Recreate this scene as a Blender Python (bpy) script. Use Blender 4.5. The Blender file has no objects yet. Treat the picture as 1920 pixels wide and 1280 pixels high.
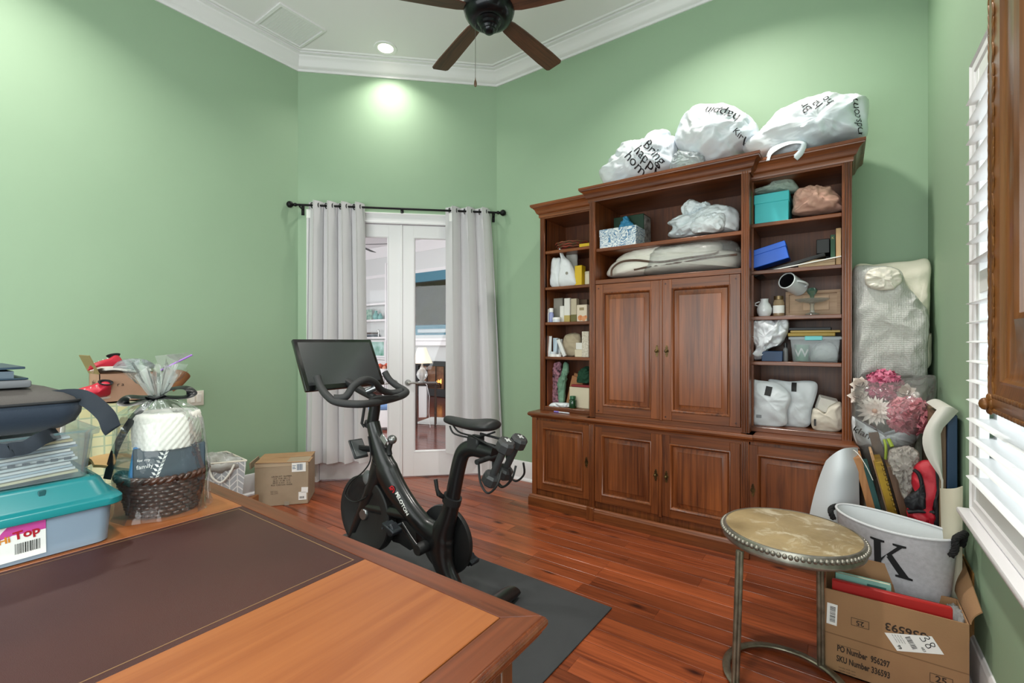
import bpy, bmesh, math, random
from mathutils import Vector, Matrix, noise, Euler
from mathutils.bvhtree import BVHTree
random.seed(11)
S = bpy.context.scene
COL = S.collection
PI = math.pi
R = math.radians

# ------------------------------------------------------------ camera, sky, daylight, fill lights, exposure
F, YAW, EYE = 864.0, R(35.4), 1.32          # focal length in pixels of a 1920x1280 frame; eye height in metres
cd = bpy.data.cameras.new('camera'); cam = bpy.data.objects.new('camera', cd); COL.objects.link(cam)
cd.sensor_width = 36; cd.lens = 36 * F / 1920; cd.clip_start = .02
cam.location = (0, 0, EYE); cam.rotation_euler = (R(90), 0, YAW); S.camera = cam
S.view_settings.view_transform = 'Standard'; S.view_settings.look = 'None'
S.view_settings.gamma = 1; S.view_settings.use_curve_mapping = False
S.view_settings.exposure = 0.14
S.cycles.use_denoising = True
S.cycles.max_bounces = 7; S.cycles.diffuse_bounces = 4; S.cycles.glossy_bounces = 3
S.cycles.transparent_max_bounces = 14; S.cycles.transmission_bounces = 4
S.cycles.sample_clamp_indirect = 4; S.cycles.caustics_reflective = False; S.cycles.caustics_refractive = False
W = bpy.data.worlds.new('sky'); S.world = W; W.use_nodes = True
bg = W.node_tree.nodes['Background']; bg.inputs[0].default_value = (.93, .97, 1, 1); bg.inputs[1].default_value = 1.6

def area(name, loc, target, sx, sy, power, col=(1, 1, 1), spread=180):
    l = bpy.data.lights.new(name, 'AREA'); l.shape = 'RECTANGLE'; l.size = sx; l.size_y = sy
    l.energy = power; l.color = col; l.spread = R(spread)
    o = bpy.data.objects.new(name, l); COL.objects.link(o); o.location = loc
    o.rotation_euler = (Vector(target) - Vector(loc)).to_track_quat('-Z', 'Y').to_euler()
    return o
area('daylight_side_window', (.75, 1.85, 1.5), (-1, 1.85, 1.4), 1.0, 1.7, 10, (.94, .98, 1))
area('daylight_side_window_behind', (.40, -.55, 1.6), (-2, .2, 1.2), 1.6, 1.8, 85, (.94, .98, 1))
area('unseen_back_fill', (-1.7, -1.70, 1.75), (-1.8, 2, 2.5), 3.6, 2.6, 118, (.96, .985, 1))  # unseen fill behind the camera, no window built; tilted up to brighten the ceiling
def can_light(x, y, power, size=.16):
    l = bpy.data.lights.new('ceiling_spot', 'AREA'); l.shape = 'DISK'; l.size = size; l.energy = power; l.color = (1, .95, .88); l.spread = R(130)
    o = bpy.data.objects.new('ceiling_spot', l); COL.objects.link(o); o.location = (x, y, 3.955)
    return o
can_light(-3.355, 2.742, 6.5)
for x, y in ((-3.355, .3), (-.6, 2.742), (-.6, .3)): can_light(x, y, 26)
area('living_room_fill', (-7.4, 2.3, 1.7), (-7.4, 8, 2.3), 5.5, 2.4, 230, (1, .98, .96))  # added fill light, out of view, brightens the room beyond the doors

# ------------------------------------------------------------ measuring: a direction seen by the eye, met with a plane of the room
_c, _s = math.cos(YAW), math.sin(YAW)
def ray(px, py):
    r = (px - 960) / F
    return Vector((r * _c - _s, r * _s + _c, -(py - 640) / F))
EYEP = Vector((0, 0, EYE))
def onY(px, py, y): d = ray(px, py); return EYEP + d * (y / d.y)
def onX(px, py, x): d = ray(px, py); return EYEP + d * (x / d.x)
def onZ(px, py, z): d = ray(px, py); return EYEP + d * ((z - EYE) / d.z)
def zoomed(ox, oy, sc): return lambda x, y: (ox + x / sc, oy + y / sc)
z3 = zoomed(980, 160, 2.8235); z4 = zoomed(980, 340, 2.6667); z5 = zoomed(1380, 320, 2.4615)
zk = zoomed(620, 680, 2.908); z2 = zoomed(530, 360, 2.2467); z7 = zoomed(1500, 820, 6.4); z6 = zoomed(660, 400, 2.784)
zbag = zoomed(1120, 170, 6.0); zbag3 = zoomed(1390, 170, 7.68); zr = zoomed(1560, 460, 2.3704)

# ------------------------------------------------------------ materials
def lin(h):
    if isinstance(h, str):
        h = h.lstrip('#'); c = [int(h[i:i + 2], 16) / 255 for i in (0, 2, 4)]
    else: c = list(h)
    return tuple((v / 12.92 if v <= .04045 else ((v + .055) / 1.055) ** 2.4) for v in c) + (1,)
MATS = {}
def mat(name, col, rough=.5, metal=0, bump=None, var=None, coat=0, sheen=0, emit=0, alpha=None, spec=.5, rnd=0, stretch=(1, 1, 1)):
    if name in MATS: return MATS[name]
    m = bpy.data.materials.new(name); m.use_nodes = True; MATS[name] = m
    nt = m.node_tree; N = nt.nodes; Lk = nt.links; b = N['Principled BSDF']
    c = lin(col); b.inputs['Base Color'].default_value = c
    b.inputs['Roughness'].default_value = rough; b.inputs['Metallic'].default_value = metal
    b.inputs['Coat Weight'].default_value = coat; b.inputs['Coat Roughness'].default_value = .12
    b.inputs['Sheen Weight'].default_value = sheen; b.inputs['Specular IOR Level'].default_value = spec
    if emit: b.inputs['Emission Color'].default_value = c; b.inputs['Emission Strength'].default_value = emit
    if bump or var or rnd:
        tc = N.new('ShaderNodeTexCoord'); mp = N.new('ShaderNodeMapping'); mp.inputs['Scale'].default_value = stretch
        Lk.new(tc.outputs['Object'], mp.inputs[0])
    last = None
    if var:
        n = N.new('ShaderNodeTexNoise'); n.inputs['Scale'].default_value = var[0]; n.inputs['Detail'].default_value = 5
        Lk.new(mp.outputs[0], n.inputs['Vector'])
        r_ = N.new('ShaderNodeValToRGB'); e = r_.color_ramp.elements
        c2 = lin(var[1]); e[0].position = .35; e[1].position = .68; e[0].color = c; e[1].color = c2
        Lk.new(n.outputs['Fac'], r_.inputs[0]); last = r_.outputs[0]
    if rnd:
        oi = N.new('ShaderNodeObjectInfo'); hv = N.new('ShaderNodeHueSaturation')
        ma = N.new('ShaderNodeMapRange'); ma.inputs[3].default_value = 1 - rnd; ma.inputs[4].default_value = 1 + rnd
        Lk.new(oi.outputs['Random'], ma.inputs[0]); Lk.new(ma.outputs[0], hv.inputs['Value'])
        if last: Lk.new(last, hv.inputs['Color'])
        else: hv.inputs['Color'].default_value = c
        last = hv.outputs[0]
    if last: Lk.new(last, b.inputs['Base Color'])
    if bump:
        n = N.new('ShaderNodeTexNoise'); n.inputs['Scale'].default_value = bump[0]; n.inputs['Detail'].default_value = 4
        Lk.new(mp.outputs[0], n.inputs['Vector'])
        bp = N.new('ShaderNodeBump'); bp.inputs['Strength'].default_value = bump[1]; bp.inputs['Distance'].default_value = .01
        Lk.new(n.outputs['Fac'], bp.inputs['Height']); Lk.new(bp.outputs[0], b.inputs['Normal'])
    if alpha is not None:
        b.inputs['Alpha'].default_value = alpha
    return m
def wood(name, c1, c2, axis=0, scale=9, rough=.38, coat=.25, rnd=0, knots=None, streak=14):
    """grain stretched along one local axis, with a broad tone drift and a fine streak"""
    if name in MATS: return MATS[name]
    m = bpy.data.materials.new(name); m.use_nodes = True; MATS[name] = m
    nt = m.node_tree; N = nt.nodes; Lk = nt.links; b = N['Principled BSDF']
    tc = N.new('ShaderNodeTexCoord'); oi = N.new('ShaderNodeObjectInfo')
    add = N.new('ShaderNodeVectorMath'); add.operation = 'ADD'
    mul = N.new('ShaderNodeVectorMath'); mul.operation = 'SCALE'; mul.inputs[0].default_value = (37, 19, 53)
    Lk.new(oi.outputs['Random'], mul.inputs['Scale'])
    Lk.new(tc.outputs['Object'], add.inputs[0]); Lk.new(mul.outputs[0], add.inputs[1])
    def nz(sc, st, det, rgh=.55):
        mp = N.new('ShaderNodeMapping'); v = [1, 1, 1]; v[axis] = st; mp.inputs['Scale'].default_value = v
        Lk.new(add.outputs[0], mp.inputs[0])
        n = N.new('ShaderNodeTexNoise'); n.inputs['Scale'].default_value = sc; n.inputs['Detail'].default_value = det; n.inputs['Roughness'].default_value = rgh
        n.inputs['Distortion'].default_value = .6
        Lk.new(mp.outputs[0], n.inputs['Vector']); return n.outputs['Fac']
    a = nz(scale, .12, 4); f = nz(scale * 9, .035, 5, .65)
    mx = N.new('ShaderNodeMath'); mx.operation = 'MULTIPLY_ADD'; mx.inputs[1].default_value = .55
    Lk.new(f, mx.inputs[0])
    half = N.new('ShaderNodeMath'); half.operation = 'MULTIPLY'; half.inputs[1].default_value = .5; Lk.new(a, half.inputs[0]); Lk.new(half.outputs[0], mx.inputs[2])
    rp = N.new('ShaderNodeValToRGB'); e = rp.color_ramp.elements
    e[0].position = .36; e[1].position = .68; e[0].color = lin(c1); e[1].color = lin(c2)
    Lk.new(mx.outputs[0], rp.inputs[0]); col = rp.outputs[0]
    if knots:
        mp = N.new('ShaderNodeMapping'); v = [2.6] * 3; v[axis] = 1.1; mp.inputs['Scale'].default_value = v; Lk.new(add.outputs[0], mp.inputs[0])
        vo = N.new('ShaderNodeTexVoronoi'); vo.inputs['Scale'].default_value = 2.4; Lk.new(mp.outputs[0], vo.inputs['Vector'])
        kr = N.new('ShaderNodeValToRGB'); k = kr.color_ramp.elements; k[0].position = .03; k[1].position = .16; k[0].color = (1, 1, 1, 1); k[1].color = (0, 0, 0, 1)
        Lk.new(vo.outputs['Distance'], kr.inputs[0])
        mk = N.new('ShaderNodeMix'); mk.data_type = 'RGBA'; mk.inputs[7].default_value = lin(knots)
        Lk.new(kr.outputs[0], mk.inputs[0]); Lk.new(col, mk.inputs[6]); col = mk.outputs[2]
    if rnd:
        hv = N.new('ShaderNodeHueSaturation'); ma = N.new('ShaderNodeMapRange'); ma.inputs[3].default_value = 1 - rnd; ma.inputs[4].default_value = 1 + rnd
        Lk.new(oi.outputs['Random'], ma.inputs[0]); Lk.new(ma.outputs[0], hv.inputs['Value']); Lk.new(col, hv.inputs['Color']); col = hv.outputs[0]
    Lk.new(col, b.inputs['Base Color'])
    b.inputs['Roughness'].default_value = rough; b.inputs['Coat Weight'].default_value = coat; b.inputs['Coat Roughness'].default_value = .15
    bp = N.new('ShaderNodeBump'); bp.inputs['Strength'].default_value = .06; bp.inputs['Distance'].default_value = .004
    Lk.new(f, bp.inputs['Height']); Lk.new(bp.outputs[0], b.inputs['Normal'])
    return m
def film(name, col='#FFFFFF', clear=.8, rough=.12, gloss=.75, bump=None):
    """thin plastic: mostly see-through, a little milky, with sharp gloss"""
    if name in MATS: return MATS[name]
    m = bpy.data.materials.new(name); m.use_nodes = True; MATS[name] = m
    nt = m.node_tree; N = nt.nodes; Lk = nt.links; N.clear()
    o = N.new('ShaderNodeOutputMaterial'); t = N.new('ShaderNodeBsdfTransparent'); d = N.new('ShaderNodeBsdfDiffuse'); g = N.new('ShaderNodeBsdfGlossy'); tl = N.new('ShaderNodeBsdfTranslucent')
    t.inputs[0].default_value = (.96, .98, .98, 1); d.inputs[0].default_value = lin(col); tl.inputs[0].default_value = lin(col); g.inputs['Roughness'].default_value = rough
    fr = N.new('ShaderNodeFresnel'); fr.inputs[0].default_value = 1.45
    md = N.new('ShaderNodeMixShader'); md.inputs[0].default_value = .4; Lk.new(d.outputs[0], md.inputs[1]); Lk.new(tl.outputs[0], md.inputs[2])
    m1 = N.new('ShaderNodeMixShader'); m1.inputs[0].default_value = 1 - clear; Lk.new(t.outputs[0], m1.inputs[1]); Lk.new(md.outputs[0], m1.inputs[2])
    m2 = N.new('ShaderNodeMixShader'); fs = N.new('ShaderNodeMath'); fs.operation = 'MULTIPLY'; fs.inputs[1].default_value = gloss; Lk.new(fr.outputs[0], fs.inputs[0]); Lk.new(fs.outputs[0], m2.inputs[0]); Lk.new(m1.outputs[0], m2.inputs[1]); Lk.new(g.outputs[0], m2.inputs[2])
    if bump:
        tc = N.new('ShaderNodeTexCoord'); n = N.new('ShaderNodeTexNoise'); n.inputs['Scale'].default_value = bump[0]; n.inputs['Detail'].default_value = 4
        Lk.new(tc.outputs['Object'], n.inputs['Vector']); bp = N.new('ShaderNodeBump'); bp.inputs['Strength'].default_value = bump[1]; bp.inputs['Distance'].default_value = .02
        Lk.new(n.outputs['Fac'], bp.inputs['Height'])
        for q in (g, d, fr): Lk.new(bp.outputs[0], q.inputs['Normal'])
    Lk.new(m2.outputs[0], o.inputs[0])
    return m

# ------------------------------------------------------------ objects
def props(o, label=None, cat=None, group=None, kind=None):
    if label: o['label'] = label
    if cat: o['category'] = cat
    if group: o['group'] = group
    if kind: o['kind'] = kind
    return o
def thing(name, label, cat, loc=(0, 0, 0), rz=0, group=None):
    o = bpy.data.objects.new(name, None); COL.objects.link(o); o.location = loc; o.rotation_euler = (0, 0, rz); o.empty_display_size = .1
    return props(o, label, cat, group)
def copy_tree(o, parent=None):
    c = o.copy(); COL.objects.link(c); c.parent = parent
    for ch in list(o.children): copy_tree(ch, c)
    return c
def world_of(o):
    m = Matrix.LocRotScale(o.location, o.rotation_euler, o.scale)
    return (world_of(o.parent) @ m) if o.parent else m
def link(name, me, m, parent=None, world=False):
    o = bpy.data.objects.new(name, me); COL.objects.link(o)
    if m: me.materials.append(m) if not isinstance(m, (list, tuple)) else [me.materials.append(q) for q in m]
    if parent is not None:
        o.parent = parent
        if world: me.transform(world_of(parent).inverted())
    elif len(me.vertices):
        xs = [v.co for v in me.vertices]
        c = Vector(((min(v.x for v in xs) + max(v.x for v in xs)) / 2, (min(v.y for v in xs) + max(v.y for v in xs)) / 2, min(v.z for v in xs)))
        me.transform(Matrix.Translation(-c)); o.location = c
    return o
class B:
    """collects geometry, then links it as ONE mesh object"""
    def __init__(s): s.bm = bmesh.new()
    def add(s, verts, faces, mi=0):
        vs = [s.bm.verts.new(v) for v in verts]; fs = []
        for f in faces:
            try: q = s.bm.faces.new([vs[i] for i in f]); q.material_index = mi; fs.append(q)
            except ValueError: pass
        return vs
    def box(s, x0, x1, y0, y1, z0, z1, bev=0, M=None, seg=1, mi=0):
        t = bmesh.new(); bmesh.ops.create_cube(t, size=1)
        sx, sy, sz = abs(x1 - x0), abs(y1 - y0), abs(z1 - z0); c = Vector(((x0 + x1) / 2, (y0 + y1) / 2, (z0 + z1) / 2))
        for v in t.verts: v.co = Vector((v.co.x * sx, v.co.y * sy, v.co.z * sz))
        if bev: bmesh.ops.bevel(t, geom=t.edges[:], offset=min(bev, .49 * min(sx, sy, sz)), segments=seg, profile=.5, affect='EDGES')
        T = Matrix.Translation(c)
        if M is not None: T = M @ T
        s.merge(t, T, mi); return s
    def merge(s, t, M=None, mi=0):
        t.verts.index_update()
        s.add([(M @ v.co) if M is not None else v.co.copy() for v in t.verts], [[v.index for v in f.verts] for f in t.faces], mi); t.free()
    def rings(s, rs, closed=False, caps=True, mi=0):
        n = len(rs[0]); fl = [p for r in rs for p in r]; fc = []
        k = len(rs)
        for i in range(k if closed else k - 1):
            a, b = i * n, ((i + 1) % k) * n
            for j in range(n): fc.append((a + j, a + (j + 1) % n, b + (j + 1) % n, b + j))
        if caps and not closed: fc.append(tuple(range(n))[::-1]); fc.append(tuple((k - 1) * n + j for j in range(n)))
        s.add(fl, fc, mi); return s
    def lathe(s, prof, n=24, M=None, caps=False, fn=None, mi=0):
        rs = []
        for r, z in prof:
            row = []
            for j in range(n):
                a = 2 * PI * j / n; rr = max(r, 1e-4); v = Vector((rr * math.cos(a), rr * math.sin(a), z))
                if fn: v = fn(v, a)
                row.append(M @ v if M is not None else v)
            rs.append(row)
        return s.rings(rs, caps=caps, mi=mi)
    def tube(s, pts, r, n=10, closed=False, caps=True, flat=1, up=None, mi=0):
        P = [Vector(p) for p in pts]; k = len(P); rs = []
        prev = None
        for i in range(k):
            a = P[(i - 1) % k] if (closed or i > 0) else P[i]; b = P[(i + 1) % k] if (closed or i < k - 1) else P[i]
            t = (b - a).normalized()
            if up is not None: u = Vector(up) - t * t.dot(Vector(up)); u.normalize()
            elif prev is None:
                u = t.orthogonal().normalized()
            else: u = prev - t * prev.dot(t); u.normalize()
            prev = u; w = t.cross(u); rr = r[i] if isinstance(r, (list, tuple)) else r
            if isinstance(rr, (list, tuple)): ra, rb = rr
            else: ra, rb = rr * flat, rr
            rs.append([P[i] + u * (ra * math.cos(2 * PI * j / n)) + w * (rb * math.sin(2 * PI * j / n)) for j in range(n)])
        return s.rings(rs, closed, caps, mi)
    def prism(s, outline, h, M=None, mi=0):
        """outline in local XY, from z=0 to z=h"""
        a = [Vector((x, y, 0)) for x, y in outline]; b = [Vector((x, y, h)) for x, y in outline]
        if M is not None: a = [M @ v for v in a]; b = [M @ v for v in b]
        return s.rings([a, b], mi=mi)
    def grid(s, fn, nu, nv, closed_u=False, mi=0):
        vs = [fn(i / nu, j / nv) for j in range(nv + 1) for i in range(nu + (0 if closed_u else 1))]
        w = nu if closed_u else nu + 1
        fc = [(j * w + i, j * w + (i + 1) % w, (j + 1) * w + (i + 1) % w, (j + 1) * w + i) for j in range(nv) for i in range(nu)]
        s.add(vs, fc, mi); return s
    def sheet(s, fn, nu, nv, th, mi=0):
        """a surface with real thickness"""
        G = [[Vector(fn(i / nu, j / nv)) for i in range(nu + 1)] for j in range(nv + 1)]
        H = []
        for j in range(nv + 1):
            row = []
            for i in range(nu + 1):
                du = G[j][min(nu, i + 1)] - G[j][max(0, i - 1)]; dv = G[min(nv, j + 1)][i] - G[max(0, j - 1)][i]
                n = du.cross(dv)
                n = n.normalized() if n.length > 1e-12 else Vector((0, 0, 1))
                row.append(G[j][i] + n * th)
            H.append(row)
        w = nu + 1; N = w * (nv + 1)
        vs = [p for r in G for p in r] + [p for r in H for p in r]; fc = []
        for j in range(nv):
            for i in range(nu):
                q = j * w + i; fc.append((q, q + w, q + w + 1, q + 1)); fc.append((N + q, N + q + 1, N + q + w + 1, N + q + w))
        rim = [i for i in range(nu + 1)] + [j * w + nu for j in range(1, nv + 1)] + [nv * w + i for i in range(nu - 1, -1, -1)] + [j * w for j in range(nv - 1, 0, -1)]
        for k in range(len(rim)): p, q = rim[k], rim[(k + 1) % len(rim)]; fc.append((p, q, N + q, N + p))
        s.add(vs, fc, mi); return s
    def ball(s, c, r, n=12, m=8, fn=None, mi=0):
        rx, ry, rz = r if isinstance(r, (tuple, list)) else (r, r, r)
        prof = []
        for i in range(m + 1):
            th = PI * i / m; prof.append((math.sin(th), -math.cos(th)))
        def f(v, a):
            q = Vector((v.x * rx, v.y * ry, v.z * rz)); 
            return (fn(q) if fn else q) + Vector(c)
        return s.lathe(prof, n, None, True, f, mi)
    def molding(s, path, prof, closed=False, side=1, M=None, mi=0, cap=True):
        """sweeps (out, z) along a mitred XY path; out is measured to the right of travel times side"""
        P = [Vector((p[0], p[1])) for p in path]; k = len(P); rs = []
        for i in range(k):
            d1 = (P[i] - P[i - 1]).normalized() if (closed or i > 0) else None
            d2 = (P[(i + 1) % k] - P[i]).normalized() if (closed or i < k - 1) else None
            d1 = d1 or d2; d2 = d2 or d1
            n1 = Vector((d1.y, -d1.x)) * side; n2 = Vector((d2.y, -d2.x)) * side
            mvec = (n1 + n2); mvec = mvec / max(1e-6, mvec.dot(n1))
            ring = [Vector((P[i].x + mvec.x * o, P[i].y + mvec.y * o, z)) for o, z in prof]
            rs.append([M @ v for v in ring] if M is not None else ring)
        return s.rings(rs, closed, cap, mi)
    def text(s, body, size, M, th=.0006, mi=0, align='CENTER', bold=0, sx=1):
        me = text_mesh(body, size, align, bold, sx)
        s.add([M @ (v + Vector((0, 0, th))) for v in me[0]], me[1], mi); return s
    def out(s, name, m=None, parent=None, world=False, smooth=40, sub=0, weld=False):
        if weld: bmesh.ops.remove_doubles(s.bm, verts=s.bm.verts[:], dist=1e-5)
        bmesh.ops.recalc_face_normals(s.bm, faces=s.bm.faces[:])
        me = bpy.data.meshes.new(name); s.bm.to_mesh(me); s.bm.free()
        if smooth:
            me.polygons.foreach_set('use_smooth', [True] * len(me.polygons))
            me.set_sharp_from_angle(angle=R(smooth))
        o = link(name, me, m, parent, world)
        if sub: md = o.modifiers.new('smooth', 'SUBSURF'); md.levels = sub; md.render_levels = sub
        return o
_TXT = {}
def text_mesh(body, size, align, bold, sx):
    k = (body, align, bold)
    if k not in _TXT:
        cu = bpy.data.curves.new('lettering', 'FONT'); cu.body = body; cu.align_x = align; cu.align_y = 'CENTER'; cu.resolution_u = 3; cu.offset = bold
        ob = bpy.data.objects.new('lettering', cu); me = ob.to_mesh()
        _TXT[k] = ([v.co.copy() for v in me.vertices], [tuple(p.vertices) for p in me.polygons])
        ob.to_mesh_clear(); bpy.data.objects.remove(ob); bpy.data.curves.remove(cu)
    v, f = _TXT[k]
    return [Vector((a.x * size * sx, a.y * size, 0)) for a in v], f
def frame_of(o, u, v):
    """matrix whose X runs along u, Y along v, Z out of the two"""
    u = Vector(u).normalized(); n = u.cross(Vector(v)).normalized(); v = n.cross(u)
    m = Matrix((u, v, n)).transposed().to_4x4(); m.translation = Vector(o); return m
def ridged(p, sc, seed=0):
    """folds with sharp crests: warped noise folded at zero, three sizes of crease"""
    v = Vector(p) * sc + Vector((seed * 7.3, seed * 3.1, seed * 5.7))
    v = v + noise.noise_vector(v * .6) * .7
    f = lambda q: 1 - 2.2 * abs(noise.noise(q)) ** .85
    return f(v) * .55 + f(v * 2.1 + Vector((3, 1, 7))) * .5 + f(v * 4.3) * .22
def catmull(pts, k=6, closed=True):
    P = [Vector(p) for p in pts]; n = len(P); out = []
    for i in range(n if closed else n - 1):
        g = lambda j: P[j % n] if closed else P[max(0, min(n - 1, j))]
        p0, p1, p2, p3 = g(i - 1), g(i), g(i + 1), g(i + 2)
        for t in range(k):
            t = t / k
            out.append(.5 * ((2 * p1) + (p2 - p0) * t + (2 * p0 - 5 * p1 + 4 * p2 - p3) * t * t + (3 * p1 - p0 - 3 * p2 + p3) * t ** 3))
    if not closed: out.append(P[-1])
    return out
def inflate(b, outline, front, back, n=8, k=4, crump=None, seed=0, normal=(0, -1, 0), p=2.2, centre=None, floor=None, mi=0, q_=.5):
    """a pillow: a closed outline of world points swollen along its normal; crumpled with creases"""
    if crump: n = int(n * 2.1); k = max(k, int(110 / len(outline)) + 1)
    O = catmull(outline, k); nrm = Vector(normal).normalized(); m = len(O)
    c = Vector(centre) if centre else sum(O, Vector()) / m
    rows = []
    for side, D in ((1, front), (-1, back)):
        for i in range(n + 1):
            if side == -1 and i == 0: continue
            s = i / n if side == 1 else 1 - i / n
            s = math.sin(s * PI / 2) if side == 1 else math.sin(s * PI / 2)
            row = []
            for q in O:
                v = c + (q - c) * max(s, .004); h = D * max(0, 1 - s ** p) ** q_
                v = v + nrm * (side * h)
                if crump:
                    e = min(1, (1 - s) * 5 + .35)
                    v = v + (nrm * side * .8 + (q - c).normalized() * .4) * (crump[1] * ridged(v, crump[0], seed) * e)
                if floor is not None and v.z < floor: v.z = floor
                row.append(v)
            rows.append(row)
    b.rings(rows, caps=True, mi=mi); return b
def bvh(o):
    m = world_of(o); return BVHTree.FromPolygons([m @ v.co for v in o.data.vertices], [tuple(p.vertices) for p in o.data.polygons])
def print_on(target, body, size, O, u, v, d, m, name='lettering', off=.003, bold=0, sx=1, reach=1.2, split=None):
    """prints a word on a curved surface: every point of the word travels along d until it meets the surface"""
    T = bvh(target); u = Vector(u).normalized(); v = Vector(v).normalized(); d = Vector(d).normalized(); O = Vector(O)
    vs, fs = text_mesh(body, size, 'CENTER', bold, sx)
    t = bmesh.new(); bv = [t.verts.new(q) for q in vs]
    for f in fs:
        try: t.faces.new([bv[i] for i in f])
        except ValueError: pass
    bmesh.ops.triangulate(t, faces=t.faces[:])
    bmesh.ops.subdivide_edges(t, edges=[e for e in t.edges if e.calc_length() > size * .22], cuts=1)
    bmesh.ops.triangulate(t, faces=t.faces[:])
    bmesh.ops.subdivide_edges(t, edges=[e for e in t.edges if e.calc_length() > size * .15], cuts=1)
    bad = []
    for q in t.verts:
        w = O + u * q.co.x + v * q.co.y
        hit = T.ray_cast(w - d * reach / 2, d, reach)
        if hit[0] is None: bad.append(q)
        else: q.co = hit[0] - d * off
    bmesh.ops.delete(t, geom=bad, context='VERTS')
    me = bpy.data.meshes.new(name); t.to_mesh(me); t.free()
    par = target if target.parent is None or target.parent.parent is None else target.parent
    return link(name, me, m, par, True)
# ============================================================ the room
WL, WB, WR, WF, CH = -4.14, 3.65, .427, -1.8, 3.98      # left, back, right, front walls; ceiling height
C1 = Vector((-4.14, 2.36)); C2 = Vector((-2.78, 3.65)); DW = (C2 - C1).length; DU = (C2 - C1).normalized(); DN = Vector((-DU.y, DU.x))
def door_wall(u, v, z): p = C1 + DU * u + DN * v; return Vector((p.x, p.y, z))   # v > 0 lies beyond the doors
DM = Matrix(((DU.x, DN.x, 0, C1.x), (DU.y, DN.y, 0, C1.y), (0, 0, 1, 0), (0, 0, 0, 1)))
GREEN = mat('green_wall_paint', '#9AB598', .62, bump=(420, .05), var=(2.2, '#98B396'))
WHITE = mat('white_trim_paint', '#EDEBEE', .38)
CEIL = mat('white_ceiling_paint', '#F0ECF0', .8)
def struct(b, name, m, smooth=0): o = b.out(name, m, smooth=smooth); o['kind'] = 'structure'; return o

# floor of separate boards
floor = B().box(WL - .1, WR + .1, WF - .1, .98, -.06, 0).box(WL - 1, WR + .1, .98, 5.4, -.06, -.012).out('floor', wood('floor_gap', '#2A0F08', '#331409', 0), smooth=0); floor['kind'] = 'structure'
PLK = wood('cherry_floorboard', '#4E1D0C', '#A2522E', 0, 7, .3, .15, rnd=.24, knots='#2A0A05')
plank_mesh = {}
def plank(x0, x1, y0, y1, beyond=False):
    w = round(x1 - x0, 1); key = w
    b = B(); l = x1 - x0; h = .0025
    b.box(-l / 2, l / 2, -(y1 - y0) / 2 + .0012, (y1 - y0) / 2 - .0012, -.012, 0, bev=.0012)
    me_o = b.out('plank', PLK, floor, smooth=30)
    me_o.location = Vector(((x0 + x1) / 2, (y0 + y1) / 2, random.uniform(-.0006, .0004))) - floor.location
    return me_o
rr = random.Random(5)
y = 2.171 - .108 * 11
rows = []
while y < WB:
    y1 = min(y + .108, WB); xl = WL
    if y > C1.y: xl = C1.x + (y + .054 - C1.y) * (C2.x - C1.x) / (C2.y - C1.y) - .35
    x = xl; first = True
    while x < WR - .01:
        l = rr.choice((.42, .55, .7, .85, 1.0, 1.15)) if not first else rr.uniform(.3, 1.1)
        first = False
        x2 = min(x + l, WR)
        if WR - x2 < .25: x2 = WR
        plank(x, x2, y, y1); x = x2
    y = y1
# ceiling
struct(B().box(WL - .1, WR + .1, WF - .1, WB + .1, CH, CH + .08), 'ceiling', CEIL)
# walls (the window opening and the doorway are real holes)
struct(B().box(WL - .12, WL, WF, C1.y + .05, 0, CH), 'wall_left', GREEN)
struct(B().box(C2.x - .06, WR + .12, WB, WB + .12, 0, CH), 'wall_back', GREEN)
struct(B().box(WL, WR, WF - .12, WF, 0, CH), 'wall_front', GREEN)
WY0, WY1, WZ0, WZ1 = 1.3, 2.335, .70, 2.30             # clear opening of the window
b = B().box(WR, WR + .14, WY1, WB + .12, 0, CH).box(WR, WR + .14, WF, WY0, 0, CH).box(WR, WR + .14, WY0, WY1, 0, WZ0).box(WR, WR + .14, WY0, WY1, WZ1, CH)
struct(b, 'wall_right', GREEN)
D0, D1, DH = .19, 1.70, 2.45
b = B().box(-.06, D0 - .02, 0, .12, 0, CH, M=DM).box(D1 + .02, DW + .06, 0, .12, 0, CH, M=DM).box(D0 - .02, D1 + .02, 0, .12, DH + .02, CH, M=DM)
struct(b, 'wall_door_side', GREEN)
# crown moulding and baseboards
path = [(WL, WF), (WL, C1.y), (C2.x, C2.y), (WR, WB), (WR, WF)]
crown = [(0, 3.85), (.012, 3.85), (.014, 3.868), (.03, 3.874), (.042, 3.888), (.062, 3.925), (.082, 3.944), (.088, 3.95), (.09, 3.962), (.118, 3.966), (.12, 3.98), (0, 3.98)]
struct(B().molding(path, crown), 'trim_1', WHITE, 30)
struct(B().molding(path, [(.135, 3.98), (.135, 3.972), (.15, 3.97), (.158, 3.98)]), 'trim_2', WHITE, 30)
base = [(0, 0), (.032, 0), (.03, .012), (.02, .024), (.016, .026), (.016, .145), (.012, .155), (.012, .165), (.005, .178), (0, .18)]
struct(B().molding([(WL, WF), (WL, C1.y), tuple((C1 + DU * .09))], base), 'baseboard_left', WHITE, 30)
struct(B().molding([tuple(C1 + DU * 1.80), (C2.x, C2.y), (WR, WB), (WR, WF)], base), 'baseboard_right', WHITE, 30)
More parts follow.
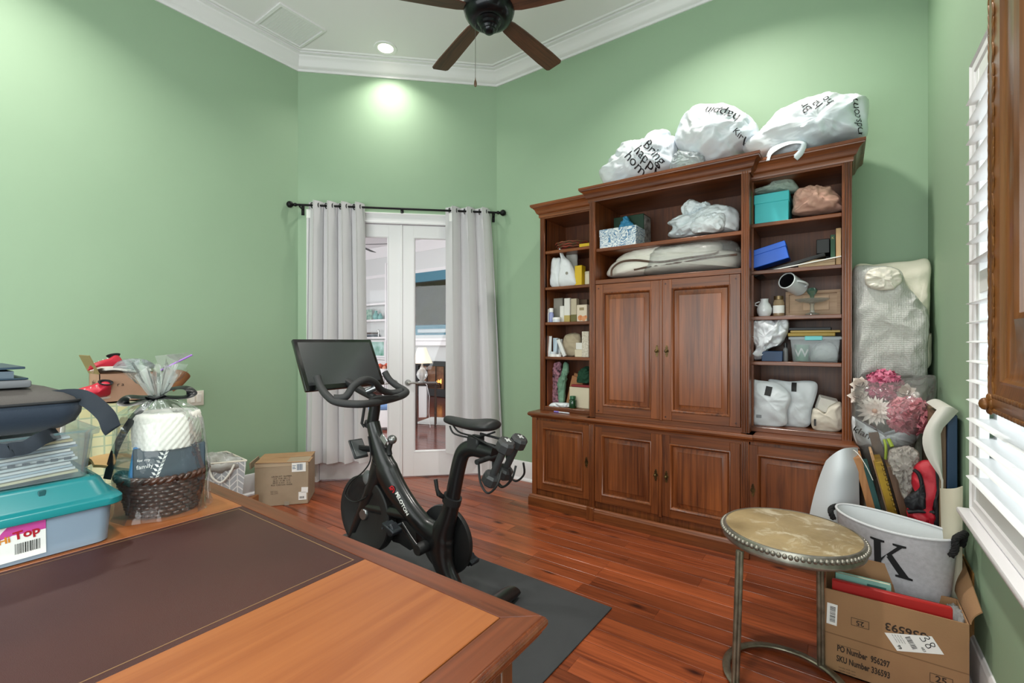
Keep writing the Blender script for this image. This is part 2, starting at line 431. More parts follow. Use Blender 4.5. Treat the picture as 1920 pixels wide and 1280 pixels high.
# door casing
cas = [(0, 0), (0, -.018), (.012, -.022), (.024, -.016), (.07, -.012), (.084, -.02), (.094, -.024), (.1, -.018), (.1, 0)]
b = B()
P = [(D0 - .01, 0), (D0 - .01, DH + .005), (D1 + .01, DH + .005), (D1 + .01, 0)]
UP = DM @ Matrix(((1, 0, 0, 0), (0, 0, 1, 0), (0, 1, 0, 0), (0, 0, 0, 1)))   # (u, z, v)
b.molding(P, [(o, v) for o, v in cas], side=-1, M=UP)
b.box(D0 - .02, D0 - .003, -.005, .12, 0, DH + .02, M=DM).box(D1 + .003, D1 + .02, -.005, .12, 0, DH + .02, M=DM).box(D0 - .02, D1 + .02, -.005, .12, DH + .004, DH + .02, M=DM)
struct(b, 'trim_3', WHITE, 30)
# French doors
GLASS = film('door_glass', '#FFFFFF', .997, .02, .35)
NICK = mat('brushed_nickel', '#9C9A96', .28, 1)
def french_door(n, u0, u1, hinge_left):
    b = B(); st, tr, br = .118, .118, .235; v0, v1 = .012, .052
    b.box(u0, u0 + st, v0, v1, .012, DH - .003, .002, DM).box(u1 - st, u1, v0, v1, .012, DH - .003, .002, DM)
    b.box(u0 + st, u1 - st, v0, v1, DH - tr, DH - .003, .001, DM).box(u0 + st, u1 - st, v0, v1, .012, br + .012, .001, DM)
    a0, a1, g0, g1 = u0 + st, u1 - st, br + .012, DH - tr
    b.molding([(a0, g0), (a0, g1), (a1, g1), (a1, g0)], [(0, v0 - .004), (.008, v0), (.014, v0 + .012), (0, v0 + .014)], True, 1, UP)
    d = b.out('door_%d' % n, WHITE, smooth=30); d['kind'] = 'structure'
    B().box(a0 - .002, a1 + .002, .029, .034, g0 - .002, g1 + .002, M=DM).out('pane', GLASS, d, True, 0)
    h = u1 - .062 if hinge_left else u0 + .062; sg = -1 if hinge_left else 1
    M = DM @ Matrix.Translation((h, v0, .92))
    q = B().lathe([(0, -.012), (.026, -.011), (.03, -.004), (.03, 0)], 20, M @ Matrix.Rotation(R(90), 4, 'X') @ Matrix.Scale(-1, 4, (0, 0, 1)), True)
    q.tube([M @ Vector(p) for p in ((0, -.008, 0), (0, -.05, 0), (sg * .012, -.058, 0), (sg * .05, -.056, .004), (sg * .1, -.05, -.006))], [.010, .010, .010, .009, .007], 10)
    q.out('handle', NICK, d, True)
    return d
french_door(1, D0, .943, True); dd = french_door(2, .947, D1, False)
B().box(.935, .957, -.002, .012, .012, DH - .003, .003, DM).out('astragal', WHITE, dd, True)

# the window with its louvred shutter
OUT = mat('white_sash_paint', '#DADCDD', .4)
win = B().box(WR + .02, WR + .13, WY0, WY0 + .05, WZ0, WZ1).box(WR + .02, WR + .13, WY1 - .05, WY1, WZ0, WZ1).box(WR + .02, WR + .13, WY0, WY1, WZ1 - .05, WZ1).box(WR + .02, WR + .13, WY0, WY1, WZ0, WZ0 + .05).box(WR + .05, WR + .1, WY0, WY1, 1.49, 1.54).out('window_1', OUT, smooth=0); win['kind'] = 'structure'
for yy in (1.64, 1.98): B().box(WR + .07, WR + .09, yy - .012, yy + .012, WZ0 + .05, WZ1 - .05).out('muntin', OUT, win, True, 0)
B().box(WR + .078, WR + .082, WY0 + .05, WY1 - .05, WZ0 + .05, WZ1 - .05).out('pane', GLASS, win, True, 0)
b = B().molding([(WY0 - .05, WZ0 - .004), (WY0 - .05, WZ1 + .045), (WY1 + .045, WZ1 + .045), (WY1 + .045, WZ0 - .004)], [(0, WR), (0, .395), (.01, .391), (.018, .397), (.045, .397), (.05, .40), (.05, WR)], True, 1, Matrix(((0, 0, 1, 0), (1, 0, 0, 0), (0, 1, 0, 0), (0, 0, 0, 1))))
b.out('window_frame', WHITE, win, True, 30)
b = B().box(.362, WR + .02, WY0 - .10, WY1 + .075, .672, .694, .006, seg=2); b.out('windowsill', WHITE, win, True)
b = B().molding([(WY0 - .1, .672), (WY1 + .055, .672)], [(0, WR), (0, .395), (.03, .40), (.075, .405), (.085, .415), (.085, WR)], False, 1, Matrix(((0, 0, 1, 0), (1, 0, 0, 0), (0, 1, 0, 0), (0, 0, 0, 1)))); b.out('apron', WHITE, win, True)
shut = thing('window_shutter', 'white louvred shutter with open slats inside the window', 'shutter', (.415, 1.83, .70))
SH = mat('shutter_white', '#EDEEEE', .35)
for a0, a1 in ((WY0 + .005, WY0 + .055), (WY1 - .045, WY1 - .002)): B().box(.402, .43, a0, a1, WZ0, WZ1, .003).out('stile', SH, shut, True)
B().box(.402, .43, WY0 + .055, WY1 - .045, WZ1 - .10, WZ1, .003).out('rail', SH, shut, True)
B().box(.402, .43, WY0 + .055, WY1 - .045, WZ0, WZ0 + .13, .003).out('rail', SH, shut, True)
B().box(.404, .43, WY0 + .055, WY1 - .045, 1.49, 1.57, .003).out('rail', SH, shut, True)
lm = None
zs = [2.182 - .0722 * i for i in range(9)] + [1.459 - .0695 * i for i in range(10)]
for i, zz in enumerate(zs):
    if lm is None:
        prof = [(.039 * math.cos(2 * PI * k / 12), .0048 * math.sin(2 * PI * k / 12)) for k in range(12)]
        l0 = (WY1 - .004) - (WY0 + .02)
        bb = B().rings([[Vector((a, -l0 / 2, c)) for a, c in prof], [Vector((a, l0 / 2, c)) for a, c in prof]]); lo = bb.out('slat', SH, shut, smooth=50); lm = lo
    else: lo = lm.copy(); COL.objects.link(lo); lo.parent = shut
    lo.location = Vector((.414, (WY0 + WY1) / 2 + .008, zz)) - shut.location
    lo.rotation_euler = (0, R(-4), 0)

# ceiling fixtures
v = thing('ceiling_vent', 'white rectangular return air grille in the ceiling', 'vent', (-3.775, 2.09, CH))
b = B()
a0, a1, c0, c1 = -.20, .20, -.20, .20
b.molding([(a0, c0), (a0, c1), (a1, c1), (a1, c0)], [(0, 0), (0, -.012), (.02, -.016), (.024, -.004), (.024, 0)], True, 1).out('frame', WHITE, v)
bl = None
for k in range(17):
    M = Matrix.Translation((0, -.165 + k * .0205, -.006)) @ Matrix.Rotation(R(4), 4, 'X')
    B().box(-.178, .178, -.0100, .0100, -.0008, .0008, M=M).out('blade', WHITE, v, smooth=0)
B().box(-.18, .18, -.18, .18, -.0012, -.0002).out('backing', mat('vent_backing_grey', '#E4E4E6', .8), v, smooth=0)  # pale grey board behind the blades
v = thing('recessed_light', 'lit round recessed downlight in the ceiling near the doors', 'ceiling light', (-3.355, 2.742, CH))
B().lathe([(.068, 0), (.068, -.004), (.085, -.01), (.1, -.008), (.104, 0)], 32).out('trim_ring', WHITE, v)
B().lathe([(0, -.004), (.05, -.005), (.068, -.003)], 28).out('lens', mat('lamp_glow', '#FFF4DC', .4, emit=7), v)

# ceiling fan
fan = thing('ceiling_fan', 'bronze ceiling fan with five dark walnut blades hanging from the ceiling', 'fan', (-1.805, 2.29, 3.38))
BRZ = mat('dark_bronze', '#16191D', .33, .75, coat=.3)
WAL = wood('walnut_blade', '#2E1A13', '#6A3F2C', 0, 12, .5, .05)
B().lathe([(0, -.095), (.03, -.093), (.045, -.085), (.05, -.075), (.06, -.07), (.063, -.055), (.072, -.048), (.078, -.042), (.10, -.045), (.135, -.028), (.155, .004), (.162, .03), (.16, .075), (.13, .10), (.085, .115), (.06, .16), (.045, .18)], 40).out('motor_housing', BRZ, fan)
B().lathe([(0, -.118), (.02, -.116), (.034, -.105), (.04, -.094), (.047, -.093), (.055, -.082)], 32).out('hub_cap', BRZ, fan)
B().lathe([(.013, .15), (.013, .5)], 12).out('downrod', BRZ, fan)
B().lathe([(.02, .46), (.05, .50), (.075, .56), (.078, .598)], 24).out('canopy', BRZ, fan)
bl = None
for k in range(5):
    if bl is None:
        n = 8; up, dn = [], []
        ol = [(.15, -.036), (.2, -.05), (.30, -.058), (.62, -.068), (.735, -.066), (.75, -.052), (.75, .052), (.735, .066), (.62, .068), (.30, .058), (.2, .05), (.15, .036)]
        bl = B().prism(ol, .009, Matrix.Rotation(R(-10), 4, 'X') @ Matrix.Translation((0, 0, -.004))).out('blade', WAL, fan, smooth=30)
        bk = B().prism([(.10, -.02), (.16, -.03), (.23, -.028), (.25, 0), (.23, .028), (.16, .03), (.10, .02)], .006, Matrix.Rotation(R(-10), 4, 'X') @ Matrix.Translation((0, 0, .006))).out('blade_bracket', BRZ, fan)
    else:
        bl = bl.copy(); COL.objects.link(bl); bk = bk.copy(); COL.objects.link(bk)
    for q in (bl, bk): q.location = (0, 0, .028); q.rotation_euler = (0, 0, R(158.7 - 72 * k))
CHN = mat('pull_chain_metal', '#8F8B82', .35, .9)
cx, cy = -.075, -.045
B().tube([(cx, cy, -.05), (cx, cy, -.40)], .0016, 6).out('pull_chain', CHN, fan)
B().lathe([(0, -.45), (.007, -.444), (.010, -.43), (.008, -.415), (.003, -.402), (.002, -.39)], 12, Matrix.Translation((cx, cy, 0))).out('chain_finial', wood('finial_wood', '#4E3524', '#7A5B3E', 2), fan)

# wall switch
sw = thing('light_switch', 'white double rocker light switch plate on the green wall', 'switch', (WL, 1.515, .873))
B().box(0, .007, -.058, .058, -.058, .058, .004, seg=2).out('plate', mat('switch_ivory', '#EDE6DC', .35), sw)
for k in (-1, 1):
    B().box(.006, .0085, k * .023 - .018, k * .023 + .018, -.034, .034, .001).out('rocker_frame', MATS['switch_ivory'], sw)
    B().box(0, .004, -.0145, .0145, -.031, .031, .001, M=Matrix.Translation((.009, k * .023, 0)) @ Matrix.Rotation(R(4 * k), 4, 'Y')).out('rocker', mat('switch_white', '#F3EFE9', .3), sw)

# curtain rod and curtains (in the frame of the door wall, v < 0 is the room side)
IRON = mat('black_iron', '#121214', .45, .6)
RODV, RODZ = -.10, 2.574
rod = thing('curtain_rod', 'thin black iron curtain rod with ball ends above the doors', 'curtain rod', door_wall(.94, RODV, RODZ))
B().tube([DM @ Vector((.0, RODV, RODZ)), DM @ Vector((1.885, RODV, RODZ))], .010, 12).out('rod', IRON, rod, True)
for u, s in ((0, -1), (1.885, 1)):
    M = DM @ Matrix.Translation((u, RODV, RODZ)) @ Matrix.Rotation(R(90 * s), 4, 'Y')
    B().lathe([(.012, -.02), (.016, -.012), (.016, 0), (.010, .006), (.014, .012), (.026, .024), (.031, .040), (.026, .056), (.013, .067), (0, .07)], 20, M).out('finial', IRON, rod, True)
for u in (.045, .955, 1.84):
    B().box(u - .006, u + .006, RODV - .004, .0, RODZ - .022, RODZ - .012, M=DM).box(u - .014, u + .014, -.006, 0, RODZ - .07, RODZ + .02, .002, DM).tube([DM @ Vector((u, RODV + .016 * math.cos(a), RODZ + .016 * math.sin(a))) for a in [PI * (k / 8) + PI for k in range(9)]], .005, 6).out('bracket', IRON, rod, True)
CUR = mat('grey_white_curtain_linen', '#CFCDD0', .85, bump=(260, .12), sheen=.2, stretch=(1, 1, .4))
GRM = mat('grommet_metal', '#2A2A2C', .3, .9)
def curtain(name, label, u0, u1, b0, b1, zb, folds, ph, seed):
    t = thing(name, label, 'curtain', door_wall((u0 + u1) / 2, RODV, zb))
    zt = RODZ + .038
    def fn(s, h):                         # h from top to bottom
        k = h ** .8
        ua = u0 + (b0 - u0) * k; ub = u1 + (b1 - u1) * k
        u = ua + (ub - ua) * s
        a = 2 * PI * (folds * s + ph)
        amp = .047 - .004 * h
        w = math.sin(a); w = math.copysign(abs(w) ** .75, w)
        v = RODV + amp * w + .012 * h * noise.noise(Vector((s * 6, h * 2.2, seed))) - .025 * h
        u += .018 * math.sin(2 * a + .8) * (1 - .3 * h) + .015 * h * noise.noise(Vector((s * 9, h * 1.7, seed + 4)))
        z = zt + (zb - zt) * h + .006 * noise.noise(Vector((s * 8, seed, 1))) * h
        return DM @ Vector((u, v, z))
    B().sheet(fn, folds * 16, 26, .002).out('cloth', CUR, t, True, 60)
    k = 0
    for i in range(int(2 * folds) + 1):
        s = (i * .5 - (2 * ph % 1) * .5) / folds
        if not 0.01 < s < .99: continue
        c = fn(s, .018); c.z = RODZ
        q = door_wall(0, 0, 0)
        u = u0 + (u1 - u0) * s
        B().tube([DM @ Vector((u + .012 * math.sin(a) * .35, RODV + .024 * math.sin(a), RODZ + .024 * math.cos(a))) for a in [2 * PI * j / 16 for j in range(16)]], .0045, 6, True).out('grommet', GRM, t, True)
    return t, fn
tL, fL = curtain('curtain', 'pleated pale grey grommet curtain hanging beside the bike screen', .105, .60, .085, .645, .20, 4, .1, 1)
tR, fR = curtain('curtain', 'pleated pale grey grommet curtain hanging behind the bike saddle', 1.385, 1.815, 1.385, 1.935, .25, 3, .35, 9)
for t, fn, s in ((tL, fL, .02), (tR, fR, .06)):
    c = fn(s, .04); M = Matrix.Translation(c + Vector((DN.x, DN.y, 0)) * -.008) @ Matrix.Rotation(math.atan2(DU.y, DU.x), 4, 'Z')
    B().box(-.022, .022, -.001, .001, -.05, .03, M=M).out('tag', mat('paper_white', '#F4F4F2', .7), t, True, 0)

# ------------------------------------------------------------ the living room beyond the doors
LW = mat('living_room_white', '#DADCDD', .7)
FZ = 8.0
fl = B()
for k in range(52):
    y0 = 2.5 + k * .108
    fl.box(-12.5, max(-11.5, -4.2 + (y0 - 2.3) * .93 - .02) if y0 < 3.6 else -2.9, y0 + .0015, y0 + .1065, -.05, -.001, .0015)
o = fl.out('living_room_floor', wood('living_floorboard', '#3A1109', '#8A3A22', 0, 6, .2, .5), smooth=0); o['kind'] = 'structure'
struct(B().box(-13, -2.0, FZ, FZ + .1, 0, 3.8), 'wall_living_room_far', LW)
struct(B().box(-13.1, -13, 2, FZ, 0, 3.8), 'wall_living_room_left', LW)
struct(B().box(-2.1, -2.0, 3.8, FZ, 0, 3.8), 'wall_living_room_right', LW)
struct(B().box(-13, -4.3, 1.9, 2.0, 0, 3.8), 'wall_living_room_near', LW)
struct(B().box(-13, -4.26, 1.9, 4.0, 3.8, 3.86).box(-13, -2.0, 4.0, FZ, 3.8, 3.86), 'ceiling_living_room', CEIL)
struct(B().molding([(-13, FZ), (-2.1, FZ)], [(0, 3.55), (.02, 3.55), (.03, 3.6), (.12, 3.72), (.14, 3.8), (0, 3.8)]).molding([(-13, FZ), (-2.1, FZ)], [(0, 3.02), (.015, 3.02), (.03, 3.06), (.03, 3.1), (0, 3.11)]), 'trim_4', WHITE, 30)
struct(B().box(-13, -2.1, 5.6, 5.75, 3.55, 3.8, .02), 'trim_5', WHITE, 30)
# chimney breast things
mant = thing('mantelpiece', 'long white mantel shelf on the living room wall over the fireplace', 'mantel', (-8.1, FZ - .1, 1.38))
B().box(-.9, .9, -.2, .1, -.04, .02, .006).out('shelf', WHITE, mant)
B().box(-.84, .84, -.14, .1, -.16, -.04, .01).out('moulding', WHITE, mant)
tv = thing('wall_television', 'large dark television on a teal panel above the far mantel', 'television', (-8.0, FZ, 2.22))
B().box(-.72, .72, -.03, 0, -.74, .80, .004).out('backing_panel', mat('teal_panel', '#4B7F95', .5), tv)
B().box(-.66, .70, -.08, -.03, -.50, .56, .008).out('bezel', mat('tv_black', '#0B0B0C', .3), tv)
B().box(-.64, .68, -.083, -.079, -.47, .53).out('screen', mat('tv_screen', '#1F1812', .45, spec=.08, var=(2, '#33301F')), tv, smooth=0)
B().box(-.45, .60, -.12, -.03, -.69, -.60, .01).out('soundbar', mat('soundbar_silver', '#B9C4CA', .4), tv)
fp = thing('fireplace', 'black framed glass fireplace with a lit fire below the far mantel', 'fireplace', (-8.0, FZ - .03, .43))
SLT = mat('dark_slate', '#2C2C2E', .5)
b = B().box(-.62, -.44, -.06, 0, -.42, .42, .004).box(.44, .62, -.06, 0, -.42, .42, .004).box(-.44, .44, -.06, 0, .30, .42, .004).box(-.44, .44, -.06, 0, -.42, -.24, .004); b.out('surround', SLT, fp)
B().box(-.44, .44, -.01, -.004, -.24, .30).out('firebrick', mat('firebrick', '#6F4A36', .9, var=(9, '#8A6248')), fp, smooth=0)
for x in (-.44, -.15, .15, .42): B().box(x, x + .02, -.075, -.06, -.24, .30).out('door_bar', IRON, fp, smooth=0)
for k in range(3): B().tube([(-.25, -.03 + .004 * k, -.20 + .045 * k), (.28, -.03, -.19 + .04 * k)], .025, 8).out('log', mat('charred_log', '#3B2519', .9), fp)
for k, x in enumerate((.16, .21, .26, .30)): B().ball((x, -.04, -.09 + .012 * k), (.014, .010, .045 + .02 * (k % 2)), 10, 6).out('flame', mat('fire_glow', '#FFB45A', .5, emit=2.2), fp)
# built-in shelves
bi = thing('built_in_bookcase', 'white built-in open shelving on the far living room wall', 'bookcase', (-10.1, FZ, 0))
for z in (.9, 1.44, 1.89, 2.31): B().box(-.75, .72, -.34, 0, z - .05, z, .003).out('shelf', WHITE, bi)
for x in (-.79, .72): B().box(x, x + .06, -.36, 0, 0, 3.3, .003).out('upright', WHITE, bi)
B().box(-.75, .72, -.33, -.30, .08, .84, .004).out('cupboard_front', WHITE, bi)
TEAL = mat('teal_glaze', '#6FA9A6', .3); 
o = B().box(-10.42, -10.12, FZ - .2, FZ - .17, 1.89, 2.17, .004).out('picture_frame', mat('green_art', '#5E8F84', .5, var=(14, '#BFD8C8'))); props(o, 'small green picture standing on the far middle white shelf', 'picture')
vase_p = [(0, 0), (.05, 0), (.085, .05), (.09, .10), (.06, .16), (.035, .20), (.045, .24)]
for k, x in enumerate((-9.98, -9.80)):
    o = B().lathe([(r * (1 - .2 * k), z * (1 - .3 * k)) for r, z in vase_p], 20, Matrix.Translation((x, FZ - .16, 1.89))).out('vase', TEAL); props(o, ('taller', 'shorter')[k] + ' aqua glazed vase on the far middle white shelf', 'vase')
for k in range(3):
    o = B().box(-10.45 + .03 * k, -9.95 - .05 * k, FZ - .25, FZ - .03, 1.44 + .04 * k, 1.478 + .04 * k, .004).out('book', mat('far_book_%d' % k, ('#3E4A56', '#8C8F94', '#5B4B45')[k], .6)); props(o, ('bottom', 'middle', 'top')[k] + ' book of the flat stack on the far lower white shelf', 'book', 'books on the far shelf')
o = B().lathe([(0, 0), (.04, 0), (.012, .02), (.010, .12), (.03, .14), (.028, .17), (.008, .19), (0, .2)], 14, Matrix.Translation((-9.88, FZ - .16, 1.44))).out('candlestick', mat('chrome', '#D8D8D8', .15, 1)); props(o, 'small silver candlestick on the far lower white shelf', 'candlestick')
aq = thing('framed_print', 'pale aqua landscape print leaning on the far cupboard top', 'picture', (-10.1, FZ - .1, .9))
B().box(-.42, .45, -.03, 0, 0, .46, .005).out('frame', WHITE, aq); B().box(-.37, .40, -.034, -.029, .05, .41).out('print', mat('aqua_print', '#BFE0DD', .5, var=(5, '#5F9E84')), aq, smooth=0)
fb = thing('flower_bowl', 'white bowl of orange red flowers in the living room', 'flowers', (-8.02, 6.5, .62))
B().lathe([(0, 0), (.08, 0), (.14, .06), (.16, .12)], 18).out('bowl', WHITE, fb)
for k in range(12):
    a = k * 2.4; r_ = .04 + .012 * k; B().ball((r_ * math.cos(a), r_ * math.sin(a), .16 + .03 * math.sin(k * 3.3)), .045, 8, 6).out('flower', mat('flower_red_%d' % (k % 2), ('#C9553C', '#E9A58C')[k % 2], .7), fb)
st = thing('plant_stand', 'white round pedestal table under the living room flowers', 'table', (-8.02, 6.5, 0))
B().lathe([(.2, 0), (.2, .02), (.03, .06), (.03, .56), (.22, .59), (.25, .60), (.25, .62), (0, .62)], 24).out('pedestal', WHITE, st)
be = thing('storage_bench', 'white bench with a blue seat cushion just beyond the doors', 'bench', (-5.78, 4.50, 0), R(43))
B().box(-.5, .3, -.2, .2, .04, .30, .006).out('body', WHITE, be); B().box(-.49, .29, -.2, .2, .30, .37, .02, seg=3).out('cushion', mat('blue_cushion', '#6F8FBF', .8), be)
# lamp table
TC = Vector((-5.24, 5.06, 0))
tb = thing('lamp_table', 'dark wood side table with a white panel under the living room lamp', 'table', TC, R(43))
DK = wood('dark_table_wood', '#2A1A14', '#4A2F22', 0)
B().box(-.17, .17, -.16, .16, .655, .685, .004).out('tabletop', DK, tb)
for x in (-.15, .15):
    for y in (-.14, .14): B().box(x - .014, x + .014, y - .014, y + .014, 0, .655).out('leg', DK, tb, smooth=0)
B().box(-.10, .02, -.13, .13, .16, .64, .004).out('panel', WHITE, tb)
lp = thing('table_lamp', 'lit cream bell shade lamp with a ribbed glass base', 'lamp', TC + Vector((-.05, -.03, .685)))
B().lathe([(0, 0), (.06, 0), (.06, .015), (.03, .03), (.065, .07), (.085, .12), (.07, .17), (.03, .22), (.015, .25), (.012, .32)], 20, fn=lambda v, a: Vector((v.x * (1 + .05 * math.cos(10 * a)), v.y * (1 + .05 * math.cos(10 * a)), v.z))).out('base', film('lamp_glass', '#FFFFFF', .55, .05), lp)
B().lathe([(.16, .30), (.125, .38), (.09, .46), (.065, .54)], 28).out('shade', mat('lit_shade', '#FFEBCB', .8, emit=.55), lp)
tube = B().tube([TC + Vector(p) for p in ((.1, -.1, .68), (.16, -.13, .66), (.2, -.12, .5), (.17, -.1, .25), (.2, -.1, .02))], .004, 6).out('power_cord', WHITE); props(tube, 'white cord looping down from the lamp table to the floor', 'cord')
o = B().box(-.35, .45, -.35, .3, 0, .012, .004, M=Matrix.Translation((-5.35, 5.55, 0)) @ Matrix.Rotation(R(20), 4, 'Z')).out('floor_mat', mat('pale_mat', '#CFCFCC', .8)); props(o, 'pale floor mat behind the lamp table', 'rug')
lf = thing('living_room_fan', 'dark bladed ceiling fan glimpsed through the door glass', 'fan', (-8.05, 5.85, 3.3))
B().lathe([(0, -.12), (.10, -.1), (.14, -.04), (.12, .04), (.05, .1), (.02, .5)], 24).out('motor_housing', WHITE, lf)
for k in range(4): B().box(.12, .78, -.065, .065, -.004, .004, M=Matrix.Rotation(R(118 + 90 * k), 4, 'Z') @ Matrix.Rotation(R(10), 4, 'X')).out('blade', IRON, lf, smooth=0)
# ============================================================ the wall unit: three bookcases side by side
CH_V = wood('cherry_upright_grain', '#3E1A09', '#8F4F26', 2, 7, .36, .15, rnd=.06)
CH_H = wood('cherry_level_grain', '#3E1A09', '#8F4F26', 0, 7, .36, .15, rnd=.06)
CH_P = wood('cherry_door_panel', '#461E0A', '#98552A', 2, 5, .34, .15, rnd=.08)
CH_D = wood('cherry_back_panel', '#381708', '#754020', 2, 6, .5, .1)
BRS = mat('antique_brass', '#6E5A36', .38, .85, var=(60, '#3A2E1C'))
XZ = Matrix(((1, 0, 0, 0), (0, 0, 1, 0), (0, 1, 0, 0), (0, 0, 0, 1)))           # (x, z, y)
def escutcheon(par, x, z, y, knob=True):
    ol = [(0, .040), (.006, .036), (.004, .030), (.010, .024), (.006, .018), (.012, .008), (.015, 0), (.012, -.008), (.006, -.018), (.010, -.024), (.004, -.030), (.006, -.036), (0, -.040)]
    o2 = ol + [(-a, b) for a, b in ol[-2:0:-1]]
    b = B().prism(o2, .003, frame_of((x, y, z), (1, 0, 0), (0, 0, 1)))
    M = frame_of((x, y, z), (1, 0, 0), (0, 0, 1))
    if knob: b.lathe([(.004, .002), (.004, .012), (.009, .017), (.010, .022), (.006, .027), (0, .028)], 14, M)
    b.out('escutcheon', BRS, par, True)
def panel_door(unit, x0, x1, z0, z1, y, knob_x, knob_z, knob=True, fr=.058, name='door'):
    """frame and raised panel; y is the front face"""
    t = .022; a0, a1, c0, c1 = x0 + fr, x1 - fr, z0 + fr, z1 - fr; i = .016; k = .052; e = y + .013; f = y + .002
    r = lambda q, yy: [Vector((a0 + q, yy, c0 + q)), Vector((a1 - q, yy, c0 + q)), Vector((a1 - q, yy, c1 - q)), Vector((a0 + q, yy, c1 - q))]
    d = B().rings([r(-.004, y + .02), r(.008, y + .018), r(.008, e), r(i, e), r(k - .006, f + .003), r(k - .004, f), r(k, f)]).out(name, CH_P, unit, True, 25)
    for s0, s1 in ((x0, x0 + fr), (x1 - fr, x1)): B().box(s0, s1, y, y + t, z0, z1, .002).out('door_stile', CH_V, d, True, 30)
    for s0, s1 in ((z1 - fr, z1), (z0, z0 + fr)): B().box(x0 + fr, x1 - fr, y + .0004, y + t, s0, s1, .001).out('door_rail', CH_H, d, True, 30)
    B().molding([(a0, c0), (a0, c1), (a1, c1), (a1, c0)], [(-.004, y + .001), (-.004, y - .005), (.001, y - .007), (.006, y - .004), (.010, y + .004), (.015, y + .010), (.015, y + .016), (-.004, y + .016)], True, 1, XZ).out('panel_molding', CH_V, d, True, 50)
    escutcheon(d, knob_x, knob_z, y, knob)
    return d
CORN = [(0, 0), (.006, 0), (.008, .008), (.008, .024), (.012, .028), (.020, .032), (.026, .044), (.032, .060), (.044, .074), (.056, .080), (.058, .086), (.062, .088), (.062, .104), (0, .104)]
PLINTH = [(0, 0), (.022, 0), (.022, .068), (.018, .074), (.016, .082), (.010, .088), (0, .092)]
def fluted(b, x0, x1, y, z0, z1):
    b.box(x0, x1, y, y + .04, z0, z1, .001); w = (x1 - x0)
    for k in range(3): c = x0 + w * (.22 + .28 * k); b.box(c - w * .085, c + w * .085, y - .005, y + .01, z0 + .004, z1 - .004, .004, seg=2)
YB = 3.640
def bookcase(name, label, x0, x1, side, plinth_path, cornice_path, counter_path, shelves, zc=.752):
    """narrow unit: panelled cupboard below, open shelves above; side = -1 when the outer edge is to the left"""
    u = thing(name, label, 'bookcase', ((x0 + x1) / 2, YB, 0))
    yf, yu = 3.15, 3.262
    B().box(x0, x1, yf, YB, .0, .71).out('cupboard_box', CH_V, u, True, 0)
    B().molding(plinth_path, PLINTH).out('plinth', CH_H, u, True, 30)
    B().molding(counter_path, [(0, .708), (.010, .708), (.013, .716), (.022, .720), (.030, .727), (.032, .738), (.028, .748), (.022, .752), (-.36, .752), (-.36, .708)]).out('counter', CH_H, u, True, 30)
    return u, yf, yu
# --- left unit
xL0, xL1 = -2.032, -1.538
u, yf, yu = bookcase('bookcase', 'narrow bookcase of small toiletries at the corner nearest the doors', xL0, xL1, -1,
    [(xL0, YB), (xL0, 3.138), (xL1 + .02, 3.138)], None, [(xL0, YB), (xL0, 3.150), (xL1 + .02, 3.150)], None)
UL = u
panel_door(u, xL0 + .048, xL1 + .018, .138, .690, 3.138, -1.545, .415, False)
B().box(xL0, xL0 + .046, 3.137, 3.16, .09, .708, .003).out('corner_post', CH_V, u, True)
def uppers(u, x0, x1, xo0, xo1, outer, yu, ztop, shelf_z, open0, open1):
    B().box(open0, open1, YB - .012, YB, .752, ztop - .06).out('back_panel', CH_D, u, True, 0)
    B().box(x0, open0, yu + .02, YB, .752, ztop - .06).out('side_panel', CH_V, u, True, 0)
    B().box(open1, x1, yu + .02, YB, .752, ztop - .06).out('side_panel', CH_V, u, True, 0)
    B().box(open0, open1, yu + .004, YB - .01, ztop - .117, ztop - .095).out('top_board', CH_H, u, True, 0)
    B().box(open0, open1, yu, yu + .022, ztop - .117, ztop - .03, .001).out('top_rail', CH_H, u, True, 0)
    B().box(open0, open1, yu, yu + .02, .752, .782, .002).out('bottom_rail', CH_H, u, True, 0)
    B().box(open0, open1, yu + .012, YB - .012, .765, .7845).out('shelf', CH_H, u, True, 0)
    for z in shelf_z:
        B().box(open0, open1, yu + .012, YB - .012, z - .024, z, .003).out('shelf', CH_H, u, True)
SZ = (1.195, 1.479, 1.768, 2.066)
uppers(u, xL0, xL1, 0, 0, -1, yu, 2.45, SZ, -1.990, -1.583)
b = B(); fluted(b, xL0, -1.990, yu, .752, 2.40); b.out('fluted_stile', CH_V, u, True)
B().box(-1.583, xL1 + .01, yu, yu + .03, .752, 2.40).out('stile', CH_V, u, True, 0)
Mz = Matrix.Translation((0, 0, 2.346))
B().molding([(xL0, YB), (xL0, yu), (xL1 + .02, yu)], CORN, M=Mz).out('cornice', CH_H, u, True, 30)
# --- right unit
xR0, xR1 = -.446, .058
u = thing('bookcase', 'narrow bookcase of boxes and mailing pouches beside the bubble wrap', 'bookcase', ((xR0 + xR1) / 2, YB, 0)); UR = u
B().box(xR0, xR1, 3.15, YB, 0, .71).out('cupboard_box', CH_V, u, True, 0)
B().molding([(xR0 - .02, 3.138), (xR1, 3.138), (xR1, YB)], PLINTH).out('plinth', CH_H, u, True, 30)
CPR = [(0, .708), (.010, .708), (.013, .716), (.022, .720), (.030, .727), (.032, .738), (.028, .748), (.022, .752), (-.36, .752), (-.36, .708)]
B().molding([(xR0 - .02, 3.150), (xR1, 3.150), (xR1, YB)], CPR).out('counter', CH_H, u, True, 30)
panel_door(u, xR0 - .014, xR1 - .048, .138, .690, 3.138, -.43, .415, False)
B().box(xR1 - .046, xR1, 3.137, 3.16, .09, .708, .003).out('corner_post', CH_V, u, True)
uppers(u, xR0, xR1, 0, 0, 1, yu, 2.45, SZ, -.470, .0115)
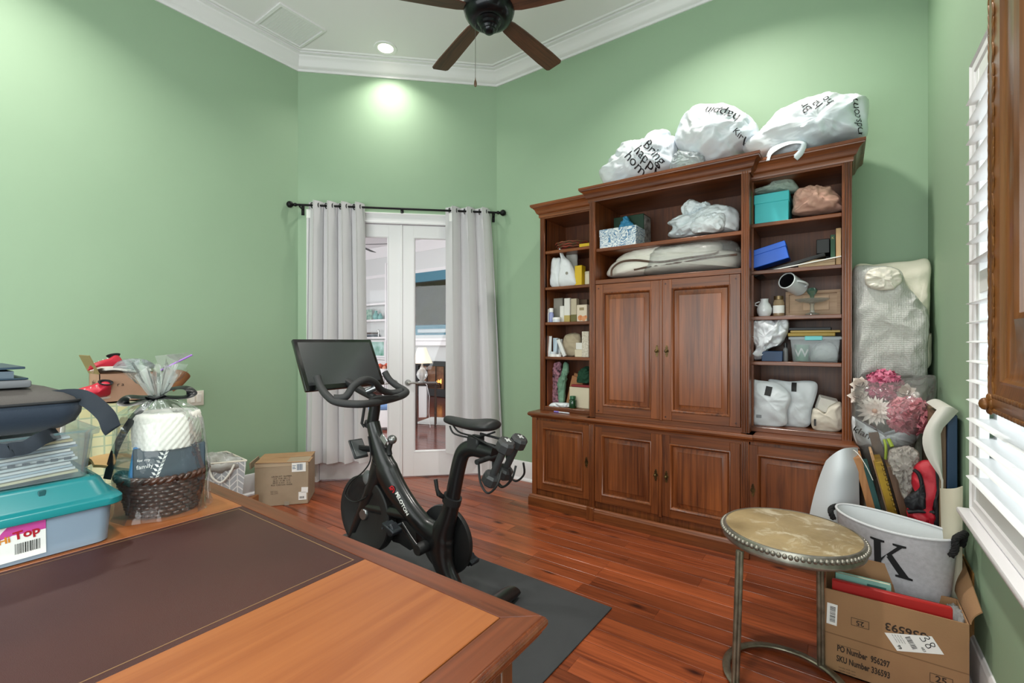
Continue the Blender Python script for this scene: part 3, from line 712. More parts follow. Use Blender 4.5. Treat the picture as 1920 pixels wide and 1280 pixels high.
b = B(); fluted(b, .0115, xR1, yu, .752, 2.40); b.out('fluted_stile', CH_V, u, True)
B().molding([(xR0 - .02, yu), (xR1, yu), (xR1, YB)], CORN, M=Mz).out('cornice', CH_H, u, True, 30)
# --- centre unit
xc0, xc1 = -1.525, -.450
u = thing('cabinet', 'wide centre cabinet with two tall panelled doors over two lower doors', 'cabinet', ((xc0 + xc1) / 2, YB, 0)); UC = u
yl, yc = 3.13, 3.15
B().box(xc0 + .02, xc1 - .02, yl + .02, YB, 0, .71).out('cupboard_box', CH_V, u, True, 0)
for a in (0, 1):
    x = (xc0, xc1 - .046)[a]
    b = B(); fluted(b, x, x + .046, yl - .002, .09, .708); b.out('fluted_post', CH_V, u, True)
    b = B(); fluted(b, x, x + .046, yc - .004, .756, 2.375); b.out('fluted_stile', CH_V, u, True)
    B().box(x - .006, x + .052, 3.102, 3.16, 0, .096, .003).out('plinth_block', CH_V, u, True)
B().molding([(xc0 - .005, yl), (xc1 + .005, yl)], PLINTH).out('plinth', CH_H, u, True, 30)
B().molding([(xc0 - .022, yl + .012), (xc1 + .022, yl + .012)], CPR).out('counter', CH_H, u, True, 30)
xm = -.990
panel_door(u, xc0 + .05, xm - .008, .140, .690, yl, -1.021, .41)
panel_door(u, xm + .008, xc1 - .05, .140, .690, yl, -.950, .41)
B().box(xm - .012, xm + .012, yl - .008, yl + .012, .13, .692, .004).out('centre_bead', CH_V, u, True)
B().box(xc0, xc1, yl + .003, yl + .03, .685, .712).out('rail', CH_H, u, True, 0)
# upper
zt = 2.46
B().box(xc0 + .04, xc1 - .04, YB - .012, YB, .752, 2.40).out('back_panel', CH_D, u, True, 0)
for a in (0, 1): x = (xc0 + .005, xc1 - .045)[a]; B().box(x, x + .04, yc + .02, YB, .752, 2.40).out('side_panel', CH_V, u, True, 0)
B().box(xc0 + .046, xc1 - .046, yc + .004, YB - .01, 2.363, 2.385).out('top_board', CH_H, u, True, 0)
B().box(xc0 + .046, xc1 - .046, yc, yc + .022, 2.363, 2.43, .001).out('top_rail', CH_H, u, True, 0)
B().box(xc0 + .046, xc1 - .046, yc + .012, YB - .012, 1.984, 2.010, .003).out('shelf', CH_H, u, True)
B().box(xc0 + .046, xc1 - .046, yc, YB - .012, 1.742, 1.775, .002).out('shelf', CH_H, u, True)
B().box(xc0 + .046, xc1 - .046, yc, yc + .024, .752, .786, .001).out('bottom_rail', CH_H, u, True)
panel_door(u, xc0 + .05, xm - .010, .788, 1.738, yc - .006, -1.018, 1.255, fr=.062)
panel_door(u, xm + .010, xc1 - .05, .788, 1.738, yc - .006, -.952, 1.255, fr=.062)
B().box(xm - .012, xm + .012, yc - .012, yc + .012, .782, 1.738, .004).out('centre_bead', CH_V, u, True)
PEG = mat('peg_plug', '#3A150A', .4)
b = B()
for x in (xc0 + .075, xc1 - .075, xm + .03):
    for z in (.81, 1.71): b.lathe([(0, 0), (.006, 0), (.006, .001), (0, .0015)], 10, frame_of((x, yc - .006, z), (1, 0, 0), (0, 0, 1)))
b.out('peg', PEG, u, True)
B().molding([(xc0 - .002, YB), (xc0 - .002, yc), (xc1 + .002, yc), (xc1 + .002, YB)], CORN, M=Matrix.Translation((0, 0, zt - .104))).out('cornice', CH_H, u, True, 30)

# ============================================================ what stands on the shelves
def put(o, label, cat, group=None): return props(o, label, cat, group)
def tilt(c, ax, deg): return Matrix.Translation(c) @ Matrix.Rotation(R(deg), 4, ax) @ Matrix.Translation(-Vector(c))
PW = MATS['paper_white']
WP = mat('white_pouch', '#E4E7EA', .42, bump=(30, .25)); CREAM = mat('cream_card', '#D9CDB4', .6); GREYC = mat('grey_card', '#8E8A80', .6)
KRAFT = mat('kraft_paper', '#A5714A', .75, var=(6, '#8F5F3C')); BLKINK = mat('black_ink', '#141414', .6)
def box_thing(name, label, cat, x0, x1, y0, y1, z0, z1, m, lid=None, group=None, rz=0, bev=.003, lidm=None):
    t = thing(name, label, cat, ((x0 + x1) / 2, (y0 + y1) / 2, z0), R(rz), group); hx, hy, h = (x1 - x0) / 2, (y1 - y0) / 2, z1 - z0
    if lid:
        B().box(-hx + .003, hx - .003, -hy + .003, hy - .003, 0, h - .002, bev).out('box_body', m, t)
        B().box(-hx, hx, -hy, hy, h - lid, h, bev).out('lid', lidm or m, t)
    else: B().box(-hx, hx, -hy, hy, 0, h, bev).out('box_body', m, t)
    return t
# ---- left unit, shelf by shelf (zoom coordinates of the photograph met with the plane y = 3.33)
def XL(px): return onY(*z4(px, 500), 3.33).x
s1, s2, s3, s4, s5 = 2.066, 1.768, 1.479, 1.195, .7845
t = thing('basket_bowl', 'shallow red and green woven bowl on the top shelf of the toiletries bookcase', 'bowl', (-1.80, 3.42, s1))
B().lathe([(0, .002), (.10, .004), (.135, .03), (.15, .062), (.143, .062), (.128, .034), (.095, .010), (0, .008)], 30).out('bowl', mat('red_basket', '#7E1F22', .7, var=(18, '#2E3B1E')), t)
b = B()
for k in range(3): b.tube([((.135 + .008 * k) * math.cos(a), (.135 + .008 * k) * math.sin(a), .022 + .018 * k + .003 * math.cos(14 * a)) for a in [2 * PI * j / 56 for j in range(56)]], .005, 6, True)
b.out('woven_bands', mat('green_band', '#3E4A26', .7, var=(26, '#A33A30')), t)
t = box_thing('yellow_packet', 'small flat yellow packet beside the red woven bowl', 'packet', -1.69, -1.595, 3.30, 3.36, s1, s1 + .03, mat('yellow_card', '#D8B31C', .5))
def pouch(name, label, pts, y, d, m, seed, floor, group=None, cat='pouch', k=3, crump=(9, .007)):
    b = B(); inflate(b, [Vector((x, y, z)) for x, z in pts], d, d * .8, 7, k, crump, seed, floor=floor, p=2.0, q_=.72)
    return put(b.out(name, m, smooth=70), label, cat, group)
P4 = lambda pl, y: [(lambda v: (v.x, v.z))(onY(*z4(a, c), y)) for a, c in pl]
pouch('refill_pouch', 'narrowest white refill pouch, at the outer end of the second shelf', P4([(120, 520), (119, 460), (121, 400), (135, 393), (145, 400), (148, 520)], 3.40), 3.42, .02, WP, 1, s2)
pouch('refill_pouch', 'white refill pouch with a square folded top, second shelf', P4([(142, 523), (140, 470), (148, 390), (168, 383), (190, 388), (188, 460), (186, 523)], 3.34), 3.34, .028, WP, 2, s2)
pp = pouch('spouted_pouch', 'large white pouch with a pointed spout on the second shelf', P4([(183, 520), (186, 440), (194, 375), (183, 338), (189, 336), (212, 378), (236, 398), (256, 440), (270, 500), (262, 519)], 3.32), 3.32, .038, WP, 3, s2)
pouch('crumpled_pouch', 'grey white pouch with a crimped top behind the spouted pouch', P4([(215, 515), (220, 420), (218, 358), (240, 350), (270, 352), (274, 410), (272, 515)], 3.43), 3.43, .03, mat('grey_pouch', '#B9B7B2', .6), 4, s2)
T_ = B().lathe([(0, 0), (.012, 0), (.012, .0008), (.009, .001), (.009, 0)], 16, frame_of((-1.79, 3.279, 1.87), (1, 0, 0), (0, 0, 1))).out('printed_emblem', GREYC, pp, True)
box_thing('yellow_box', 'tall yellow carton on the second shelf of the toiletries bookcase', 'box', -1.735, -1.672, 3.31, 3.38, s2, s2 + .16, MATS['yellow_card'])
t = thing('candle_tin', 'cream candle tin with a lid beside the tall yellow carton', 'candle', (-1.632, 3.36, s2))
B().lathe([(0, 0), (.034, 0), (.034, .088), (0, .088)], 20).out('tin', CREAM, t); B().lathe([(0, .088), (.035, .088), (.035, .108), (.03, .11), (0, .11)], 20).out('lid', mat('cream_lid', '#C9BFA6', .4), t)
# third shelf
box_thing('grey_carton', 'tall plain grey carton at the back of the third shelf', 'box', -1.972, -1.885, 3.38, 3.44, s3, s3 + .205, GREYC)
def bottle(name, label, x, y, z, r, h, m, capm, caph=.03, cat='bottle', group=None, neck=.5):
    t = thing(name, label, cat, (x, y, z), 0, group)
    B().lathe([(0, 0), (r * .92, 0), (r, .004), (r, h * .8), (r * .85, h * .9), (r * neck, h * .95), (r * neck, h)], 18).out('body', m, t)
    B().lathe([(0, h + caph), (r * neck * 1.15, h + caph), (r * neck * 1.25, h + caph - .003), (r * neck * 1.25, h - .002), (r * neck, h - .002)], 16).out('cap', capm, t)
    return t
LAV = mat('lavender_bottle', '#8F97C4', .3); WPL = mat('white_plastic', '#E6E6E4', .3); SIL = mat('silver_cap', '#B9B9BB', .25, .9)
bottle('lotion_bottle', 'lavender blue lotion bottle with a white cap on the third shelf', -1.952, 3.31, s3, .021, .085, LAV, WPL, .032, neck=.7)
bottle('white_bottle', 'small white bottle at the outer end of the third shelf', -1.987, 3.335, s3, .018, .09, WPL, WPL, .022, neck=.6)
box_thing('white_carton', 'slim white carton between the grey carton and tall boxes', 'box', -1.888, -1.848, 3.34, 3.38, s3, s3 + .135, mat('white_card', '#E2DFD9', .55))
c = box_thing('skincare_box', 'tall white two tone skincare carton on the third shelf', 'box', -1.842, -1.790, 3.33, 3.38, s3, s3 + .195, MATS['white_card'])
B().box(-.0265, .0265, -.0262, .0262, 0, .055, .001).out('gold_band', mat('pale_gold', '#B8A25E', .4), c)
c = box_thing('skincare_box', 'tall beige skincare carton beside the two tone one', 'box', -1.786, -1.735, 3.34, 3.39, s3, s3 + .19, mat('beige_card', '#BFB29A', .6))
B().box(-.026, .026, -.0256, .0256, 0, .06, .001).out('dark_band', mat('olive_band', '#6B6434', .5), c)
t = thing('cream_jar', 'low white cream jar in front of the grey carton', 'jar', (-1.895, 3.30, s3))
B().lathe([(0, 0), (.034, 0), (.034, .022), (0, .022)], 20).out('jar', mat('jar_label', '#C9D0D6', .4), t); B().lathe([(0, .022), (.035, .022), (.035, .038), (0, .039)], 20).out('lid', WPL, t)
c = box_thing('soap_box', 'squat cream carton with an orange fruit print on the third shelf', 'box', -1.722, -1.632, 3.32, 3.39, s3, s3 + .135, mat('cream_carton', '#DCCDB8', .55))
for k, (x, z, r_) in enumerate(((-.012, .03, .022), (.018, .024, .02), (.034, .034, .014))): B().lathe([(0, .0012), (r_, .0006), (r_, 0)], 18, frame_of((x, -.0352, z), (1, 0, 0), (0, 0, 1))).out('fruit_print', mat('orange_print', '#C4703A', .6, var=(30, '#E0A070')), c)
B().box(-.02, .02, -.0358, -.035, .09, .112).out('emblem', mat('emblem_brown', '#9A8866', .6), c, smooth=0)
bottle('amber_bottle', 'dark amber bottle at the inner back of the third shelf', -1.66, 3.47, s3, .026, .17, mat('amber_glass', '#3A2416', .2, coat=.4), BLKINK, .025)
box_thing('brown_carton', 'brown carton standing behind the beige skincare carton', 'box', -1.77, -1.70, 3.46, 3.52, s3, s3 + .19, mat('brown_card', '#6E5846', .6))
# fourth shelf
for k, (x, y, h, l) in enumerate(((-1.988, 3.34, .17, 'white squeeze tube standing on its cap at the outer end of the fourth shelf'), (-1.942, 3.36, .155, 'pale blue squeeze tube on the fourth shelf'), (-1.915, 3.39, .145, 'grey white squeeze tube behind the jars on the fourth shelf'))):
    t = thing('squeeze_tube', l, 'tube', (x, y, s4))
    B().lathe([(0, 0), (.018, 0), (.018, .03), (0, .03)], 16).out('cap', WPL, t)
    B().rings([[Vector((.019 * math.cos(a) * (1 + .25 * f), .019 * math.sin(a) * (1 - f) + .0012 * math.sin(a), .03 + (h - .03) * f)) for a in [2 * PI * j / 18 for j in range(18)]] for f in (0, .3, .6, .85, 1)]).out('tube_body', (WPL, mat('pale_blue_tube', '#B9CBD9', .35), mat('grey_tube', '#BFC3C6', .35))[k], t)
for k, (x, y, n, l) in enumerate(((-1.93, 3.30, 2, 'stack of two low white jars on the fourth shelf'), (-1.885, 3.31, 1, 'single low white jar on the fourth shelf'))):
    t = thing('cream_jar', l, 'jar', (x, y, s4))
    for q in range(n): B().lathe([(0, .021 * q), (.026, .021 * q), (.026, .021 * q + .012), (.027, .021 * q + .013), (.027, .021 * q + .02), (0, .021 * q + .021)], 18).out('jar', (WPL, MATS['jar_label'])[q], t)
LINEN = mat('linen_pouch', '#B7A88F', .85, bump=(220, .2))
pouch('linen_pouch', 'slumped beige linen pouch on the fourth shelf', P4([(198, 868), (200, 820), (212, 775), (240, 760), (270, 758), (288, 772), (290, 830), (288, 868)], 3.40), 3.40, .05, LINEN, 5, s4, crump=(8, .016))
c = thing('white_tube', 'slim white tube leaning against the beige linen pouch', 'tube', (-1.832, 3.33, s4)); c.rotation_euler = (0, R(-24), 0)
B().box(-.016, .016, -.012, .012, .004, .155, .005, seg=2).out('tube_body', WPL, c); B().box(-.013, .013, -.010, .010, .155, .165, .003).out('cap', SIL, c)
box_thing('small_box', 'small cream box with a gold foot on the fourth shelf', 'box', -1.745, -1.675, 3.33, 3.38, s4, s4 + .06, CREAM)
box_thing('small_box', 'little white box stacked on the cream box, fourth shelf', 'box', -1.738, -1.680, 3.335, 3.375, s4 + .0605, s4 + .115, MATS['white_card'])
box_thing('tall_box', 'tall white speckled carton at the inner end of the fourth shelf', 'box', -1.672, -1.612, 3.31, 3.36, s4, s4 + .205, mat('speckled_card', '#DAD3C6', .55, var=(90, '#B9AE9A')))
box_thing('small_box', 'small white box behind the tall speckled carton', 'box', -1.71, -1.66, 3.42, 3.47, s4, s4 + .17, MATS['white_card'])
# bottom shelf
def cloth(name, label, pts, y, d, m, seed, floor, cat='cloth', crump=(14, .018), k=3, lo=None):
    b = B(); inflate(b, [Vector((x, y, z)) for x, z in pts], d, d * .7, 8, k, crump, seed, floor=floor, p=2.2)
    return put(b.out(name, m, smooth=70), label, cat)
cloth('patterned_cloth', 'pink and black patterned cloth bundle on the bottom shelf', P4([(150, 1110), (148, 1000), (150, 920), (165, 905), (185, 908), (190, 960), (186, 1050), (188, 1110)], 3.40), 3.42, .03, mat('pink_pattern', '#C98FA0', .8, var=(40, '#2A1D26')), 3, s5)
cloth('green_ribbon_bag', 'pale green ribbon bag standing on the bottom shelf', P4([(180, 1108), (178, 1000), (196, 960), (205, 908), (222, 910), (226, 950), (212, 1000), (205, 1108)], 3.37), 3.38, .02, mat('pale_green_cloth', '#7FA58C', .7, var=(24, '#5F8570')), 6, s5, 'bag')
t = thing('paper_bag', 'brown kraft paper bag leaning on the bottom shelf', 'bag', (-1.81, 3.42, s5)); t.rotation_euler = (0, R(14), 0)
b = B(); b.box(-.055, .055, -.028, .028, 0, .25, .004); b.box(-.050, .050, -.004, .004, .25, .272, .001); b.out('bag_body', KRAFT, t)
cloth('green_cloth', 'dark green knitted cloth heaped on the cream box', P4([(280, 1010), (284, 965), (300, 935), (325, 925), (338, 950), (338, 1012)], 3.40), 3.40, .045, mat('dark_green_cloth', '#123F2A', .85), 8, .985)
c = box_thing('cream_box', 'square cream box with an olive side on the bottom shelf', 'box', -1.800, -1.612, 3.34, 3.46, s5, s5 + .165, CREAM, rz=-6)
B().box(.0945, .0955, -.058, .058, .004, .16).out('olive_side', mat('olive_card', '#6F7040', .6), c, smooth=0)
o = B().box(-1.79, -1.62, 3.35, 3.45, s5 + .166, s5 + .185, .006).out('red_cloth', mat('dull_red_cloth', '#8E3034', .8)); put(o, 'folded dull red cloth lying on the square cream box', 'cloth')
bottle('green_bottle', 'small dark green bottle with a green cap before the cream box', -1.752, 3.31, s5, .031, .075, mat('bottle_green', '#0F3D22', .2, coat=.5), mat('cap_green', '#1D5C38', .35), .022, neck=.6)
cloth('plastic_wrap', 'crumpled white plastic wrap at the front of the bottom shelf', P4([(140, 1128), (145, 1108), (180, 1105), (228, 1108), (232, 1128)], 3.31), 3.31, .03, mat('white_wrap', '#DDE2E6', .3), 4, s5, 'plastic', (20, .01))
t = thing('pen', 'lilac capped pen lying on the left counter ledge', 'pen', (-1.80, 3.205, .752), R(-3))
B().tube([(-.02, 0, .0062), (.075, 0, .0062)], .0055, 10).out('barrel', mat('clear_pen', '#C7CBD6', .2), t); B().tube([(-.065, 0, .0065), (-.02, 0, .0065)], .0065, 10).out('cap', mat('lilac_cap', '#7E6FC4', .3), t)

# ---- centre shelves
zc1, zc2 = 2.010, 1.775
DG = mat('dark_green_card', '#1B3B2B', .4)
c = box_thing('keepsake_box', 'dark green box with a black and white photo on its side, top shelf', 'box', -1.44, -1.20, 3.40, 3.56, zc1, zc1 + .275, DG)
B().box(.1202, .1212, -.072, .072, .01, .265).out('photo', mat('bw_photo', '#C9CBC9', .3, var=(22, '#1E201F')), c, smooth=0)
FLO = mat('blue_floral_card', '#E3EAEE', .5)
def floral(m):
    nt = m.node_tree; N = nt.nodes; Lk = nt.links
    tc = N.new('ShaderNodeTexCoord'); n = N.new('ShaderNodeTexNoise'); n.inputs['Scale'].default_value = 8; n.inputs['Detail'].default_value = 2; n.inputs['Distortion'].default_value = 2.6
    Lk.new(tc.outputs['Object'], n.inputs[0]); w = N.new('ShaderNodeMath'); w.operation = 'PINGPONG'; w.inputs[1].default_value = .055; Lk.new(n.outputs['Fac'], w.inputs[0])
    r_ = N.new('ShaderNodeValToRGB'); e = r_.color_ramp.elements; e[0].position = .008; e[1].position = .034; e[0].color = lin('#4E7FA8'); e[1].color = lin('#E6ECEE'); Lk.new(w.outputs[0], r_.inputs[0])
    Lk.new(r_.outputs[0], N['Principled BSDF'].inputs['Base Color'])
floral(FLO)
c = box_thing('floral_box', 'white gift box with a blue floral print in front of the green box', 'box', -1.465, -1.18, 3.185, 3.375, zc1, zc1 + .142, FLO, lid=.055)
b = B(); inflate(b, [Vector(p) for p in ((-1.37, 3.36, 2.153), (-1.375, 3.36, 2.20), (-1.345, 3.36, 2.245), (-1.335, 3.36, 2.27), (-1.31, 3.36, 2.265), (-1.295, 3.36, 2.235), (-1.262, 3.36, 2.20), (-1.258, 3.36, 2.153))], .03, .03, 6, 3, (22, .014), 4)
put(b.out('tissue_paper', mat('blue_tissue', '#3F8FB8', .6), smooth=60), 'bunch of blue tissue paper on the floral box lid', 'tissue')
FILMW = mat('white_carrier_plastic', '#CFD8DE', .3, var=(7, '#E6ECF0'))
P3 = lambda pl, y: [Vector(onY(*z3(a, c), y)) for a, c in pl]
b = B()
inflate(b, P3([(775, 800), (800, 755), (772, 730), (840, 695), (900, 690), (1000, 640), (1080, 640), (1140, 670), (1142, 765), (1100, 775), (960, 790), (850, 806)], 3.32), .10, .09, 9, 4, (11, .022), 2, floor=zc1, p=2)
inflate(b, P3([(850, 690), (845, 650), (880, 612), (910, 608), (935, 625), (990, 622), (988, 655), (950, 680), (910, 700)], 3.32), .06, .05, 7, 4, (17, .02), 5)
inflate(b, P3([(890, 745), (920, 700), (980, 685), (1060, 676), (1072, 730), (1050, 770), (960, 782), (900, 780)], 3.24), .05, .05, 7, 4, (18, .02), 8, floor=zc1)
put(b.out('carrier_bags', FILMW, smooth=60), 'heap of crumpled white carrier bags on the centre top shelf', 'plastic bags')
b = B()
lay = [(.015, 3.30, .0), (.085, 3.31, .03), (.155, 3.33, .06)]
t = thing('comforter', 'folded cream comforter with brown piping in clear plastic, centre shelf', 'bedding', (-.99, 3.36, zc2))
CMF = mat('cream_comforter', '#F0EDE4', .85, bump=(14, .25), var=(5, '#E2DED2'))
b = B()
inflate(b, P3([(455, 1012), (470, 960), (520, 925), (620, 895), (760, 885), (1138, 880), (1142, 960), (1100, 968), (800, 990), (560, 1012)], 3.34), .13, .13, 9, 4, (8, .012), 1, floor=zc2 + .002, p=2.6)
b.out('lower_fold', CMF, t, True, 70)
b = B(); inflate(b, P3([(500, 935), (560, 890), (690, 862), (860, 848), (1040, 825), (1040, 895), (900, 915), (700, 935), (560, 950)], 3.36), .15, .13, 9, 4, (8, .012), 3, p=2.4); b.out('upper_fold', CMF, t, True, 70)
PIP = mat('brown_piping', '#5A4438', .8)
b = B()
b.tube(catmull([Vector(onY(*z3(a, c), 3.20)) for a, c in ((470, 1008), (475, 970), (520, 935), (600, 925), (720, 935), (860, 915), (1000, 895), (1040, 880))], 5, False), .008, 6)
b.tube(catmull([Vector(onY(*z3(a, c), 3.215)) for a, c in ((590, 975), (700, 955), (850, 935), (1000, 910), (1135, 895))], 5, False), .007, 6)
b.out('piping', PIP, t, True)
b = B(); inflate(b, P3([(660, 1008), (665, 930), (700, 870), (860, 842), (1036, 822), (1140, 840), (1142, 968), (900, 1000)], 3.31), .155, .05, 8, 4, (16, .012), 6, floor=zc2 + .001, p=2.6)
b.out('clear_cover', film('clear_crinkle', '#FFFFFF', .82, .15, bump=(24, .5)), t, True, 60)
pass
# ---- right unit
P5 = lambda pl, y: [(lambda v: (v.x, v.z))(onY(*z5(a, c), y)) for a, c in pl]
TQ = mat('turquoise_card', '#3FBFC6', .5)
box_thing('turquoise_box', 'turquoise lidded shoe box on the top shelf by the pink bundle', 'box', -.445, -.252, 3.29, 3.55, s1, s1 + .185, TQ, lid=.06)
o = B().box(-.462, -.453, 3.28, 3.52, s1, s1 + .21, .001).out('green_folder', mat('leaf_green_folder', '#3F8A4E', .5)); put(o, 'upright green folder beside the turquoise shoe box', 'folder')
GCL = mat('grey_green_cloth', '#A9B8AE', .85, var=(16, '#8FA097'))
cloth('folded_cloth', 'grey green folded cloth on top of the turquoise box', P5([(80, 112), (90, 92), (130, 82), (180, 52), (230, 38), (262, 44), (290, 80), (282, 100), (220, 106), (150, 108)], 3.40), 3.40, .08, GCL, 6, s1 + .186, crump=(18, .012))
cloth('pink_bundle', 'round dusty pink cloth bundle on the top shelf', P5([(280, 205), (266, 170), (264, 130), (285, 98), (330, 85), (400, 82), (440, 92), (480, 125), (489, 160), (484, 185)], 3.38), 3.38, .10, mat('dusty_pink_cloth', '#CFA594', .85, var=(6, '#BF9383')), 11, s1 + .001, crump=(9, .030))
BLU = mat('royal_blue_card', '#1F63D8', .35)
M = tilt((-.35, 3.35, s2), 'Y', -14)
t = thing('blue_box', 'bright blue lidded box tilted on a black case', 'box', (-.355, 3.38, s2 + .048)); t.rotation_euler = (0, R(-14), 0)
B().box(-.105, .105, -.075, .075, -.004, .09, .003).out('box_body', BLU, t); B().box(-.108, .108, -.078, .078, .072, .108, .003).out('lid', BLU, t)
t = thing('black_case', 'thin black laptop case sloping under the blue box', 'case', (-.26, 3.40, s2 + .012)); t.rotation_euler = (0, R(-14), 0)
B().box(-.19, .20, -.11, .11, -.002, .020, .006, seg=2).out('shell', mat('matt_black', '#141518', .45), t)
o = B().box(-.19, .19, -.10, .10, -.003, .003, M=Matrix.Translation((-.18, 3.38, s2 + .020)) @ Matrix.Rotation(R(-8), 4, 'Y')).out('white_paper', PW, smooth=0); put(o, 'sheaf of white paper slipping out under the black laptop case', 'paper')
def book(name, label, x0, x1, y0, y1, z0, z1, m, title=None):
    t = thing(name, label, 'book', ((x0 + x1) / 2, (y0 + y1) / 2, z0)); hx, hy, h = (x1 - x0) / 2, (y1 - y0) / 2, z1 - z0
    B().box(-hx, hx, -hy, -hy + .002, 0, h).box(-hx, -hx + .002, -hy, hy, 0, h).box(hx - .002, hx, -hy, hy, 0, h).out('cover', m, t, smooth=0)
    B().box(-hx + .002, hx - .002, -hy + .002, hy - .004, .003, h - .003).out('pages', mat('page_paper', '#D9CFB8', .8), t, smooth=0)
    if title: B().text(title, .02, frame_of((0, -hy - .0002, h * .86), (1, 0, 0), (0, 0, 1))).out('lettering', mat('gilt_ink', '#B9A768', .5), t, smooth=0)
    return t
t = box_thing('black_box', 'black slant topped box between the black case and green book', 'box', -.115, -.048, 3.36, 3.50, s2 + .085, s2 + .172, mat('black_card', '#17181A', .5))
book('green_book', 'upright dark green book on the second shelf from the top', -.045, -.019, 3.33, 3.50, s2 + .046, s2 + .185, mat('green_cloth_cover', '#27513A', .6), 'K')
book('thick_book', 'thick black book upright behind the slant topped box', -.115, -.048, 3.51, 3.62, s2 + .052, s2 + .19, mat('book_black', '#1B1C1D', .5))
PINE = wood('pine_board', '#B08A5E', '#D2B083', 2, 9, .6, .05)
o = B().box(-.017, .008, 3.30, 3.44, s2, s2 + .215, .002).out('pine_board', PINE); put(o, 'upright pale pine board against the right bookcase side', 'board')
o = B().box(-.205, -.020, 3.30, 3.50, s2, s2 + .022, .002).out('pine_board', wood('pine_board_flat', '#A98C68', '#CDB391', 0, 9, .6, .05)); put(o, 'flat pale pine board, the lower of the stacked pair', 'board')
o = B().box(-.200, -.020, 3.31, 3.50, s2 + .0225, s2 + .044, .002).out('pine_board', MATS['pine_board_flat']); put(o, 'flat pale pine board, the upper of the stacked pair', 'board')
# third shelf: rolled mug, vase, jar, boards, glass dish
t = thing('white_mug', 'white cylinder mug lying tilted on the wooden frame, dark inside', 'mug', (-.235, 3.36, 1.675))
M = Matrix.Rotation(R(112), 4, 'X') @ Matrix.Rotation(0, 4, 'Z'); M = Matrix.Rotation(R(-28), 4, 'Z') @ Matrix.Rotation(R(72), 4, 'X')
CER = mat('white_ceramic', '#DDE2E6', .2, coat=.3)
B().lathe([(0, -.07), (.046, -.07), (.050, -.066), (.052, .07), (.047, .072), (.045, .068)], 28, M).out('body', CER, t)
B().lathe([(.045, .069), (.044, -.05), (0, -.055)], 28, M).out('dark_lining', mat('dark_lining', '#1B1A1C', .4), t)
b = B(); b.tube([M @ Vector(p) for p in [(.045 + .035 * math.sin(a), 0, .0 + .045 * math.cos(a)) for a in [PI * j / 10 for j in range(11)]]], .006, 8); b.out('handle', CER, t)
t = thing('bud_vase', 'small white jug shaped vase on the third shelf of the right bookcase', 'vase', (-.393, 3.35, s3))
B().lathe([(0, 0), (.030, 0), (.042, .025), (.044, .05), (.036, .075), (.024, .092), (.022, .108), (.025, .114), (.020, .114), (.019, .09)], 26).out('body', CER, t)
b = B(); b.tube([(-.035, 0, .07), (-.05, 0, .075), (-.052, 0, .088), (-.026, 0, .098)], .004, 8); b.out('handle', CER, t)
t = thing('labelled_jar', 'small glass jar with a white label beside the white vase', 'jar', (-.314, 3.36, s3))
B().lathe([(0, 0), (.030, 0), (.032, .006), (.032, .085), (.026, .1), (.026, .106)], 22).out('glass', mat('amber_wax', '#9B8468', .15, coat=.5), t)
B().lathe([(.0325, .02), (.0325, .068)], 22, caps=False).out('label', PW, t); B().lathe([(0, .128), (.027, .128), (.028, .106), (.026, .104)], 22).out('lid', mat('brass_lid', '#7E6B4E', .35, .8), t)
t = thing('wooden_tray', 'shallow pale wooden tray frame propped on the third shelf', 'frame', (-.137, 3.42, s3)); t.rotation_euler = (R(-4), 0, 0)
ASH = wood('ash_wood', '#8E6E50', '#B8977A', 0, 9, .55, .05)
B().molding([(-.143, 0), (-.143, .155), (.143, .155), (.143, 0)], [(0, .01), (0, -.022), (.018, -.022), (.018, .01)], True, 1, XZ).out('frame', ASH, t)
B().box(-.126, .126, -.002, .006, .016, .138).out('panel', wood('ash_panel', '#A5866A', '#C4A68A', 0, 7, .6, .05), t, smooth=0)
B().box(-.05, .085, -.009, -.002, .035, .125, .001).out('inner_board', mat('board_mount', '#C9A98C', .6), t)
GL = film('clear_glass', '#EFFFFA', .86, .03)
t = thing('glass_stand', 'clear glass pedestal dish standing in front of the wooden frame', 'dish', (-.135, 3.33, s3))
B().lathe([(0, 0), (.040, .001), (.036, .008), (.012, .018), (.010, .06), (.016, .072), (.07, .082), (.088, .094), (.090, .098), (.084, .097), (.066, .088), (0, .08)], 28).out('dish', GL, t)
B().lathe([(.0, .0985), (.010, .0995), (.012, .12), (.022, .132), (.030, .150), (.018, .165), (0, .168)], 18).out('glass_knob', film('green_glass', '#4E8C78', .55, .04), t)
# fourth shelf
cloth('crumpled_bag', 'crumpled white printed carrier bag on the fourth shelf', P5([(70, 868), (95, 820), (72, 760), (80, 700), (120, 682), (180, 690), (235, 685), (240, 740), (205, 800), (150, 822), (125, 866)], 3.36), 3.36, .085, mat('white_bag_plastic', '#DCE0E6', .32), 9, s4 + .001, 'bag', (13, .026))
box_thing('navy_box', 'small navy blue box under the crumpled carrier bag', 'box', -.402, -.287, 3.29, 3.40, s4, s4 + .065, mat('navy_card', '#1C3A5E', .5))
bottle('black_capped_bottle', 'tiny black capped bottle on the navy box', -.275, 3.34, s4 + .0, .014, .09, mat('grey_plastic', '#77797C', .4), mat('black_plastic', '#17181A', .4), .025)
t = thing('clear_bin', 'clear plastic bin with aqua clips holding white cloth, fourth shelf', 'bin', (-.122, 3.40, s4))
CLR = film('clear_bin_plastic', '#DDE8EE', .86, .1)
w0, w1, d_ = .112, .128, .085
def open_bin(w0, w1, d0, d1, h, th=.004):
    r = lambda w, d, z: [Vector((-w, -d, z)), Vector((w, -d, z)), Vector((w, d, z)), Vector((-w, d, z))]
    return B().rings([r(w0 - th, d0 - th, th), r(w1 - th, d1 - th, h), r(w1, d1, h), r(w0, d0, 0)])
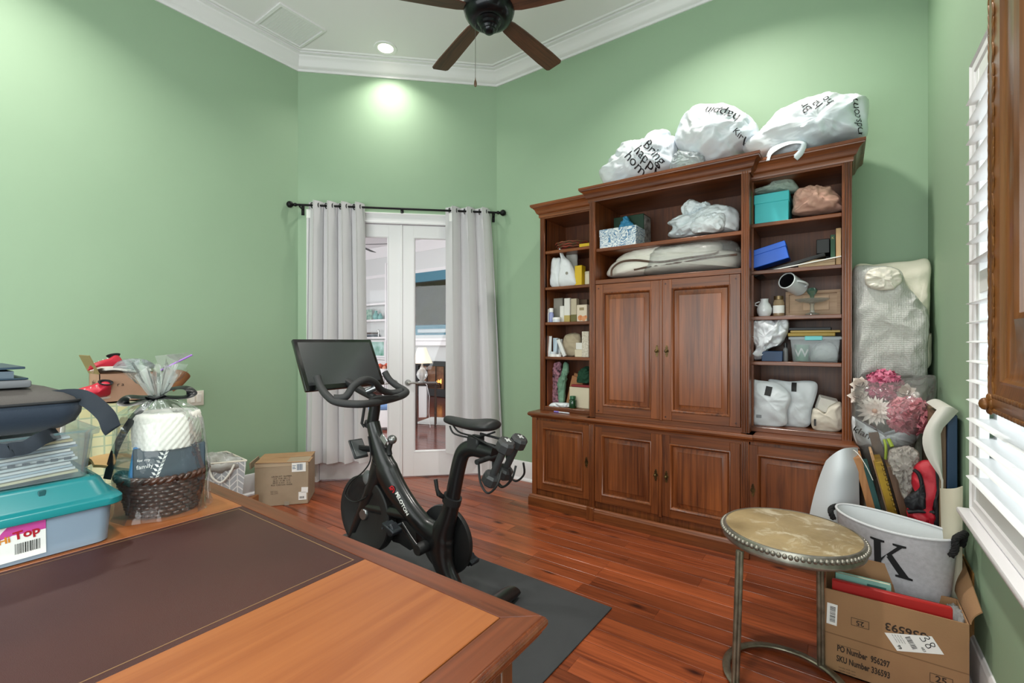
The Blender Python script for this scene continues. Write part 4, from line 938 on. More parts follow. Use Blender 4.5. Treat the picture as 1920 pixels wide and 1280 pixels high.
open_bin(.112, .126, .08, .09, .145).out('tub', CLR, t, smooth=0)
B().molding([(-.126, -.09), (-.126, .09), (.126, .09), (.126, -.09)], [(0, .138), (-.008, .138), (-.008, .152), (.004, .152)], True, 1).box(-.128, .128, -.092, .092, .150, .155, .002).out('lid', film('bin_lid_plastic', '#D3E0E8', .5, .1), t)
B().box(-.05, .04, -.102, -.09, .132, .158, .003).out('clip', mat('aqua_clip', '#63C3C9', .4), t)
t2 = thing('initial_cup', 'pale green cup with a white letter inside the clear bin', 'cup', (-.19, 3.365, s4 + .006))
cup = B().lathe([(0, 0), (.034, 0), (.040, .1), (.037, .1), (.031, .006), (0, .006)], 26).out('body', mat('sage_cup', '#6F9C86', .4), t2)
cup['label'] = 'plain sage body'
del cup['label']
print_on(cup, 'W', .075, (-.19, 3.30, s4 + .055), (1, 0, 0), (0, 0, 1), (0, 1, 0), PW, off=.002, bold=.008)
cloth('white_cloth', 'bundle of white cloth inside the clear bin', [(-.135, s4 + .006), (-.14, s4 + .06), (-.11, s4 + .11), (-.05, s4 + .12), (-.015, s4 + .09), (-.012, s4 + .01)], 3.40, .05, mat('white_muslin', '#DADADB', .85), 3, s4 + .006, crump=(16, .012))
YF = mat('yellow_frame_wood', '#A88A33', .5); DF = mat('dark_frame', '#20242B', .5)
o = B().box(-.262, -.02, 3.33, 3.52, s4 + .157, s4 + .178, .003).out('flat_frame', YF); put(o, 'flat gold edged frame lying lowest on the clear bin', 'frame', None)
o = B().box(-.250, .005, 3.34, 3.53, s4 + .1785, s4 + .193, .003).out('flat_frame', mat('tan_frame', '#B79A55', .5)); put(o, 'flat tan frame between the gold and dark ones on the clear bin', 'frame')
o = B().box(-.262, -.04, 3.36, 3.54, s4 + .1935, s4 + .212, .003).out('flat_frame', DF); put(o, 'flat dark frame lying topmost on the clear bin', 'frame')
# bottom shelf
MP = mat('white_mailer', '#D6DDE2', .38, bump=(18, .3))
p1 = pouch('mailing_pouch', 'nearer white mailing pouch with a black label on the bottom shelf', P5([(78, 1172), (75, 1100), (72, 975), (110, 968), (200, 985), (252, 1040), (235, 1110), (222, 1175)], 3.33), 3.33, .035, MP, 2, s5, crump=(8, .012))
p2 = pouch('mailing_pouch', 'rear white mailing pouch with a black label on the bottom shelf', P5([(225, 1178), (215, 1100), (190, 1040), (150, 966), (240, 972), (372, 980), (350, 1100), (332, 1178)], 3.40), 3.40, .035, MP, 5, s5, crump=(8, .012))
def patch(tgt, x, z, w, h, y, m, name, rot=0):
    T = bvh(tgt); vs = []; n = 5
    c, s_ = math.cos(R(rot)), math.sin(R(rot))
    for j in range(n + 1):
        for i in range(n + 1):
            a = (i / n - .5) * w; e = (j / n - .5) * h; px, pz = x + a * c - e * s_, z + a * s_ + e * c
            hh = T.ray_cast(Vector((px, y - .5, pz)), Vector((0, 1, 0)), 1.2)
            vs.append((hh[0] if hh[0] else Vector((px, y, pz))) + Vector((0, -.003, 0)))
    b = B(); b.add(vs, [(j * (n + 1) + i, j * (n + 1) + i + 1, (j + 1) * (n + 1) + i + 1, (j + 1) * (n + 1) + i) for j in range(n) for i in range(n)])
    return b.out(name, m, tgt, True)
patch(p1, -.365, 1.008, .036, .058, 3.33, BLKINK, 'black_label', -10); patch(p2, -.232, 1.035, .028, .055, 3.40, BLKINK, 'black_label')
patch(p1, -.418, .845, .03, .02, 3.33, mat('grey_print', '#8A8F94', .6), 'small_print')
t = thing('white_box', 'small tilted white box on the pouch bag, bottom shelf corner', 'box', (-.070, 3.40, .925)); t.rotation_euler = (R(12), R(14), R(12))
B().box(-.045, .05, -.035, .035, -.03, .055, .003).out('box_body', MATS['white_card'], t)
cloth('folded_bag', 'cream paper bag folded around a dark slot at the shelf corner', P5([(360, 1192), (352, 1110), (372, 1095), (410, 1120), (432, 1085), (486, 1072), (489, 1192)], 3.35), 3.35, .045, mat('cream_paper', '#D6CEC0', .7), 5, s5, 'bag', (12, .010))
o = B().box(-.125, -.115, 3.30, 3.34, s5 + .03, s5 + .07).out('dark_wallet', mat('dark_wallet_leather', '#1C1A1C', .5), smooth=0); put(o, 'small dark wallet between the mailing pouches and paper bag', 'wallet')

# ---- on top of the unit: three big printed carrier bags
BAG = mat('white_retail_bag', '#E2E6EA', .3, var=(4, '#D3DEE8'), coat=.1)
BAGI = mat('bag_ink', '#1B1C22', .45)
PB = lambda pl, y: [Vector(onY(*zbag(a, c), y)) for a, c in pl]
b = B(); o1 = PB([(35, 940), (110, 865), (215, 740), (310, 620), (420, 580), (520, 560), (600, 545), (655, 485), (740, 452), (812, 465), (812, 520), (880, 530), (900, 640), (880, 760), (870, 880), (560, 980), (300, 1080), (120, 1090)], 3.36)
inflate(b, o1, .14, .14, 10, 4, (6.5, .026), 3, floor=2.462, p=2, centre=onY(*zbag(480, 780), 3.36))
bag1 = put(b.out('printed_bag', BAG, smooth=70), 'smallest white carrier bag lying on the cabinet, black words on its side', 'bag')
b = B(); o2 = PB([(890, 600), (905, 500), (960, 380), (1040, 280), (1120, 225), (1240, 205), (1400, 198), (1520, 215), (1660, 270), (1760, 350), (1805, 420), (1808, 520), (1760, 620), (1600, 700), (1500, 800), (1250, 860), (1120, 790), (960, 700)], 3.37)
inflate(b, o2, .21, .17, 11, 4, (5, .028), 7, floor=2.462, p=2, centre=onY(*zbag(1350, 520), 3.37))
bag2 = put(b.out('printed_bag', BAG, smooth=70), 'round bulging white carrier bag standing in the middle of the cabinet top', 'bag')
b = B(); inflate(b, PB([(830, 900), (850, 790), (900, 700), (1000, 690), (1180, 720), (1200, 800), (1150, 870)], 3.25), .05, .05, 7, 4, (22, .02), 3, floor=2.462)
put(b.out('plastic_wrap', film('clear_wrap', '#EAF4FA', .45, .1, bump=(30, .6)), smooth=60), 'clear crinkled plastic wrap under the round bulging bag', 'plastic')
PB3 = lambda pl, y: [Vector(onY(*zbag3(a, c), y)) for a, c in pl]
b = B(); o3 = PB3([(30, 860), (180, 700), (330, 570), (460, 420), (540, 335), (760, 250), (960, 180), (1240, 98), (1500, 118), (1780, 135), (1832, 180), (1815, 400), (1795, 660), (1500, 740), (1250, 800), (900, 960), (500, 1000), (250, 1000)], 3.36)
inflate(b, o3, .19, .16, 11, 4, (5.5, .028), 5, floor=2.452, p=2.2, centre=onY(*zbag3(1120, 560), 3.36))
bag3 = put(b.out('printed_bag', BAG, smooth=70), 'largest white carrier bag sprawled over the cabinet end nearest the window', 'bag')
b = B()
for k in range(3):
    b.tube(catmull([Vector(onY(*zbag3(a, c + 25 * k), 3.215 - .01 * k)) for a, c in ((380, 960), (430, 850), (600, 740), (780, 690), (900, 710), (870, 830), (780, 930))], 5, False), [(.006, .016)] * 31, 8)
h_ = b.out('bag_handles', BAG, bag3, True)
dd = (0, 1, -.05)
for wd, pz, sz in (('Bring', (622, 672), 150), ('happin', (548, 768), 150), ('home', (428, 820), 150)):
    c = onY(*zbag(*pz), 3.2); e = onY(*zbag(pz[0] + 100, pz[1] + 118), 3.2) - c
    print_on(bag1, wd, sz / 6.0 * c.dot(Vector((-_s, _c, 0))) / F * 1.0, c, e, Vector((-e.z, 0, e.x)), dd, BAGI, off=.005, bold=0)
c = onY(*zbag(1622, 512), 3.2); e = onY(*zbag(1722, 592), 3.2) - c
print_on(bag2, 'Kirkla', .050, c, e, Vector((-e.z, 0, e.x)), dd, BAGI, bold=.0)
c = onY(*zbag(1400, 262), 3.2); e = onY(*zbag(1560, 295), 3.2) - c
print_on(bag2, 'happin', .085, c, -e, Vector((e.z, 0, -e.x)) * 1, dd, BAGI, off=.005, bold=0)
for wd, pz, dx, dy, sz in (('Br', (935, 275), 70, 75, .066), ('ha', (1085, 225), 75, 65, .066), ('ho', (1235, 172), 75, 60, .062)):
    c = onY(*zbag3(*pz), 3.2); e = onY(*zbag3(pz[0] - dx, pz[1] - dy), 3.2) - c
    print_on(bag3, wd, sz, c, e, Vector((-e.z, 0, e.x)), dd, BAGI, off=.005, bold=0)
c = onY(*zbag3(1700, 480), 3.2); e = onY(*zbag3(1680, 380), 3.2) - c
print_on(bag3, 'kirklands.com', .052, c, e, Vector((-e.z, 0, e.x)), dd, BAGI, off=.005, bold=0)
t = thing('picture_frame', 'black rimmed picture frame edge poking out under the smallest bag', 'frame', (-1.36, 3.235, 2.4605))
B().box(-.12, .10, -.02, .10, 0, .028, .008, seg=2).out('frame', mat('frame_black', '#0F0F12', .4), t); B().box(-.03, .11, -.026, -.02, .003, .024).out('printed_edge', mat('printed_edge', '#C9CCD6', .5, var=(60, '#39415E')), t, smooth=0)
# ============================================================ the desk and everything on and behind it
DZ = .77
desk = thing('writing_desk', 'large wooden executive desk with a brown leather writing surface in front', 'desk', (-1.305, .36, 0))
DX0, DX1, DY0, DY1 = -2.13, -.486, -.06, .79
DW_F = wood('desk_border_x', '#4C1F0E', '#7A3C20', 0, 5, .36, .15); DW_S = wood('desk_border_y', '#4E210F', '#7C3E22', 1, 5, .36, .15)
DW_P = wood('desk_top_panel', '#82431C', '#9C5C2E', 1, 4, .4, .12)
DW_B = wood('desk_body', '#4E2412', '#84492A', 2, 6, .4, .3)
B().box(DX0 + .004, DX1 - .004, DY0 + .004, DY1 - .004, DZ - .03, DZ - .004).out('top_core', DW_B, desk, True, 0)
ix0, ix1, iy0, iy1 = -2.06, -.552, .01, .735
def mitred(name, pts, m):
    b = B(); b.prism([(p[0], p[1]) for p in pts], .006, Matrix.Translation((0, 0, DZ - .006))); bmesh.ops.bevel(b.bm, geom=[e for e in b.bm.edges if all(v.co.z > DZ - .001 for v in e.verts)], offset=.0012, segments=1, affect='EDGES')
    return b.out(name, m, desk, True, 30)
g = .0012
mitred('border_board', [(DX0, DY1), (ix0, iy1 + g), (ix1, iy1 + g), (DX1, DY1)], DW_F)
mitred('border_board', [(DX0, DY0), (DX1, DY0), (ix1, iy0 - g), (ix0, iy0 - g)], DW_F)
mitred('border_board', [(DX1, DY1), (ix1 + g, iy1), (ix1 + g, iy0), (DX1, DY0)], DW_S)
mitred('border_board', [(DX0, DY0), (ix0 - g, iy0), (ix0 - g, iy1), (DX0, DY1)], DW_S)
LE0, LE1 = -1.632, -.980
mitred('wood_panel', [(LE1 + g, iy0), (ix1 - g, iy0), (ix1 - g, iy1), (LE1 + g, iy1)], DW_P)
mitred('wood_panel', [(ix0 + g, iy0), (LE0 - g, iy0), (LE0 - g, iy1), (ix0 + g, iy1)], DW_P)
LEA = mat('oxblood_leather', '#3A1B18', .46, bump=(900, .25), var=(3.5, '#43221D'), coat=.0, spec=.35)
le = B().box(LE0, LE1, iy0, iy1, DZ - .006, DZ - .0008, .0006).out('leather_inset', LEA, desk, True)
b = B(); q = .018
b.molding([(LE0 + q, iy0 + q), (LE0 + q, iy1 - q), (LE1 - q, iy1 - q), (LE1 - q, iy0 + q)], [(0, DZ - .001), (0, DZ - .0004), (.0024, DZ - .0004), (.0024, DZ - .001)], True, 1)
b.out('tooled_gilt_line', mat('tooled_gilt', '#8A6A4A', .4, .3), le, True, 0)
edge = [(-.012, DZ - .0005), (-.002, DZ - .0005), (.004, DZ - .004), (.008, DZ - .011), (.008, DZ - .018), (.004, DZ - .026), (-.001, DZ - .029), (-.001, DZ - .034), (-.008, DZ - .044), (-.012, DZ - .046)]
B().molding([(DX0, DY0), (DX0, DY1), (DX1, DY1), (DX1, DY0)], edge, True, -1).out('edge_molding', wood('desk_edge', '#5C2A14', '#87492A', 0, 5, .18, .8), desk, True, 50)
for xa, xb in ((-2.08, -1.68), (-.93, -.53)):
    p = B().box(xa, xb, DY0 + .05, DY1 - .05, .08, DZ - .046).out('pedestal', DW_B, desk, True, 0)
    B().molding([(xa, DY0 + .05), (xa, DY1 - .05), (xb, DY1 - .05), (xb, DY0 + .05)], [(0, 0), (.014, 0), (.014, .07), (.006, .08), (0, .088), (-.004, .088), (-.004, 0)], True, -1).out('pedestal_plinth', DW_B, p, True, 30)
    for z0, z1 in ((.11, .40), (.415, .56), (.575, .71)):
        dr = B().box(xa + .03, xb - .03, DY0 + .036, DY0 + .06, z0, z1, .006).out('drawer', DW_B, p, True)
    for xx in (xa, xb):
        yy0, yy1 = DY0 + .09, DY1 - .09; s = 1 if xx == xb else -1
        M = Matrix(((0, 0, s, xx), (1, 0, 0, 0), (0, 1, 0, 0), (0, 0, 0, 1)))
        B().molding([(yy0, .14), (yy0, .70), (yy1, .70), (yy1, .14)], [(0, -.002), (0, .006), (.012, .004), (.016, -.002)], True, 1, M).out('side_molding', DW_B, p, True, 40)
    for yy in (DY1 - .055,):
        B().box(xb - .03, xb + .006, yy - .03, yy + .006, .08, DZ - .046, .003).out('corner_stile', DW_B, p, True)
B().box(-1.68, -.93, DY1 - .08, DY1 - .06, .30, DZ - .046).out('modesty_panel', DW_B, desk, True, 0)
B().box(-1.68, -.93, DY0 + .06, DY0 + .08, DZ - .14, DZ - .046).out('kneehole_drawer', DW_B, desk, True, 0)

# --- storage bin with a teal lid
BINP = film('frosted_bin', '#D2E8FF', .38, .3)
bx0, bx1, by0, by1 = -2.05, -1.630, -.13, .412
bn = thing('storage_bin', 'frosted storage bin with a teal lid at the end of the leather desk top', 'bin', ((bx0 + bx1) / 2, (by0 + by1) / 2, DZ))
r = lambda i, z: [Vector((bx0 + i, by0 + i, z)), Vector((bx1 - i, by0 + i, z)), Vector((bx1 - i, by1 - i, z)), Vector((bx0 + i, by1 - i, z))]
def rrect(x0, x1, y0, y1, rad, z, n=5):
    o = []
    for cx_, cy_, a0 in ((x1 - rad, y1 - rad, 0), (x0 + rad, y1 - rad, 90), (x0 + rad, y0 + rad, 180), (x1 - rad, y0 + rad, 270)):
        for k in range(n + 1): a = R(a0 + 90 * k / n); o.append(Vector((cx_ + rad * math.cos(a), cy_ + rad * math.sin(a), z)))
    return o
rq = lambda i, z, rad=.03: rrect(bx0 + i, bx1 - i, by0 + i, by1 - i, rad, z)
B().rings([rq(.03, DZ + .006), rq(.022, DZ + .05), rq(.014, DZ + .10), rq(.012, DZ + .102), rq(.010, DZ + .114), rq(.006, DZ + .114), rq(.010, DZ + .098), rq(.026, DZ + .012)][::1], caps=False).rings([rq(.022, DZ + .003), rq(.016, DZ + .004), rq(.010, DZ + .095)], caps=False).box(bx0 + .03, bx1 - .03, by0 + .03, by1 - .03, DZ, DZ + .004).out('tub', BINP, bn, True, 50)
TEALP = mat('teal_lid_plastic', '#12787E', .32, coat=.1)
ql = lambda i, z, rad=.04: rrect(bx0 - .012 + i, bx1 + .012 - i, by0 - .012 + i, by1 + .012 - i, rad, z)
B().rings([ql(.002, DZ + .105), ql(0, DZ + .107), ql(0, DZ + .122), ql(.004, DZ + .127), ql(.016, DZ + .129), ql(.022, DZ + .134), ql(.038, DZ + .172), ql(.046, DZ + .180), ql(.060, DZ + .182, .03), ql(.066, DZ + .178, .03)]).out('lid', TEALP, bn, True, 40)
RUBT = mat('dark_teal_rubber', '#0D4C50', .6)  # darker teal for the lid slots
B().box(bx1 - .026, bx1 - .02, .255, .270, DZ + .133, DZ + .172, .002).out('lid_slot', RUBT, bn, True)
B().box(bx1 - .11, bx1 - .05, by1 - .05, by1 - .042, DZ + .179, DZ + .1835, .002).out('lid_slot', RUBT, bn, True)
# the retail label on the bin
M = frame_of((bx1 - .012, .222, DZ + .060), (0, 1, .02), (.06, 0, 1))
lb = B().box(-.052, .046, -.046, .046, 0, .0012, M=M).out('label', PW, bn, True, 0)
B().box(-.052, -.041, -.046, .046, .0012, .0016, M=M).out('blue_strip', mat('label_blue', '#2C6FC0', .5), lb, True, 0)
B().add and None
b = B(); b.add([M @ Vector(p) for p in ((-.041, .012, .0016), (-.012, .018, .0016), (.046, .016, .0016), (.046, .044, .0016), (-.018, .044, .0016), (-.03, .03, .0016))], [(0, 1, 2, 3, 4, 5)]); b.out('pink_field', mat('label_pink', '#C94D9E', .5), lb, True, 0)
MIX = Matrix.Rotation(R(4), 4, 'Z')
B().text('Top', .028, M @ Matrix.Translation((.012, .016, .0020)) @ Matrix.Rotation(R(5), 4, 'Z'), bold=.03).out('lettering', mat('label_red', '#B01D2C', .5), lb, True, 0)
B().text('Hi', .022, M @ Matrix.Translation((-.026, .010, .0020)) @ Matrix.Rotation(R(5), 4, 'Z'), bold=.03).out('lettering', mat('label_orange', '#D98A2C', .5), lb, True, 0)
def barcode(M, w, h, n, seed):
    rg = random.Random(seed); b = B(); x = -w / 2
    while x < w / 2:
        d = rg.choice((.5, .8, 1.4)) * w / n; b.add([M @ Vector(p) for p in ((x, -h / 2, 0), (min(x + d, w / 2), -h / 2, 0), (min(x + d, w / 2), h / 2, 0), (x, h / 2, 0))], [(0, 1, 2, 3)]); x += d + rg.choice((.5, .9, 1.1)) * w / n
    return b
barcode(M @ Matrix.Translation((.014, -.018, .0018)), .045, .026, 30, 4).out('barcode', BLKINK, lb, True, 0)
o = B().box(bx0 + .05, bx1 - .05, by0 + .1, by1 - .06, DZ + .008, DZ + .052, .004, M=Matrix.Rotation(0, 4, 'Z')).out('paper_stack', mat('stack_paper', '#E7EAF0', .7), None); put(o, 'stack of white paper inside the frosted bin', 'paper')
o = B().box(bx0 + .06, bx1 - .04, .20, .30, DZ + .053, DZ + .094, .004).out('blue_notebook', mat('notebook_blue', '#24619A', .5)); put(o, 'blue notebook inside the frosted bin', 'notebook')
# --- clear bin of papers on top
cx0, cx1, cy0, cy1 = -2.04, -1.672, -.20, .370; cz = DZ + .183
cb = thing('document_bin', 'clear plastic document bin of papers standing on the teal lid', 'bin', ((cx0 + cx1) / 2, (cy0 + cy1) / 2, cz))
cr = lambda i, z, rad=.02: rrect(cx0 + i, cx1 - i, cy0 + i, cy1 - i, rad, z)
CLRD = film('clear_document_bin', '#E6F0FA', .86, .1, .5)
B().rings([cr(.012, cz + .004), cr(.012, cz), cr(.0, cz + .112), cr(-.010, cz + .114), cr(-.012, cz + .126), cr(-.006, cz + .128), cr(.004, cz + .118), cr(.016, cz + .005)], caps=False).box(cx0 + .02, cx1 - .02, cy0 + .02, cy1 - .02, cz, cz + .003).out('tub', CLRD, cb, True, 50)
rg = random.Random(2)
pc = ('#E8D9B0', '#EEF1F4', '#C7D6E2', '#F1F2F2', '#DDE6E8', '#E9EDF0', '#BFCBD6', '#EFEFEA', '#8FA0B0', '#E6E9EC', '#D8C58E', '#DDE6F0')
for k in range(12):
    z0 = cz + .005 + .0085 * k; s0 = rg.uniform(0, 6)
    def fn(u, v, z0=z0, s0=s0, k=k): return Vector((cx0 + .03 + (cx1 - cx0 - .055 - .004 * (k % 3)) * u, cy0 + .03 + (cy1 - cy0 - .060 - .005 * (k % 4)) * v, z0 + .0022 * math.sin(v * 7 + s0 * .15) + .002 * math.sin(u * 4 + v * 3) + .008 * v * v * .4))
    o = B().sheet(fn, 6, 14, .0058).out('papers', mat('papers_%d' % k, pc[k], .65), None, smooth=50)
    put(o, '%s wavy sheaf of papers from the bottom of the clear document bin' % ('first', 'second', 'third', 'fourth', 'fifth', 'sixth', 'seventh', 'eighth', 'ninth', 'tenth', 'eleventh', 'topmost twelfth')[k], 'papers', 'papers in the document bin')
o = B(); 
for k in range(13): o.box(cx1 - .0260, cx1 - .0245, .0 + .026 * k, .014 + .026 * k, cz + .049, cz + .056)
o.out('tab_row', mat('tab_ink', '#3A424C', .6), cb, True, 0)['kind'] = 'stuff'
# --- laptop bag
lbz = cz + .130
bag = thing('laptop_bag', 'dark navy laptop bag with a shoulder strap lying on the clear document bin', 'bag', (-1.86, .05, lbz))
NAVY = mat('navy_nylon', '#1B2A3C', .7, bump=(500, .15), sheen=.2); TAUPE = mat('taupe_nylon', '#4A4644', .75, bump=(500, .15))
gx0, gx1, gy0, gy1 = -2.08, -1.655, -.30, .352
gr = lambda i, z, rad=.05: rrect(gx0 + i, gx1 - i, gy0 + i, gy1 - i, rad, z, 6)
B().rings([gr(.055, lbz + .000), gr(.035, lbz + .006), gr(.014, lbz + .022), gr(.004, lbz + .045), gr(.002, lbz + .064), gr(.006, lbz + .078)]).out('bag_body', NAVY, bag, True, 60)
B().rings([gr(.007, lbz + .0785), gr(.012, lbz + .088), gr(.03, lbz + .100), gr(.07, lbz + .112, .06), gr(.12, lbz + .116, .05)]).out('bag_top', TAUPE, bag, True, 60)
B().tube([p for p in gr(.003, lbz + .079)], .004, 6, True).out('piping', mat('black_webbing', '#0E1218', .7), bag, True)
STR = mat('strap_webbing', '#15202C', .75, bump=(300, .3), stretch=(1, 1, 6))
def ribbon(pts, w, th, side, k=7):
    C = catmull([Vector(p) for p in pts], k, False); 
    return B().tube(C, [(th, w)] * len(C), 8, up=side)
pz = lambda px, py, x: onX(px, py, x)
b = ribbon([(-1.72, .29, lbz + .085), (-1.68, .345, lbz + .085), pz(196, 775, -1.64), pz(208, 800, -1.62), pz(212, 806, -1.62)], .021, .0018, (1, 0, .2))
b.out('strap', STR, bag, True, 60)
b = ribbon([(-1.70, .10, lbz - .008), pz(2, 845, -1.64), pz(25, 842, -1.635), pz(50, 838, -1.635), pz(78, 822, -1.635), (-1.70, .30, lbz - .006)], .017, .0018, (1, 0, .25))
b.out('strap', STR, bag, True, 60)
o = B().box(-2.08, -1.72, -.2, .255, lbz + .117, lbz + .137, .006, seg=2).out('document_sleeve', mat('grey_sleeve', '#6B6E74', .6)); put(o, 'flat grey document sleeve lying on the navy laptop bag', 'sleeve')
t = thing('ring_binder', 'thin dark blue binder topmost on the grey sleeve', 'binder', (-1.9, .03, lbz + .138)); 
B().box(-.16, .17, -.2, .22, 0, .004, .001).box(-.17, .17, -.2, .215, .022, .028, .001, M=Matrix.Rotation(R(1.5), 4, 'X')).out('cover', mat('binder_blue', '#22384A', .5), t); B().box(-.158, .160, -.19, .195, .004, .022).out('pages', mat('binder_pages', '#5E6C7A', .7), t, smooth=0)

# --- gift basket in cellophane
gc = Vector((-1.812, .572, DZ))
gb = thing('gift_basket', 'dark woven gift basket wrapped in clear cellophane with a black bow', 'gift basket', gc)
WK = mat('dark_wicker', '#2A1812', .35, coat=.3, var=(30, '#4A2A1C'))
b = B(); b.lathe([(0, .002), (.085, .002), (.085, .006), (0, .006)], 24)
ns = 22
for k in range(9):
    z = .010 + .0125 * k; r0 = .088 + .0028 * k
    pts = []
    for j in range(ns * 4):
        a = 2 * PI * j / (ns * 4); pts.append((( r0 + .0045 * math.sin(ns * a / 1 + PI * (k % 2))) * math.cos(a) * 1.06, (r0 + .0045 * math.sin(ns * a + PI * (k % 2))) * math.sin(a), z))
    b.tube(pts, (.0068), 6, True)
wv = b.out('weave', WK, gb, smooth=60); wv['kind'] = 'stuff'
b = B()
for k in range(2): b.tube([((.116 + .006 * math.cos(18 * a + PI * k)) * math.cos(a) * 1.06, (.116 + .006 * math.cos(18 * a + PI * k)) * math.sin(a), .123 + .006 * math.sin(18 * a + PI * k)) for a in [2 * PI * j / 120 for j in range(120)]], .0075, 6, True)
b.out('braided_rim', WK, gb, smooth=60)
# contents
tw = thing('rolled_blanket', 'thick white knitted blanket roll in the cellophane gift basket', 'blanket', gc + Vector((.005, .010, .205)))
KN = mat('white_chenille', '#E6E3DC', .95, sheen=.4)
def knit(v, a):
    rr_ = math.hypot(v.x, v.y)
    if rr_ < .05: return v
    k = 1 + .018 * math.sin(34 * a + (v.z * 240)) * 1.0 + .018 * math.sin(30 * a - v.z * 260)
    return Vector((v.x * k, v.y * k, v.z))
prf = [(.06, .0)] + [(.089 + .004 * math.sin(PI * i / 20), .004 + .1 * i / 20) for i in range(21)] + [(.086, .113), (.07, .117), (.05, .114), (.046, .108), (.036, .112), (.02, .115), (0, .112)]
B().lathe(prf, 110, fn=knit).out('roll', KN, tw, smooth=70)
cdv = Vector((-1.815, .565)).normalized()
fx = frame_of(gc + Vector((.060, -.022, .145)), Vector((-cdv.y, cdv.x, 0)) * -1, Vector((-cdv.x * .0, 0, 1)))
ca = thing('gift_card_box', 'dark slate gift box with white leaf sprigs in the gift basket', 'box', gc + Vector((.02, .01, .09)), math.atan2(-cdv.x, cdv.y) * 1.0)
ca.rotation_euler = (R(-3), 0, math.atan2(.815 - 0, .0) * 0 + R(72))
SLB = mat('slate_blue_card', '#33424E', .45)
B().box(-.092, .095, -.055, .055, 0, .125, .004).out('box_body', SLB, ca)
B().box(-.108, -.0925, -.05, .055, -.01, .115, .004, M=Matrix.Rotation(R(8), 4, 'Y')).out('blue_side', mat('bright_blue_card', '#1F72B0', .4), ca)
b = B()
for (sx, sz, n_) in ((-.022, .018, 7), (-.038, -.03, 5)):
    for k in range(n_):
        z = sz + .012 * k; x = sx + .004 * k
        for s in (-1, 1):
            b.add([Vector(p) for p in ((x, -.0558, z + .055), (x + s * .007, -.0558, z + .056), (x + s * .012, -.0558, z + .066), (x + s * .004, -.0558, z + .063))], [(0, 1, 2, 3)])
    b.tube([(sx, -.0556, sz + .05), (sx + .004 * n_, -.0556, sz + .05 + .012 * n_)], .0008, 5)
b.text('for my', .012, frame_of((-.065, -.0557, .088), (1, 0, 0), (0, 0, 1))).text('family', .018, frame_of((-.062, -.0557, .068), (1, 0, .05), (0, 0, 1)))
b.out('white_print', PW, ca, smooth=0)
# cellophane
CEL = film('cellophane', '#FFFFFF', .965, .06, .5, bump=(9, .25))
def cel(v, a):
    z = v.z; k = 1 + (.05 * noise.noise(Vector((math.cos(a) * 2.2, math.sin(a) * 2.2, z * 9))) + .035 * ridged(Vector((math.cos(a) * .5, math.sin(a) * .5, z * .8)), 4, 3))
    g = max(0, min(1, (z - .33) / .04)); k += g * .22 * math.sin(13 * a + z * 4)
    if z < .05: k += (.05 - z) * 2.0 * max(0, noise.noise(Vector((math.cos(a) * 1.8, math.sin(a) * 1.8, 3))))
    q = Vector((v.x * k, v.y * k, z + (.018 * math.sin(7 * a + 1) + .014 * math.sin(11 * a) if z > .42 else 0)))
    return q + Vector((-.006, -.016, 0)) * max(0, (z - .1) / .3)
B().lathe([(.132, .002), (.126, .02), (.124, .06), (.127, .12), (.123, .18), (.119, .24), (.114, .29), (.100, .325), (.06, .350), (.020, .366), (.017, .374), (.022, .385), (.040, .415), (.058, .445), (.072, .470)], 84, fn=cel).out('cellophane_wrap', CEL, gb, smooth=80)
def cel2(v, a): 
    k = 1 + .3 * math.sin(9 * a + v.z * 3) + .1 * math.sin(17 * a); return Vector((v.x * k - .006, v.y * k - .016, v.z + .02 * math.sin(5 * a)))
B().lathe([(.014, .370), (.020, .39), (.034, .42), (.046, .455)], 64, fn=cel2).out('cellophane_ruffle', film('cellophane_ruffle_film', '#FFFFFF', .72, .1, .5), gb, smooth=80)
RIB = mat('black_satin', '#0B0D11', .35)
kx = gc + Vector((-.006, -.018, .370))
side = Vector((.40, .915, 0)).normalized()
def loop(s, up):
    return ribbon([kx, kx + side * (s * .035) + Vector((0, 0, .018 + up)), kx + side * (s * .075) + Vector((.01, 0, .022 + up)), kx + side * (s * .088) + Vector((.02, 0, .002 + up)), kx + side * (s * .06) + Vector((.03, 0, -.006 + up * .5)), kx + Vector((.012, 0, 0))], .016, .0012, (.3, -.1, 1))
for s, up in ((1, .004), (-1, -.018)): loop(s, up).out('ribbon_loop', RIB, gb, True, 70)
B().tube([kx + Vector((.020 * math.cos(a), .020 * math.sin(a), .003 * math.sin(3 * a))) for a in [2 * PI * j / 20 for j in range(20)]], [(.004, .010)] * 20, 8, True, up=(0, 0, 1)).out('ribbon_knot', RIB, gb, True)
ribbon([kx, kx + side * -.06 + Vector((.03, 0, -.05)), kx + side * -.11 + Vector((.045, 0, -.14)), kx + side * -.135 + Vector((.05, 0, -.24))], .012, .0012, (.5, -.6, .2)).out('ribbon_tail', RIB, gb, True, 70)

